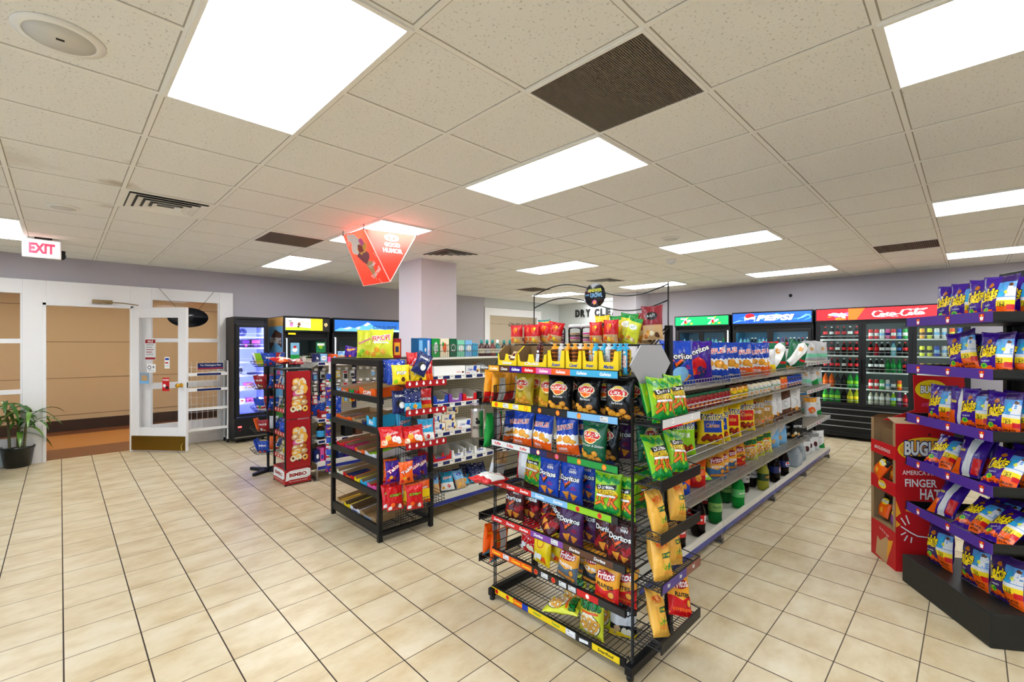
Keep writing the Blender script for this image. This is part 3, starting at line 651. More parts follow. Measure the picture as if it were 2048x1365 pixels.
def wood_mat(name, a, c2):
    m, nt, b = nodes(name); L = nt.links
    tc = nt.nodes.new('ShaderNodeTexCoord').outputs['Object']
    mp = nt.nodes.new('ShaderNodeMapping'); mp.inputs['Scale'].default_value = (1.5, 22, 8); L.new(tc, mp.inputs[0])
    L.new(mixc(nt, noise_tex(nt, mp.outputs[0], 2.2, 5), srgb(a), srgb(c2)), b.inputs['Base Color'])
    b.inputs['Roughness'].default_value = .35
    return m
GU, GV, PU, PV = .345, .25, .610, .620          # ceiling grid
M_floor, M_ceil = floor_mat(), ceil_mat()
M_wall = wall_mat('lavender_grey_wall_paint', 'b4afb8'); M_wall2 = wall_mat('pale_grey_wall_paint', 'c9ccc9'); M_col = wall_mat('white_lavender_column_paint', 'd3cfd8')
M_white = mat('paint', 'f1eff0'); M_black = mat('coat', 'charcoal'); M_tbar = mat('paint', 'f2f0ea'); M_frame = mat('coat', '101012')
M_hall = wall_mat('tan_hall_panel', 'd3bd98'); M_wood = wood_mat('orange_wood_strip', 'a9692e', 'd79a52'); M_woodd = wood_mat('brown_wood_threshold', '6b4128', '8a573a')

U0, V0 = -4.2, -4.2
mb = MB(); mb.box(U0, V0, -.1, UA + .2, VW + .04, 0, M_floor); struct('floor', mb)
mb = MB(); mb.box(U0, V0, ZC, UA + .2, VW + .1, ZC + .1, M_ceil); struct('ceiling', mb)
mb = MB()
for k in range(-8, 18):
    u = GU + k * PU
    if U0 < u < UA: mb.box(u - .012, V0, ZC - .004, u + .012, VW, ZC + .001, M_tbar)
for k in range(-8, 15):
    v = GV + k * PV
    if V0 < v < VW: mb.box(U0, v - .012, ZC - .0035, UA, v + .012, ZC + .001, M_tbar)
struct('ceiling_grid', mb)
# door wall with its openings (shop side faces -Y)
mb = MB()
mb.box(U0, VW, 0, -1.45, VW + .12, ZC, M_wall); mb.box(-1.45, VW, 2.46, 2.08, VW + .12, ZC, M_wall); mb.box(2.08, VW, 0, 7.79, VW + .12, ZC, M_wall)
mb.box(7.79, VW, 2.56, 9.95, VW + .12, ZC, M_wall2); mb.box(7.79, VW, 0, 9.95, VW + .12, .8, M_wall2); mb.box(9.95, VW, 0, UA + .2, VW + .12, ZC, M_wall2)
struct('wall_left', mb)
mb = MB()
mb.box(UW, V0, 0, UW + .15, 5.4, ZC, M_wall); mb.box(9.35, 5.4, 0, UW + .15, 6.02, ZC, M_col); struct('wall_back', mb)
mb = MB(); mb.box(UW, 6.02, 0, UA + .02, 6.1, ZC, M_wall2); mb.box(UA, 6.02, 0, UA + .15, VW, ZC, M_wall2); struct('wall_far', mb)
mb = MB(); mb.box(U0 - .15, V0 - .15, 0, UA, V0, ZC, M_wall); struct('wall_right', mb)
mb = MB(); mb.box(U0 - .15, V0, 0, U0, -2.6, ZC, M_wall); mb.box(U0 - .15, 6.2, 0, U0, VW, ZC, M_wall); mb.box(U0 - .15, -2.6, 0, U0, 6.2, .5, M_wall); mb.box(U0 - .15, -2.6, 2.62, U0, 6.2, ZC, M_wall)
struct('wall_front', mb)
mb = MB()
for v in (-2.6, -.4, 1.8, 4.0, 6.14): mb.box(U0 - .1, v, .5, U0 - .03, v + .06, 2.62, M_white)
mb.box(U0 - .07, -2.6, .5, U0 - .06, 6.2, 2.62, glass('shop_window_glass')); struct('window_1', mb)
mb = MB(); mb.box(3.575, 5.4, 0, 4.19, 5.99, ZC, M_col); struct('column', mb)
# white woodwork round the glass door
def rail(mb, u0, u1, z0, z1, v0=VW - .045, v1=VW + .05): mb.bbox(u0, v0, z0, u1, v1, z1, M_white, .004)
mb = MB()
for a, c in ((-.356, -.134), (.739, .987), (1.884, 2.08), (-1.45, -1.3)): rail(mb, a, c, 0, 2.46)
rail(mb, -1.3, -.356, 2.27, 2.46); rail(mb, -.134, .739, 2.125, 2.46); rail(mb, .987, 1.884, 2.275, 2.46)
mb.bbox(-.17, VW - .06, 0, -.134, VW - .04, 2.16, M_white, .003); mb.bbox(.739, VW - .06, 0, .775, VW - .04, 2.16, M_white, .003); mb.bbox(-.17, VW - .06, 2.125, .775, VW - .04, 2.16, M_white, .003)
struct('trim_1', mb)
def sash(name, u0, u1, z0, z1, rails):
    mb = MB()
    for a, c in ((z0, z0 + .0), ): pass
    mb.bbox(u0, VW - .035, 0.0, u1, VW + .04, z0, M_white, .003)
    for a, c in rails: mb.bbox(u0, VW - .035, a, u1, VW + .03, c, M_white, .003)
    for a in (u0, u1 - .02): mb.bbox(a, VW - .03, z0, a + .02, VW + .03, z1, M_white, .003)
    o = struct(name, mb)
    g = MB(); g.box(u0, VW, z0, u1, VW + .006, z1, glass('door_glass')); struct('window_glass', g, o)
sash('window_2', -1.3, -.356, .36, 2.27, ((1.608, 1.67), (.939, .996)))
sash('window_3', .987, 1.884, .36, 2.275, ((1.625, 1.688), (.907, 1.0)))
mb = MB()
mb.bbox(7.775, VW - .03, 2.35, 9.96, VW + .02, 2.55, M_white, .004); mb.bbox(7.775, VW - .03, .8, 7.95, VW + .02, 2.35, M_white, .004); mb.bbox(9.78, VW - .03, .8, 9.96, VW + .02, 2.35, M_white, .004); mb.bbox(7.95, VW - .03, .8, 9.78, VW + .02, .95, M_white, .004)
o = struct('window_4', mb)
g = MB(); g.box(7.95, VW, .95, 9.78, VW + .006, 2.35, glass('door_glass')); struct('window_glass', g, o)
# hallway behind the door
HV = 11.7
mb = MB(); mb.box(-5, VW + .04, -.1, 13, 9.75, .0, M_woodd); mb.box(-5, 9.75, -.1, 13, 11.2, 0, M_wood); mb.box(-5, 11.2, -.1, 13, HV, .0, M_woodd); struct('floor_hall', mb)
mb = MB(); mb.box(-5, HV, 0, 13, HV + .1, 2.7, M_hall)
for z in (.3, .977, 1.644, 2.31): mb.box(-5, HV - .004, z - .012, 13, HV, z, mat('paint', '8d7a5c'))
struct('wall_hall', mb)
mb = MB(); mb.box(-5, HV - .02, 0, 13, HV, .2, mat('paint', '3a2a22')); struct('baseboard_hall', mb)
mb = MB(); mb.box(-5, VW + .12, 2.7, 13, HV + .1, 2.8, mat('paint', 'e8dcc4')); struct('ceiling_hall', mb)
mb = MB(); mb.box(-5.1, VW + .1, 0, -5, HV, 2.7, M_hall); mb.box(13, VW + .1, 0, 13.1, HV, 2.7, M_hall); struct('wall_hall_end', mb)
for u in (-3.2, -1.6, 0, 1.6, 3.2, 6.4, 8, 9.6):
    t = thing('downlight', 'small round warm downlight in the hallway ceiling beyond the glass door', 'light', (u, 10.3, 2.7), 0, 'hallway downlights')
    a = MB(); a.lathe([(.075, -.006), (.075, 0), (.055, 0), (.055, -.006)], M_white, 20, cap=False); a.build('ring', t)
    a = MB(); a.lathe([(.055, -.002), (.055, 0)], emit('warm_lamp', (1, .88, .7), 240), 20); a.build('lamp', t)

# ------------------------------------------------------------------ ceiling fittings
E_LENS = emit('fluorescent_lens', (.93, .975, 1), 7.6)
def troffer(k, j, label):
    u, v = GU + k * PU, GV + j * PV
    t = thing('ceiling_light', label, 'ceiling light', (u, v, ZC), 0, 'fluorescent ceiling lights')
    a = MB(); w, l = PU, PV * 2
    for q in ((0, 0, w, .02), (0, l - .02, w, l), (0, .02, .02, l - .02), (w - .02, .02, w, l - .02)): a.box(q[0], q[1], -.012, q[2], q[3], 0, M_tbar)
    a.build('frame', t)
    a = MB(); a.box(.02, .02, -.008, w - .02, l - .02, -.002, E_LENS); a.build('diffuser', t)
for k, j, lab in [(0, 2, 'largest lit ceiling panel, above the open floor near the round grille'), (3, 2, 'lit ceiling panel beside the big dark vent grille'), (3, -2, 'lit ceiling panel in the top corner above the purple snack stand'),
                  (3, 6, 'lit ceiling panel right behind the hanging red banner'), (3, 10, 'lit ceiling panel nearest the wall with the beer freezer'), (8, -2, 'lit ceiling panel over the purple snack stand, nearer of two'),
                  (8, 2, 'lit ceiling panel above the long chip gondola'), (8, 6, 'lit ceiling panel just beyond the square column, above the wire rack sign'), (13, -2, 'lit ceiling panel over the purple snack stand, farther of two'), (13, 2, 'lit ceiling panel in front of the blue cola cooler'),
                  (13, 6, 'lit ceiling panel in front of the pier by the green cooler'), (13, 10, 'lit ceiling panel behind the round black sign'), (16, 10, 'lit ceiling panel over the wall with black letters'), (-2, 10, 'lit ceiling panel cut by the photo edge beside the exit sign'),
                  (-5, 2, 'added unseen ceiling panel by the shop window, middle row'), (-5, 6, 'added unseen ceiling panel by the shop window, row nearest the door wall'), (-5, -2, 'added unseen ceiling panel by the shop window, row nearest the side wall'), (0, -6, 'added unseen ceiling panel by the side wall behind the camera'), (5, -6, 'added unseen ceiling panel by the side wall beside the snack stand')]:  # shop window and side wall panels are added, unseen, to light the near floor
    troffer(k, j, lab)
def grille(k, j, label, n=60):
    u, v = GU + k * PU, GV + j * PV
    t = thing('air_return_grille', label, 'vent', (u, v, ZC), 0)
    a = MB(); w, l = PU, PV
    for q in ((0, 0, w, .016), (0, l - .016, w, l), (0, .016, .016, l - .016), (w - .016, .016, w, l - .016)): a.box(q[0], q[1], -.01, q[2], q[3], 0, M_tbar)
    a.build('frame', t)
    a = MB(); a.box(.016, .016, -.002, w - .016, l - .016, -.001, mat('paint', '2a241c'))
    for i in range(n):
        y = .018 + (l - .036) * i / n; a.box(.016, y, -.008, w - .016, y + .0045, -.002, mat('paint', '75695a'))
    for i in range(n):
        x = .018 + (w - .036) * i / n; a.box(x, .016, -.007, x + .002, l - .016, -.002, mat('paint', '6a5f50'))
    a.build('eggcrate_mesh', t)
grille(2, 1, 'large dark square return grille near the middle of the ceiling'); grille(2, 8, 'dark return grille in front of the hanging red banner', 30)
grille(11, 0, 'dark return grille over the cola coolers beside the snack stand', 30); grille(11, 10, 'small dark return grille near the dry cleaning corner', 24)
def diffuser(k, j, label, op='k'):
    u, v = GU + k * PU, GV + j * PV
    t = thing('air_diffuser', label, 'vent', (u + PU / 2, v + PV / 2, ZC), 0)
    a = MB(); dk = mat('paint', '3a3a36')
    a.box(-.3, -.3, -.003, .3, .3, 0, M_tbar); a.box(-.265, -.265, -.005, .265, .265, -.003, dk); a.build('face_plate', t)
    for i in range(4):
        r = .1 + .053 * i; a = MB()
        for s in (-1, 1):
            a.add([(-r, s * r, -.03 + .004 * i), (r, s * r, -.03 + .004 * i), (r - .04, s * (r - .04), -.006), (-r + .04, s * (r - .04), -.006), (-r, s * r, -.027 + .004 * i), (r, s * r, -.027 + .004 * i)], [(0, 1, 2, 3), (4, 5, 1, 0)], M_tbar)
            a.add([(s * r, -r, -.03 + .004 * i), (s * r, r, -.03 + .004 * i), (s * (r - .04), r - .04, -.006), (s * (r - .04), -r + .04, -.006), (s * r, -r, -.027 + .004 * i), (s * r, r, -.027 + .004 * i)], [(0, 1, 2, 3), (4, 5, 1, 0)], M_tbar)
        a.build('louver', t)
diffuser(0, 7, 'louvred air diffuser on the stained ceiling tiles'); diffuser(5, 7, 'dark louvred diffuser in front of the square column'); diffuser(11, 7, 'louvred diffuser above the pier by the green cooler')
def speaker(u, v, r, label, core=True):
    t = thing('ceiling_speaker', label, 'ceiling speaker', (u, v, ZC), 0)
    a = MB(); a.lathe([(r, -.001), (r, -.006), (r * .8, -.012), (r * .78, -.012), (r * .78, -.001)], M_tbar, 36); a.build('ring', t)
    a = MB(); a.lathe([(r * .78, -.004), (r * .78, -.011), (.001, -.013)], mat('paint', 'd6d4cc'), 32); a.build('mesh_cover', t)
    if core:
        a = MB(); a.box(-.012, -.004, -.017, .012, .004, -.012, mat('plastic', 'black')); a.build('badge', t)
speaker(0, 2.5, .135, 'large round white speaker grille in the nearest ceiling corner'); speaker(.02, 5.6, .11, 'round ceiling speaker beside the stained tiles', False)
speaker(4.92, 2.4, .1, 'round ceiling speaker over the long chip gondola', False); speaker(4.81, 5.34, .1, 'round ceiling speaker just past the square column', False)
t = thing('smoke_detector', 'small white smoke detector between two lit ceiling panels', 'smoke detector', (6.18, 3.01, ZC))
a = MB(); a.lathe([(.07, 0), (.07, -.02), (.055, -.03)], M_white, 24); a.build('base', t)
a = MB(); a.lathe([(.05, -.03), (.042, -.055), (.02, -.06)], mat('plastic', 'lgrey'), 24); a.build('sensor_head', t)

# ------------------------------------------------------------------ door, exit sign, plant, magazine rack
D0, D1 = Vector((.76, 8.83, 0)), Vector((1.335, 8.165, 0))
dl = (D1 - D0).length; dang = math.atan2(D1.y - D0.y, D1.x - D0.x)
mb = MB(); W = dl
def drail(x0, x1, z0, z1): mb.bbox(x0, -.022, z0, x1, .022, z1, M_white, .003)
drail(0, .13, .012, 2.14); drail(W - .13, W, .012, 2.14); drail(.13, W - .13, .012, .36); drail(.13, W - .13, 1.99, 2.14)
door = mb.build('door_1'); door['kind'] = 'structure'; door.location = D0; door.rotation_euler = (0, 0, dang)
a = MB(); a.box(.13, -.004, .36, W - .13, .004, 1.99, glass('door_glass')); a.build('glass', door)
a = MB(); a.bbox(.01, -.027, .02, W - .012, -.021, .235, mat('metal', '8a6a2c'), .001); a.build('kick_plate', door)
a = MB(); a.lathe([(.032, 0), (.03, .008), (.012, .012), (.012, .04), (.03, .055), (.034, .07), (.026, .085), (.001, .088)], mat('metal', 'd4a437'), 20, M=Matrix.Translation((W - .075, -.022, .99)) @ Matrix.Rotation(PI / 2, 4, 'X')); a.build('knob', door)
a = MB(); a.box(W - .004, -.012, .95, W + .001, .012, 1.03, mat('metal', '6a5526')); a.build('latch_plate', door)
a = MB(); a.tube([(W - .05, -.05, .03), (W - .06, -.045, .1), (W - .03, -.05, .14)], .006, mat('metal', 'c9b050')); a.tube([(W - .05, -.022, .12), (W - .05, -.05, .1)], .005, mat('metal', 'c9b050')); a.build('door_stop', door)
t = thing('door_closer', 'metal closer arm fixed over the open doorway', 'door closer', (.42, VW - .06, 2.2))
a = MB(); a.bbox(-.1, -.05, -.02, .12, 0.012, .03, mat('metal', '9a8462'), .004); a.build('body', t)
a = MB(); a.tube([(.0, -.04, .0), (.22, -.16, -.01), (.4, -.12, -.03)], .008, mat('metal', '9a8462')); a.build('arm', t)
# papers taped to the door glass
def door_paper(name, x, z, w, h, base, A, label, cat):
    mb = MB(); mb.box(-w / 2, .0, -h / 2, w / 2, .0012, h / 2, mat('card', base))
    mb.art(A, lambda px, py, l: (px, -l, py), lift=.0006)
    o = mb.build(name); M = Matrix.Translation(D0) @ Matrix.Rotation(dang, 4, 'Z') @ Matrix.Translation((x, .0065 if False else -.0064, z))
    o.location = M.translation; o.rotation_euler = (0, 0, dang); tag(o, label, cat)
A = Art().rect(-.08, .09, .08, .145, 'darkred').rect(-.08, -.15, .08, -.12, 'darkred').text('SALE', 0, .117, .03, 'white', bold=.02)
for i in range(5): A.rect(-.065, .06 - .035 * i, .05 - .02 * (i % 2), .07 - .035 * i, 'darkred' if i in (2, 3) else 'grey')
door_paper('poster', .30, 1.52, .17, .31, 'lgrey', A, 'grey and red printed notice taped to the door glass', 'notice')
door_paper('notice', .315, 1.24, .14, .12, 'white', Art().ring(-.03, .01, .03, .01, 'navy').rect(.02, 0, .05, .03, 'grey').rect(-.05, -.04, .05, -.034, 'grey'), 'small white paper with round blue seal on door glass', 'notice')
door_paper('photo_card', .20, 1.09, .16, .16, '8fa3b8', Art().blob(0, 0, .06, 'tan', 1).rect(-.08, -.08, .08, -.04, 'sky'), 'faded blue photo card low on the door glass', 'photo card')
door_paper('flyer', .565, 1.32, .08, .17, 'white', Art().rect(-.03, .04, .03, .07, 'blue').rect(-.03, -.01, .02, .01, 'red').rect(-.03, -.05, .03, -.045, 'grey'), 'narrow white sticker with blue square on door glass', 'sticker')
door_paper('push_sticker', .545, 1.0, .11, .2, 'red', Art().text('PUSH', 0, .065, .03, 'white', bold=.03).blob(-.02, -.02, .03, 'white', 1).blob(.02, -.05, .03, 'black', 2), 'red sticker beside the brass door knob', 'sticker')

# exit sign
t = thing('exit_sign', 'lit EXIT sign with red letters hanging from ceiling', 'exit sign', (-.145, 7.4, 2.675))
a = MB(); a.bbox(-.155, -.03, -.105, .155, .03, .105, M_white, .006); a.build('housing', t)
a = MB(); a.box(-.14, -.0325, -.09, .14, -.03, .09, mat('backlit', 'f2e6e2')); a.art(Art().text('EXIT', 0, 0, .12, 'e8354a', bold=.06, w=.21), lambda x, y, l: (x, -.0325 - l, y), 'backlit', lift=.001); a.build('face', t)
a = MB(); a.box(-.06, -.03, .105, .08, .03, .125, M_frame); a.build('ceiling_mount', t)
t = thing('dome_camera', 'black dome security camera behind the exit sign', 'security camera', (.0, 8.3, ZC))
a = MB(); a.lathe([(.05, 0), (.05, -.045), (.055, -.05)], mat('plastic', 'black'), 20); a.build('base', t)
a = MB(); a.lathe([(.055, -.05), (.055, -.07), (.048, -.095), (.03, -.112), (.001, -.118)], mat('plastic', '0b0b0d'), 20); a.build('dome', t)

# potted plant by the door
pl = pt_z(120 * .29268, 560 + 1275 * .29304, 0)
t = thing('potted_plant', 'long-leaved plant in a black nursery pot beside the doorway', 'plant', (pl[0], pl[1], 0))
a = MB(); a.lathe([(.115, 0), (.125, .01), (.155, .235), (.165, .24), (.165, .265), (.152, .265), (.145, .225)], mat('plastic', '1c201f'), 28); a.build('pot', t)
a = MB(); a.lathe([(.147, .222), (.147, .235), (.06, .25), (.001, .25)], mat('card', '4a3a2c'), 20); a.build('soil', t)
q = random.Random(5); stems = []
for x, y, h, bx in ((-.07, .02, .62, -.05), (.06, -.03, .5, .06), (.0, .05, .4, .02)):
    a = MB(); a.tube([(x, y, .23), (x + bx * .2, y, .23 + h * .5), (x + bx, y, .23 + h)], .014, mat('paint', '5f5a33'), 7); a.build('stem', t); stems.append((x + bx, y, .23 + h))
M_leaf = mat('plastic', '3f6b2c'); M_leaf2 = mat('plastic', '6f9a3e')
for k, (x, y, z) in enumerate(stems):
    for i in range(13):
        an = i * 2.4 + k; ln = q.uniform(.28, .42); lift = q.uniform(.1, .75); w = q.uniform(.02, .032)
        vs = []; fs = []; zz = z - q.uniform(0, .22)
        for j in range(8):
            f = j / 7; r = ln * (f - .12 * f * f); hz = lift * ln * f - .75 * ln * f ** 2.3 * (1.2 - .3 * lift)
            ww = w * math.sin(PI * min(1, .12 + .88 * f)) ** .7 + .001
            for s in (-1, 0, 1):
                vs.append((x + r * math.cos(an) - s * ww * math.sin(an), y + r * math.sin(an) + s * ww * math.cos(an), zz + hz + abs(s) * ww * .4))
        for j in range(7):
            for s in (0, 1): fs.append((j * 3 + s, j * 3 + s + 1, j * 3 + s + 4, j * 3 + s + 3))
        a = MB(); a.add(vs, fs, M_leaf if i % 3 else M_leaf2, True); a.build('leaf', t)
# teal machine cut by the photo edge
t = thing('teal_cabinet', 'pale teal cabinet cut off by the photo edge beside the plant', 'cabinet', (-.72, 8.1, 0))
a = MB(); a.bbox(-.2, -.3, .06, .19, .3, .98, mat('plastic', '8fc4bd'), .02); a.build('body', t)
a = MB(); a.bbox(-.2, -.31, .7, .195, -.2, .93, mat('plastic', '7d8f9b'), .01); a.build('control_panel', t)
a = MB(); a.box(-.18, -.27, 0, .17, .27, .06, M_frame); a.build('plinth', t)
# oval black sign hanging from two wires behind the door
t = thing('oval_sign', 'black oval sign hung from two wires in the side window', 'sign', (1.44, VW - .12, 2.02))
a = MB(); a.lathe([(.2, -.006), (.2, .006)], mat('plastic', '14171c'), 48, M=Matrix.Rotation(PI / 2, 4, 'X') @ Matrix.Diagonal((1.35, .78, 1, 1))); a.build('board', t)
for s in (-1, 1):
    a = MB(); a.tube([(s * .13, 0, .12), (s * .36, .06, .44)], .003, M_frame, 5); a.build('wire', t)
# white newspaper rack
t = thing('newspaper_rack', 'white wire newspaper rack on casters beside the open door', 'rack', (1.66, 8.6, 0))
pw = mat('paint', 'efefee')
for s in (-.27, .27):
    a = MB(); a.tube([(s, .1, .06), (s, .1, 1.33), (s, -.1, 1.33), (s, -.1, .06)], .013, pw, 8); a.build('side_frame', t)
for z in (.24, .56, .86, 1.1):
    a = MB(); a.bbox(-.27, -.13, z, .27, -.115, z + .045, pw, .003); a.box(-.27, -.115, z, .27, .1, z + .006, pw); a.build('shelf', t)
a = MB()
for i in range(8): a.tube([(-.26 + .074 * i, .1, .1), (-.26 + .074 * i, .1, 1.32)], .003, pw, 4)
for i in range(10): a.tube([(-.27, .1, .15 + .12 * i), (.27, .1, .15 + .12 * i)], .003, pw, 4)
a.build('wire_back', t)
for s in (-.27, .27):
    for y in (-.1, .1):
        a = MB(); a.lathe([(.028, -.012), (.03, 0), (.028, .012)], mat('plastic', 'black'), 14, M=Matrix.Translation((s, y, .03)) @ Matrix.Rotation(PI / 2, 4, 'Y')); a.build('caster', t)
a = MB(); a.bbox(-.14, -.125, 1.2, .2, -.115, 1.3, mat('plastic', 'navy'), .002); a.art(Art().text('The Washington Post', .03, 1.262, .035, 'white', shear=.2, w=.28).rect(-.14, 1.21, .2, 1.222, 'red'), lambda x, y, l: (x, -.125 - l, y)); a.build('header_card', t)
for z in (.86, 1.1):
    a = MB(); a.box(-.15, -.132, z + .006, .17, -.13, z + .04, mat('plastic', 'navy')); a.build('price_strip', t)
def paper_pile(u, v, z, w, d, h, ink, label, name='newspaper', cat='newspaper', rz=0):
    a = MB(); q = random.Random(int(u * 100 + z * 77))
    n = 5
    for i in range(n): a.bbox(-w / 2 + q.uniform(0, .01), -d / 2 + q.uniform(0, .01), h * i / n, w / 2 - q.uniform(0, .01), d / 2, h * (i + 1) / n - .0005, mat('card', ink if i % 2 else 'f2efe6'), .002)
    o = a.build(name); o.location = (u, v, z); o.rotation_euler = (0, 0, rz); tag(o, label, cat)
paper_pile(1.55, 8.6, 1.107, .26, .18, .035, '3a9cc4', 'blue folded paper pile on the rack top shelf'); paper_pile(1.80, 8.6, 1.107, .22, .18, .05, 'cfcfc8', 'grey newspaper pile on the rack top shelf')
paper_pile(1.52, 8.6, .867, .2, .18, .035, '3a9cc4', 'blue folded paper on the rack second shelf'); paper_pile(1.76, 8.6, .867, .26, .18, .025, 'd8d8d2', 'flat grey newspaper on the rack second shelf')
# dark dry-cleaning letters on the far wall, and the reversed lettering seen through the far window
def letters(txt, loc, rz, h, name, label, m, w=None, mirror=False, cat='letter', group=None, spacing=1.0, depth=.02, bold=.02):
    vs, fs, tw, th = text_shape(txt, 0, bold, spacing)
    k = h / th; s = -1 if mirror else 1; a = MB(); n = len(vs); kx = k if w is None else w / tw
    V = [(s * x * kx, -depth, y * k) for x, y in vs] + [(s * x * kx, 0, y * k) for x, y in vs]
    cnt = {}
    for f in fs:
        for i in range(len(f)):
            e = (f[i], f[(i + 1) % len(f)]); cnt[e] = 1
    side = [(e[0], e[1], e[1] + n, e[0] + n) for e in cnt if (e[1], e[0]) not in cnt]
    a.add(V, [list(f) for f in fs] + [[i + n for i in f][::-1] for f in fs] + side, m)
    o = a.build(name); o.location = loc; o.rotation_euler = (0, 0, rz); tag(o, label, cat, group); return o
def serif(ch, x0, x1, z0, z1, label):
    # slab-serif sign letter standing off the wall that faces -X
    vs_, fs_, tw, th = text_shape(ch, 0, .04)
    o = letters(ch, (UA - .004, (x0 + x1) / 2, (z0 + z1) / 2), -PI / 2, z1 - z0, 'sign_letter', label, mat('paint', '1b1b1a'), w=abs(x0 - x1), depth=.025, bold=.045)
    return o
zz0, zz1 = 2.385, 2.6
for ch, v in zip('DRYCLEANING', (8.14, 7.95, 7.76, 7.46, 7.27, 7.09, 6.9, 6.71, 6.56, 6.41, 6.26)):
    serif(ch, v + .075, v - .075 if ch != 'I' else v + .03, zz0, zz1, {'N': 'black wall letter N in the dry cleaning sign', 'I': 'black wall letter I in the dry cleaning sign'}.get(ch, 'black wall letter %s in the dry cleaning sign' % ch) if ch not in 'NI' else None)
for o in [o for o in COL.objects if o.name.startswith('sign_letter') and 'label' not in o]: o['label'] = 'black wall letter of the dry cleaning sign hidden behind the pier'; o['category'] = 'letter'; o['group'] = 'hidden end of the wall sign'
letters('CLEANING', (10.45, VW + 1.2, 2.2), 0, .12, 'reversed_lettering', 'brown reversed lettering seen through the far window', mat('paint', '7a5a38'), w=1.25, mirror=True, cat='lettering')
t = thing('wall_plate', 'tiny black wall hole cover above the blue cola cooler', 'wall plate', (UW - .002, 2.44, 2.53))
a = MB(); a.lathe([(.03, 0), (.03, .01), (.001, .012)], mat('plastic', 'black'), 16, M=Matrix.Rotation(-PI / 2, 4, 'Y')); a.build('cap', t)
t = thing('wall_phone', 'small dark handset box on the column side', 'phone', (4.19, 5.55, 1.95))
a = MB(); a.bbox(0, -.04, -.14, .05, .04, .1, mat('plastic', '2a2a2c'), .008); a.build('case', t)
a = MB(); a.tube([(.03, 0, -.14), (.03, .01, -.5)], .006, mat('plastic', 'black')); a.build('cord', t)
# hanging four-sided vinyl banner
RB = dict(A=(2.15, 4.27, 2.75), B=(2.125, 4.68, 2.75), C=(2.68, 4.15, 2.75), D=(2.2325, 4.434, 2.2), E=(2.262, 3.95, 2.2))
P = {k: Vector(v) for k, v in RB.items()}; P['F'] = P['B'] + P['C'] - P['A']
def vinyl(h):
    m = bpy.data.materials.new('printed_vinyl_' + h); m.use_nodes = True; nt = m.node_tree; N, L = nt.nodes, nt.links
    b = N['Principled BSDF']; b.inputs['Base Color'].default_value = srgb(h); b.inputs['Roughness'].default_value = .35
    tr = N.new('ShaderNodeBsdfTranslucent'); tr.inputs['Color'].default_value = srgb(h); mx = N.new('ShaderNodeMixShader'); mx.inputs[0].default_value = .5
    L.new(b.outputs[0], mx.inputs[1]); L.new(tr.outputs[0], mx.inputs[2]); L.new(mx.outputs[0], N['Material Output'].inputs['Surface']); return m
M_vinyl = vinyl('f4503a')
t = thing('hanging_banner', 'red vinyl ice cream banner hanging in a wedge from ceiling', 'banner', (2.3, 4.3, 2.75))
def loc(p): return p - Vector((2.3, 4.3, 2.75))
for nm, ks in (('cone_panel', 'ABDE'), ('logo_panel', 'ACE'), ('back_panel', 'CFDE'), ('end_panel', 'BFD')):
    a = MB(); ps = [loc(P[k]) for k in ks]; nrm = (ps[1] - ps[0]).cross(ps[2] - ps[0]).normalized()
    cen = sum(ps, Vector()) / len(ps); out = nrm if nrm.dot(cen + Vector((0, 0, .3))) > 0 or True else -nrm
    base = 'f0503a'
    a.add(ps, [list(range(len(ps)))], M_vinyl)
    o = a.build(nm, t)
# art on the two front faces, laid on their true planes
def face_art(A, o, x, y, nm, toward):
    n = x.cross(y).normalized()
    if n.dot(toward) < 0: n = -n
    a = MB(); a.art(A, lambda px, py, l: loc(o) + x * px + y * py + n * (l + .002), 'plastic'); a.build(nm, t)
cdir = Vector((0, 0, 1.6)) - P['A']
x = (P['A'] - P['B']).normalized(); y = -(P['D'] - P['B']).normalized()
A = Art()
W_, H_ = (P['A'] - P['B']).length, (P['D'] - P['B']).length
A.poly([(.28, -.58), (.18, -.33), (.34, -.36)], 'tan').blob(.22, -.27, .12, '8d4a55', 3, 12).blob(.24, -.17, .12, 'corn', 5, 12).blob(.17, -.1, .1, 'white', 7, 12).blob(.22, -.2, .06, 'salsa', 9).blob(.28, -.13, .05, 'pink', 2).blob(.1, -.05, .06, 'white', 4).blob(.11, -.2, .07, 'white', 8)
A.text('Treat', .31, -.4, .045, 'white', rot=.45, bold=.03).text('Yourself', .32, -.49, .05, 'white', rot=.45, bold=.03).text('[', .34, -.58, .05, 'white', rot=.5).text(']', .42, -.3, .05, 'white', rot=.5).text('Ice', .04, -.1, .04, 'white', rot=PI / 2)
face_art(A, P['B'], x, y, 'cone_print', cdir)
x = (P['C'] - P['A']).normalized(); up = ((P['A'] + P['C']) / 2 - P['E']); y = (up - x * up.dot(x)).normalized()
A = Art(); cx = .27
A.ring(cx, -.075, .075, .016, 'white', 24, .62).ring(cx, -.075, .052, .013, 'white', 24, .7).poly([(cx - .025, -.06), (cx - .012, -.048), (cx, -.058), (cx + .012, -.048), (cx + .025, -.06), (cx, -.1)], 'white')
A.text('GOOD', cx - .005, -.165, .055, 'white', bold=.05, w=.16).text('HUMOR', cx - .01, -.24, .06, 'white', bold=.05, w=.2)
face_art(A, P['A'], x, y, 'logo_print', cdir)
a = MB()
for k1, k2 in ('AB', 'AC', 'BF', 'CF', 'DE', 'AE', 'BD', 'CE', 'FD'): a.tube([loc(P[k1]), loc(P[k2])], .005, mat('plastic', 'f6d9d2'), 5)
a.build('edge_piping', t)
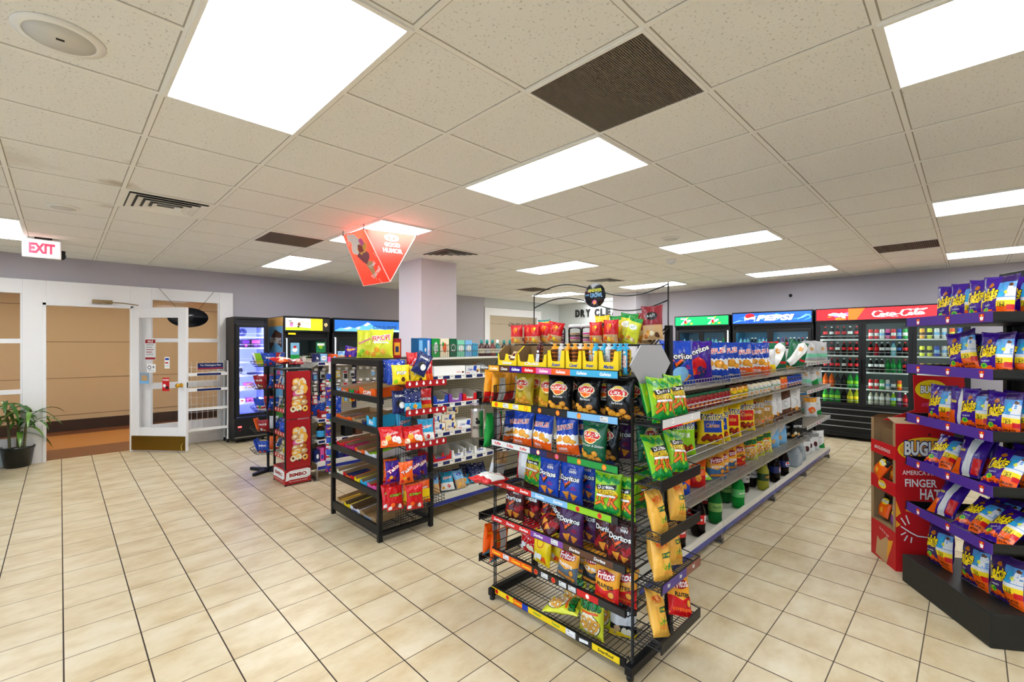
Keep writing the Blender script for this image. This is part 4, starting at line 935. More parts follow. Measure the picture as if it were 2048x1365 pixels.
for k in 'ABCF':
    a = MB(); a.tube([loc(P[k]), loc(P[k]) + Vector((0, 0, .05))], .003, M_frame, 5); a.lathe([(.008, -.008), (.008, .008)], M_frame, 8, M=Matrix.Translation(loc(P[k]))); a.build('hanger', t)
# light and world
w = bpy.data.worlds.new('sky'); sc.world = w; w.use_nodes = True
bg = w.node_tree.nodes['Background']; sk = w.node_tree.nodes.new('ShaderNodeTexSky'); sk.sky_type = 'HOSEK_WILKIE'; sk.turbidity = 4; sk.sun_direction = (-.3, .4, .7)
w.node_tree.links.new(sk.outputs[0], bg.inputs[0]); bg.inputs[1].default_value = 9.0
mb = MB(); mb.box(-30, -25, -.2, U0 - .16, 25, -.05, mat('paint', 'c9c6c0')); struct('ground_outside', mb)  # unseen pavement, added to bounce daylight up onto the ceiling
sc.view_settings.view_transform = 'Standard'; sc.view_settings.look = 'None'; sc.view_settings.gamma = 1; sc.view_settings.use_curve_mapping = False
sc.view_settings.exposure = 1.0
sc.cycles.use_denoising = True; sc.cycles.max_bounces = 8; sc.cycles.transparent_max_bounces = 16
# ------------------------------------------------------------------ the wire chip rack at the end of the long gondola
RU0, RU1, RV0, RV1 = 1.93, 2.315, 1.143, 2.115
RZ = [1.465, 1.24, 1.0, .75, .525, .315, .075]
rack = thing('wire_display_rack', 'tall black wire chip rack with coloured shelf strips and round sign', 'display rack', (2.12, 1.63, 0))
RO = Vector((2.12, 1.63, 0))
def rp(u, v, z): return Vector((u, v, z)) - RO
def strip_art(segs, h=.034):
    """coloured shelf strip: list of (start, end, ink, mark, mark ink) with 0..1 along the shelf"""
    A = Art()
    for s in segs:
        A.rect(s[0], 0, s[1], h, s[2])
        for k, mk in enumerate(s[3:]):
            n = len(s[3:]); x = s[0] + (s[1] - s[0]) * (k + .5) / n
            kind, ink = mk
            if kind == 'dot': A.ell(x, h / 2, .014, .014, ink, n=14).ring(x, h / 2, .015, .004, 'orange', 12)
            elif kind == 'tag': A.rect(x - .026, h * .12, x + .026, h * .92, ink).rect(x - .02, h * .28, x + .016, h * .36, 'grey').rect(x - .02, h * .62, x - .008, h * .82, 'grey')
            elif kind == 'cap': A.poly([(x - .03, h * .1), (x + .03, h * .3), (x + .03, h * .75), (x - .03, h * .6)], ink)
            elif kind: A.text(kind, x, h / 2, h * .5, ink, shear=.2, bold=.03)
    return A
STR = [
    [(0, .1, 'amber', ('Cookies', 'white')), (.1, .2, 'brown', ('Choco', 'white')), (.2, .31, 'purple', ('Galletas', 'white')), (.31, .43, 'red', ('Galletas', 'white')), (.43, .55, 'pink', ('Galletas', 'white')), (.55, .69, 'orange', ('Galletas', 'white')), (.69, .85, 'cyan', ('Galletas', 'white')), (.85, 1, 'cyan', ('Galletas', 'white'))],
    [(0, .37, 'yellow', ('dot', 'orange'), ('tag', 'lgrey'), ('tag', 'lgrey'), ('dot', 'yellow')), (.37, .66, 'charcoal', ('dot', 'amber'), ('dot', 'amber')), (.66, 1, 'sky', ('dot', 'amber'), ('tag', 'lgrey'))],
    [(0, .12, 'lgrey', ('Ruffles', 'red')), (.12, .24, 'lgrey', ('Ruffles', 'red')), (.24, .36, 'lgrey', ('Ruffles', 'red')), (.36, .5, 'navy', ('dot', 'cream')), (.5, .66, 'maroon', ('dot', 'pink')), (.66, 1, 'green', ('dot', 'amber'), ('dot', 'amber'))],
    [(0, .37, 'red', ('Doritos', 'white'), ('Doritos', 'white'), ('Doritos', 'white')), (.37, .66, 'sky', ('Doritos', 'white'), ('Doritos', 'white')), (.66, .96, 'lime', ('dot', 'red'), ('dot', 'red')), (.96, 1, 'charcoal')],
    [(0, .35, 'red', ('Doritos', 'white'), ('Doritos', 'white'), ('Doritos', 'white')), (.35, .6, 'violet', ('Doritos', 'white'), ('tag', 'lgrey')), (.6, .93, 'brown', ('Doritos', 'white'), ('Doritos', 'white')), (.93, 1, 'charcoal')],
    [(0, .36, 'orange', ('Cheetos', 'yellow'), ('tag', 'lgrey'), ('Cheetos', 'yellow'), ('Cheetos', 'yellow')), (.36, .7, 'charcoal', ('dot', 'red'), ('tag', 'lgrey'), ('dot', 'red'), ('tag', 'lgrey'), ('tag', 'lgrey')), (.7, .84, 'red', ('dot', 'white')), (.84, 1, 'charcoal')],
    [(0, .2, 'yellow', ('dot', 'red'), ('dot', 'red')), (.2, .28, 'orange', ('Cheetos', 'yellow')), (.28, .33, 'blue'), (.33, .62, 'yellow', ('Funyuns', 'green'), ('Funyuns', 'green')), (.62, .69, 'lgrey', ('tag', 'white')), (.69, .8, 'charcoal', ('cap', 'white')), (.8, .97, 'yellow', ('Smartfood', 'black'))],
]
M_wire = mat('coat', '1b1b1d')
def wire_shelf(u0, u1, v0, v1, z, o=RO, lip=.0, along='u', n=34, parent=None, m=None, r=.0022):
    """flat wire shelf: thin rods plus two cross rods and a heavier rim"""
    m = m or M_wire; a = MB()
    q = lambda u, v, zz: Vector((u, v, zz)) - o
    for i in range(n + 1):
        if along == 'u':
            v = v0 + (v1 - v0) * i / n; a.tube([q(u0, v, z), q(u1, v, z)], r, m, 4)
        else:
            u = u0 + (u1 - u0) * i / n; a.tube([q(u, v0, z), q(u, v1, z)], r, m, 4)
    for k in range(3):
        f = (k + .5) / 3
        if along == 'u': a.tube([q(u0 + (u1 - u0) * f, v0, z - .004), q(u0 + (u1 - u0) * f, v1, z - .004)], r * 1.3, m, 4)
        else: a.tube([q(u0, v0 + (v1 - v0) * f, z - .004), q(u1, v0 + (v1 - v0) * f, z - .004)], r * 1.3, m, 4)
    a.tube([q(u0, v0, z), q(u1, v0, z), q(u1, v1, z), q(u0, v1, z)], r * 1.8, m, 5, closed=True)
    return a.build('shelf', parent)
for i, z in enumerate(RZ):
    sh = wire_shelf(RU0 + .012, RU1 - .01, RV0 + .02, RV1 - .02, z - .03, parent=rack)
    v0, v1 = RV1 + (.04 if i == 0 else .012), RV0 + (.07 if i < 4 else .03)
    a = MB(); O = rp(RU0, v0, z - .034); L = v0 - v1
    a.box(RU0 - RO.x, v1 - RO.y, z - .038, RU0 + .012 - RO.x, v0 - RO.y, z + .004, M_frame)
    a.art(strip_art(STR[i]), lambda x, y, l: (O.x - l, O.y - x * L, O.z + y), 'plastic', lift=.0008)
    a.build('price_strip', sh)
    a = MB()
    for e in (v0, v1 ): a.tube([rp(RU0 + .004, e, z), rp(RU0 + .03, e, z + .008), rp(RU0 + .045, e, z - .03)], .003, M_wire, 5)
    a.build('end_loop', sh)
for v in (RV0, RV1):
    a = MB(); zt = 1.34
    for u in (1.94, 1.955, 2.29): a.tube([rp(u, v, .03), rp(u, v, zt if u < 2 else 1.62)], .0042, M_wire, 6)
    k = 0; z = .09
    while z < zt:
        a.tube([rp(1.94, v, z), rp(2.31, v, z)], .0026, M_wire, 5); z += .052
    a.build('side_grid', rack)
    a = MB(); a.bbox(2.30 - RO.x, v - .017 - RO.y, 0.03, 2.335 - RO.x, v + .017 - RO.y, 1.70, M_frame, .003); a.build('upright', rack)
    a = MB(); a.bbox(1.905 - RO.x, v - .02 - RO.y, .025, 2.34 - RO.x, v + .02 - RO.y, .07, M_frame, .004); a.build('base_rail', rack)
    for u in (1.925, 2.32):
        a = MB(); a.lathe([(.016, 0), (.018, .004), (.018, .02), (.012, .03)], mat('plastic', 'black'), 12, M=Matrix.Translation(rp(u, v, 0))); a.build('foot', rack)
    a = MB()
    for dv in (-.004, .012): a.tube([rp(1.95, v + dv * 2, 1.46), rp(1.98, v + dv * 2, 1.49), rp(2.31, v + dv, 1.69)], .004, M_wire, 6)
    a.build('brace', rack)
wire_shelf(2.14, 2.30, RV0 + .02, RV1 - .02, 1.595, parent=rack, n=40).name = 'top_shelf'
a = MB()
for v in (1.2,): a.tube([rp(2.1, v, 1.595), rp(2.1, v, 1.5), rp(2.3, v, 1.5), rp(2.3, v, 1.595)], .003, M_wire, 5)
for z in (1.53, 1.56): a.tube([rp(2.1, 1.2, z), rp(2.3, 1.2, z)], .0025, M_wire, 5)
a.build('basket_end', rack)
# sign frame of two wavy rods, and the round sign
a = MB()
for v in (RV0, RV1): a.tube([rp(2.312, v, 1.69), rp(2.312, v, 1.932)], .004, M_wire, 6)
for dz in (0, -.086):
    pts = []
    for i in range(33):
        f = i / 32; pts.append(rp(2.312, RV1 + (RV0 - RV1) * f, 1.932 + dz + .052 * math.sin(2 * PI * min(1, f * .98)) - .004 * f))
    a.tube(pts, .004, M_wire, 6)
a.build('sign_frame', rack)
vd = v_on(1190, 2.30)
a = MB(); a.lathe([(.074, -.004), (.074, .004)], mat('plastic', '15181f'), 40, M=Matrix.Translation(rp(2.300, vd, 1.895)) @ Matrix.Rotation(PI / 2, 4, 'Y'))
A = Art().text('ANSWER', .002, .03, .02, 'lemon', bold=.03, w=.1).text('THE', -.055, .003, .012, 'sky', bold=.02, rot=.1).text('GROWL', .012, .0, .026, 'sky', bold=.03, w=.09).ell(.0, -.042, .016, .014, 'pink').blob(.0, -.045, .012, 'amber', 3)
a.art(A, lambda x, y, l: tuple(rp(2.2955 - l, vd - x, 1.895 + y)), 'plastic'); a.build('round_sign', rack)
# wing shelves on both sides of the wire rack
WZ = [1.25, .97, .725, .495, .225]
WSTR = [[(0, 1, 'lgrey', ('tag', 'white'), ('tag', 'white'))], None, None, [(0, .6, 'purple', ('Simply', 'white'), ('Simply', 'white')), (.6, 1, '7a3a30', ('Simply', 'white'))], None]
for side, vv, w in ((-1, RV0, .145), (1, RV1, .15)):
    for i, z in enumerate(WZ):
        v1 = vv + side * w
        z0 = z - .035
        sh = wire_shelf(1.95, 2.36, min(vv + side * .012, v1), max(vv + side * .012, v1), z0, along='v', n=20, parent=rack)
        sh.name = 'wing_shelf'
        a = MB(); va, vb = sorted((v1, v1 + side * .006)); a.box(1.945 - RO.x, va - RO.y, z0 - .012, 2.365 - RO.x, vb - RO.y, z0 + .038, M_frame)
        if side < 0 and WSTR[i]:
            a.art(strip_art(WSTR[i], .044), lambda x, y, l: (1.95 + x * .41 - RO.x, v1 - .0065 - l - RO.y, z0 - .008 + y), 'plastic', lift=.0008)
            if i == 0: a.art(Art().rect(0, 0, .5, .008, 'red').rect(.5, 0, 1, .008, 'amber'), lambda x, y, l: (1.95 + x * .41 - RO.x, v1 - .0075 - l - RO.y, z0 - .01 + y), 'plastic', lift=.001)
        a.build('wing_strip', sh)
        a = MB()
        for u in (1.95, 2.36): a.tube([rp(u, vv, z0 + .05), rp(u, v1, z0 + .035), rp(u, v1, z0)], .003, M_wire, 5)
        a.build('side_wire', sh)
# grey hexagon card behind the wing shelf
t = thing('hexagon_card', 'light grey hexagon card fixed beside the yellow cookie trays', 'sign card', (2.08, 1.118, 1.5))
a = MB(); a.prism([(-.1, -.092), (.1, -.092), (.2, .0), (.1, .095), (-.1, .095), (-.2, 0)], -.003, .003, mat('card', 'a6a6aa'), M=Matrix.Rotation(PI / 2, 4, 'X')); a.build('card', t)

# ------------------------------------------------------------------ gondola shelving
def peg_mat():
    m, nt, b = nodes('pegboard'); L = nt.links
    tc = nt.nodes.new('ShaderNodeTexCoord').outputs['Object']; sp = nt.nodes.new('ShaderNodeSeparateXYZ'); L.new(tc, sp.inputs[0])
    d = []
    for o in (sp.outputs[0], sp.outputs[2]):
        f = mathn(nt, 'SUBTRACT', mathn(nt, 'FRACT', mathn(nt, 'DIVIDE', o, .0254)), .5); d.append(mathn(nt, 'MULTIPLY', f, f))
    hole = mathn(nt, 'LESS_THAN', mathn(nt, 'ADD', d[0], d[1]), .03)
    L.new(mixc(nt, hole, srgb('cdc6b2'), srgb('2e2a24')), b.inputs['Base Color']); b.inputs['Roughness'].default_value = .6
    return m
M_peg = peg_mat(); M_shelf = mat('coat', 'dcd8cc'); M_chrome = mat('metal', '9c9c9e')
def fence(a, u0, u1, v, z, h=.055, m=None, step=.075, rows=2):
    m = m or M_chrome
    for k in range(rows): a.tube([(u0 + .008, v, z + h * (k + 1) / rows), (u1 - .008, v, z + h * (k + 1) / rows)], .003, m, 5)
    n = max(2, int((u1 - u0) / step))
    for i in range(n + 1):
        u = u0 + .008 + (u1 - u0 - .016) * i / n; a.tube([(u, v, z), (u, v, z + h)], .0024, m, 4)
def gondola(name, label, secs, vf, depth, levels, strip, fences, base_z, top=1.44, far_levels=None):
    lip = (.085, .172) if fences else (base_z - .085, base_z + .012)
    M_sh = mat('coat', '8d887c') if fences else M_shelf
    o = Vector((secs[0][0], vf, 0)); t = thing(name, label, 'gondola', o)
    u0, u1 = secs[0][0] - o.x, secs[-1][1] - o.x; D = depth
    a = MB(); a.box(u0, .0 + D, .03, u1, D + .03, top, M_peg); a.build('back_panel', t)
    for s in sorted({x for q in secs for x in q}):
        a = MB(); x = s - o.x; a.bbox(x - .02, D - .02, 0, x + .02, D + .05, top + .02, M_shelf, .003); a.build('upright', t)
        a = MB(); a.box(x - .012, .0, .0, x + .012, D, .04, M_chrome); a.box(x - .03, .01, 0, x + .03, .05, .012, M_chrome); a.box(x - .012, .012, .0, x + .012, .02, lip[0] + .01, M_chrome); a.build('base_foot', t)
    for k, (p, q) in enumerate(secs):
        x0, x1 = p - o.x + .004, q - o.x - .004
        a = MB(); a.bbox(x0, .0, lip[0], x1, .02, lip[1], M_shelf, .003); a.box(x0, .02, base_z - .02, x1, D, base_z, M_shelf); dk = a.build('base_deck', t)
        a = MB(); a.box(x0, -.004, lip[0] + .004, x1, -.0005, lip[0] + .042, mat('plastic', '10288c')); a.build('kick_strip', dk)
        for i, z in enumerate(far_levels if (far_levels and k == len(secs) - 1) else levels):
            d2 = D - .02; a = MB(); a.bbox(x0, .0, z - .016, x1, d2, z, M_sh, .003)
            for x in (x0 + .01, x1 - .016): a.prism([(0, 0), (d2, 0), (d2, -.11)], 0, .006, M_shelf, M=Matrix.Translation((x, 0, z - .016)) @ Matrix(((0, 0, 1, 0), (1, 0, 0, 0), (0, 1, 0, 0), (0, 0, 0, 1))))
            sh = a.build('shelf', t)
            if strip or (far_levels and k == len(secs) - 1):
                a = MB(); fz = z - .04
                a.box(x0, -.008, fz, x1, -.0005, z + .004, mat('plastic', 'e4e2de'))
                A = Art(); n = int((x1 - x0) / .13); rr = random.Random(k * 9 + i)
                for j in range(n):
                    xx = j * (x1 - x0) / n
                    if strip: A.rect(xx + .005, .008, xx + .082, .038, 'navy').rect(xx + .09, .006, xx + .122, .04, 'white').rect(xx + .095, .026, xx + .117, .034, 'grey')
                    else: A.rect(xx + .01, .008, xx + .05, .036, 'silver').rect(xx + .055, .01, xx + .11, .034, 'pink' if rr.random() < .3 else 'a9a5a8').rect(xx + .06, .018, xx + .1, .024, 'grey')
                a.art(A, lambda x, y, l: (x0 + x, -.008 - l, fz + y), 'plastic'); a.build('price_strip', sh)
            elif fences:
                a = MB(); fence(a, x0, x1, .006, z, .085 if i < 2 else .055, step=.32 if i < len(levels) - 1 else .05); a.build('wire_fence', sh)
    return t
G2S = [(2.46, 3.78), (3.78, 5.16), (5.16, 6.4), (6.4, 7.68)]
G2Z = [.45, .755, 1.112, 1.285]
g2 = gondola('gondola_shelving', 'long white gondola of big chip bags, jars and bottles', G2S, 1.40, .46, G2Z, False, True, .125, 1.5, far_levels=[.60, 1.03, 1.375])
G1Z = [.19, .51, .78, 1.045, 1.305]
g1 = gondola('gondola_shelving', 'white gondola of boxed cakes behind the black candy rack', [(2.37, 3.6), (3.6, 4.85)], 3.45, .42, [.51, .78, 1.045, 1.305], True, False, .19, 1.46)
o = g1.location
a = MB(); a.bbox(0, 0, 1.455, 2.48, .44, 1.475, M_shelf, .003); tp = a.build('top_deck', g1)
a = MB(); fence(a, 0, 1.24, .0, 1.475, .115, mat('metal', '6f675c'), .022); fence(a, 1.24, 2.48, .0, 1.475, .115, mat('metal', '6f675c'), .022); a.build('wire_basket', tp)
g3 = gondola('gondola_shelving', 'white pegboard gondola of household goods behind the red bakery rack', [(2.125, 3.54)], 5.36, .42, [.47, .72, 1.385], True, False, .21, 1.42)
for x in (.18, .62, 1.02):
    a = MB(); a.box(x, .395, .76, x + .05, .415, 1.34, mat('plastic', '1c1c50')); a.build('hook_strip', g3)
for z in (1.27, 1.12, .98):
    a = MB(); a.tube([(.02, .36, z), (1.4, .36, z)], .004, M_chrome, 5)
    for i in range(15):
        x = .06 + i * .095; a.tube([(x, .41, z - .01), (x, .2, z), (x, .195, z + .015)], .002, M_chrome, 4); a.box(x - .02, .19, z + .005, x + .02, .194, z + .035, M_white)
    a.build('peg_hooks', g3)

# ------------------------------------------------------------------ black candy rack at the end of the second gondola
cr = thing('candy_rack', 'black steel candy rack with sloped shelves and red strips', 'display rack', (2.06, 3.8, 0))
CO = Vector((2.06, 3.8, 0))
CZ = [1.14, .888, .632, .37, .10]
for u, v, h in ((1.83, 4.24, 1.47), (1.83, 3.36, 1.47), (2.31, 3.345, 1.32), (2.31, 4.24, 1.47)):
    a = MB(); a.bbox(u - .018 - CO.x, v - .018 - CO.y, .0, u + .018 - CO.x, v + .018 - CO.y, h, M_frame, .003); a.build('post', cr)
for q in ((1.83, 3.36, 1.83, 4.24, 1.45), (1.83, 4.24, 2.31, 4.24, 1.45), (2.31, 3.36, 2.31, 4.24, 1.3)):
    a = MB(); a.bbox(q[0] - .016 - CO.x, q[1] - .016 - CO.y, q[4] - .035, q[2] + .016 - CO.x, q[3] + .016 - CO.y, q[4] + .02, M_frame, .003); a.build('top_rail', cr)
for u0, v0, u1, v1 in ((1.83, 3.36, 1.83, 4.24), (1.83, 3.36, 2.31, 3.345), (2.31, 3.345, 2.31, 4.24)):
    a = MB(); a.bbox(min(u0, u1) - .012 - CO.x, min(v0, v1) - .012 - CO.y, .05, max(u0, u1) + .012 - CO.x, max(v0, v1) + .012 - CO.y, .085, M_frame, .003); a.build('base_rail', cr)
for z in CZ:
    a = MB(); sl = .03
    for i in range(23):
        v = 3.385 + .84 * i / 22 - CO.y; a.tube([(1.84 - CO.x, v, z), (2.3 - CO.x, v, z + sl)], .0025, M_wire, 4)
    for k in range(4): a.tube([(1.85 + .145 * k - CO.x, 3.38 - CO.y, z - .004 + sl * k / 3), (1.85 + .145 * k - CO.x, 4.23 - CO.y, z - .004 + sl * k / 3)], .003, M_wire, 4)
    sh = a.build('shelf', cr)
    a = MB(); a.bbox(1.815 - CO.x, 3.378 - CO.y, z - .022, 1.84 - CO.x, 4.222 - CO.y, z + .03, M_frame, .003); a.build('front_rail', sh)
def red_strip(n):
    A = Art().rect(0, 0, 1, .05, 'bimbo')
    for i in range(n):
        x = (i + .5) / n; A.ell(x, .026, .028, .012, 'white', n=10).ell(x, .036, .016, .01, 'white', n=10)
    return A
CW = [1.30, 1.07, .80]
for z in CW:
    a = MB()
    for i in range(16): a.tube([(1.96 + .025 * i - CO.x, 3.17 - CO.y, z - .045), (1.96 + .025 * i - CO.x, 3.33 - CO.y, z - .03)], .0022, M_wire, 4)
    a.tube([(1.95 - CO.x, 3.335 - CO.y, z - .03), (1.95 - CO.x, 3.168 - CO.y, z - .045), (2.345 - CO.x, 3.168 - CO.y, z - .045), (2.345 - CO.x, 3.335 - CO.y, z - .03)], .004, M_wire, 5)
    sh = a.build('wing_shelf', cr)
    a = MB(); a.box(1.95 - CO.x, 3.16 - CO.y, z - .05, 2.345 - CO.x, 3.164 - CO.y, z + .002, mat('plastic', 'bimbo'))
    a.art(red_strip(6), lambda x, y, l: (1.95 + x * .395 - CO.x, 3.16 - l - CO.y, z - .05 + y), 'plastic', lift=.0006); a.build('price_strip', sh)
a = MB()
for zz in (.46, .26, .12, .14, .16, .18, .20, .34, .38, .42): a.tube([(1.96 - CO.x, 3.335 - CO.y, zz), (2.34 - CO.x, 3.335 - CO.y, zz)], .0022, M_wire, 4)
for i in range(17): a.tube([(1.96 + .0237 * i - CO.x, 3.335 - CO.y, .1), (1.96 + .0237 * i - CO.x, 3.335 - CO.y, 1.3)], .002, M_wire, 4)
a.build('side_grid', cr)
for z, w, h in ((.475, .15, .05), (.255, .16, .08)):
    a = MB(); b0, b1 = 3.33 - CO.y, 3.33 - w - CO.y
    for k in range(4): a.tube([(1.96 - CO.x, b0, z + h * k / 3), (1.96 - CO.x, b1, z + h * k / 3), (2.33 - CO.x, b1, z + h * k / 3), (2.33 - CO.x, b0, z + h * k / 3)], .0024, M_wire, 4)
    for i in range(14):
        x = 1.96 + .37 * i / 13 - CO.x; a.tube([(x, b0, z), (x, b1, z), (x, b1, z + h)], .0022, M_wire, 4)
    a.build('wire_basket', cr)

# ------------------------------------------------------------------ red bakery rack (picture panels of bread and rolls)
br = thing('bakery_rack', 'red bakery rack with bread picture panels and white name on its base', 'display rack', (1.93, 5.6, 0))
BO = Vector((1.93, 5.6, 0)); M_bim = mat('plastic', 'bimbo')
a = MB(); a.bbox(1.785 - BO.x, 5.405 - BO.y, .012, 2.072 - BO.x, 5.80 - BO.y, .185, M_bim, .004)
def bimbo(w):
    A = Art(); A.poly([(.02 * w, .04), (.05 * w, .13), (.2 * w, .15), (.85 * w, .155), (.97 * w, .14), (.97 * w, .07), (.85 * w, .05), (.2 * w, .05)], 'white').poly([(.06 * w, .066), (.09 * w, .125), (.22 * w, .14), (.84 * w, .142), (.92 * w, .13), (.92 * w, .078), (.84 * w, .062), (.22 * w, .06)], 'silver').poly([(.075 * w, .07), (.1 * w, .12), (.22 * w, .134), (.84 * w, .136), (.9 * w, .126), (.9 * w, .082), (.84 * w, .068), (.22 * w, .066)], 'white')
    A.text('BIMBO', .49 * w, .1, .042, 'darkred', bold=.05, w=.66 * w).text('Con el cariño de siempre', .5 * w, .028, .014, 'white', shear=.3, w=.7 * w)
    return A
a.art(bimbo(.287), lambda x, y, l: (1.785 + x - BO.x, 5.405 - l - BO.y, y + .015), 'plastic', lift=.001)
a.art(bimbo(.38), lambda x, y, l: (1.785 - l - BO.x, 5.795 - x - BO.y, y + .015), 'plastic', lift=.001); a.build('base', br)
for u, v in ((1.795, 5.415), (2.065, 5.415), (1.795, 5.79), (2.065, 5.79)):
    a = MB(); a.bbox(u - .011 - BO.x, v - .011 - BO.y, .18, u + .011 - BO.x, v + .011 - BO.y, 1.31, M_frame, .002); a.build('post', br)
    a = MB(); a.lathe([(.014, 0), (.014, .014)], mat('plastic', 'black'), 10, M=Matrix.Translation((u - BO.x, v - BO.y, 0))); a.build('foot', br)
def bread():
    A = Art()
    for x, y, r, c, s in ((.12, .36, .055, 'corn', .9), (.18, .34, .05, 'cream', 1.4), (.11, .3, .05, 'tan', .8), (.19, .29, .055, 'corn', 1.1), (.14, .24, .065, 'pink', .7), (.15, .255, .055, 'cream', .5), (.18, .2, .05, 'chipd', .7), (.11, .19, .05, 'tan', .7), (.14, .15, .085, 'chip', .5), (.11, .135, .05, 'corn', .6), (.2, .15, .04, 'tan', .8), (.14, .09, .04, 'cream', .9), (.08, .085, .035, 'cream', 1), (.21, .085, .035, 'corn', 1)):
        A.blob(x, y, r * 1.04, 'brown', 1, 13, s, .15).blob(x, y, r, c, 1, 13, s, .15).blob(x - r * .2, y + r * s * .2, r * .5, 'cream' if c != 'cream' else 'corn', 4, 9, s)
    for x, y in ((.08, .085), (.21, .085), (.145, .06)): A.ell(x, y, .014, .012, 'brown')
    for i in range(14): A.ell(.1 + .007 * i, .245 + .01 * math.sin(i * 2), .003, .003, 'white', n=6)
    return A
for z0, z1 in ((.19, .738), (.748, 1.29)):
    a = MB(); a.bbox(1.797 - BO.x, 5.402 - BO.y, z0, 2.065 - BO.x, 5.410 - BO.y, z1, M_bim, .002)
    a.art(bread(), lambda x, y, l: (1.79 + x - BO.x, 5.402 - l - BO.y, z0 + .02 + y * 1.1), 'plastic', lift=.001); a.build('picture_panel', br)
a = MB(); a.box(2.055 - BO.x, 5.42 - BO.y, .19, 2.062 - BO.x, 5.78 - BO.y, 1.29, mat('paint', 'd8d6d4')); a.build('back_panel', br)
a = MB()
for z in (.45, .72, .98, 1.24, 1.3): a.tube([(1.795 - BO.x, 5.41 - BO.y, z), (1.795 - BO.x, 5.79 - BO.y, z)], .005, M_wire, 5)
a.build('cross_rods', br)
BZ = [1.13, .86, .59, .33]
for z in BZ:
    a = MB(); a.box(1.80 - BO.x, 5.42 - BO.y, z - .035, 2.055 - BO.x, 5.785 - BO.y, z - .03, mat('paint', 'd8d6d4')); sh = a.build('shelf', br)
    a = MB(); a.box(1.792 - BO.x, 5.425 - BO.y, z - .045, 1.797 - BO.x, 5.78 - BO.y, z + .005, M_bim); a.art(red_strip(4), lambda x, y, l: (1.792 - l - BO.x, 5.78 - x * .355 - BO.y, z - .045 + y), 'plastic', lift=.0006); a.build('price_strip', sh)
a = MB(); a.box(1.785 - BO.x, 5.405 - BO.y, 1.30, 2.072 - BO.x, 5.795 - BO.y, 1.318, M_frame); a.build('top', br)
# round wire spinner rack behind it
sp = thing('spinner_rack', 'round black wire spinner of snack bags behind the red bakery rack', 'display rack', (1.86, 6.24, 0))
a = MB(); a.tube([(0, 0, .02), (0, 0, 1.5)], .016, M_frame, 10); a.build('pole', sp)
for i in range(4):
    an = i * PI / 2 + .6; a = MB(); a.prism([(0, -.05), (.25, -.015), (.25, .015), (0, .05)], .0, .035, M_frame, M=Matrix.Rotation(an, 4, 'Z')); a.build('foot', sp)
SZ = [.24, .5, .76, 1.04, 1.32]
for z in SZ:
    a = MB()
    for k in range(3): a.tube([(.2 * math.cos(2 * PI * i / 24) * (1 - .12 * (2 - k)), .2 * math.sin(2 * PI * i / 24) * (1 - .12 * (2 - k)), z + .03 * k) for i in range(24)], .003, M_wire, 5, closed=True)
    for i in range(16):
        c_, s_ = math.cos(i * PI / 8), math.sin(i * PI / 8); a.tube([(0, 0, z), (.152 * c_, .152 * s_, z), (.2 * c_, .2 * s_, z + .06)], .0022, M_wire, 4)
    a.build('wire_basket', sp)

# ------------------------------------------------------------------ purple and black snack stand
TA, TB = Vector((4.043, .33, 0)), Vector((3.466, -.072, 0))
E1 = (TA - TB).normalized(); E2 = Vector((E1.y, -E1.x, 0)); TL = (TA - TB).length
ts = thing('snack_stand', 'black octagon-cornered snack stand with five purple-edged trays', 'display stand', TB, math.atan2(E1.y, E1.x))
# local: x runs along the purple edge from the near corner, -y goes into the stand
TD = .62
a = MB(); a.bbox(0, -TD, 0, TL, 0, .183, mat('coat', '1f211f'), .006); a.build('base', ts)
TZ = [1.77, 1.465, 1.14, .85, .55]
for z in TZ:
    a = MB(); a.box(.0, -TD, z - .055, TL - .02, -.004, z - .045, M_frame); a.box(.0, -TD, z - .055, .008, 0, z, mat('coat', '1f211f')); a.box(TL - .035, -TD, z - .055, TL - .03, -.004, z, M_frame); tr = a.build('tray', ts)
    a = MB(); a.box(-.008, -.004, z - .055, TL - .05, .002, z + .002, mat('card', '4a2a8a'))
    A = Art()
    for x in (.11, .36, .6): A.poly([(x - .018, .045), (x + .018, .047), (x + .012, .008), (x - .012, .006)], 'red').poly([(x - .012, .03), (x + .012, .031), (x + .008, .012), (x - .008, .011)], 'white').ell(x, .038, .006, .004, 'yellow', n=8)
    a.art(A, lambda x, y, l: (TL - .05 - x, .002 + l, z - .055 + y), 'card', lift=.0006); a.build('purple_edge', tr)
a = MB(); a.box(.0, -TD, .18, TL, -TD + .02, 2.0, mat('coat', '141416')); a.build('back_panel', ts)
for x in (.03, TL - .04):
    a = MB(); a.bbox(x - .015, -TD + .03, .18, x + .015, -TD + .06, 2.02, M_frame, .003); a.build('post', ts)
a = MB(); a.bbox(-.1, -TD + .05, 1.98, TL - .05, -TD + .1, 2.05, M_frame, .004); a.bbox(TL - .08, -TD + .04, 1.96, TL - .02, -TD + .09, 2.03, mat('plastic', 'black'), .004); a.build('header_rail', ts)
def tpt(s, off, z):     # s metres from the far end along the purple edge, off metres into the stand
    return TA - E1 * s + E2 * off + Vector((0, 0, z))
TRZ = math.atan2(-E2.y, -E2.x) + PI / 2        # bags face the purple edge

# ------------------------------------------------------------------ red cardboard corn-horn display
BC, BL = Vector((4.175, .376, 0)), Vector((4.433, .541, 0))
d1 = (BL - BC).normalized(); d2 = Vector((d1.y, -d1.x, 0)); BW, BD = (BL - BC).length, .345
bg_ = thing('cardboard_display', 'red cardboard snack display with yellow oval name beside purple stand', 'display stand', BC, math.atan2(d2.y, d2.x))
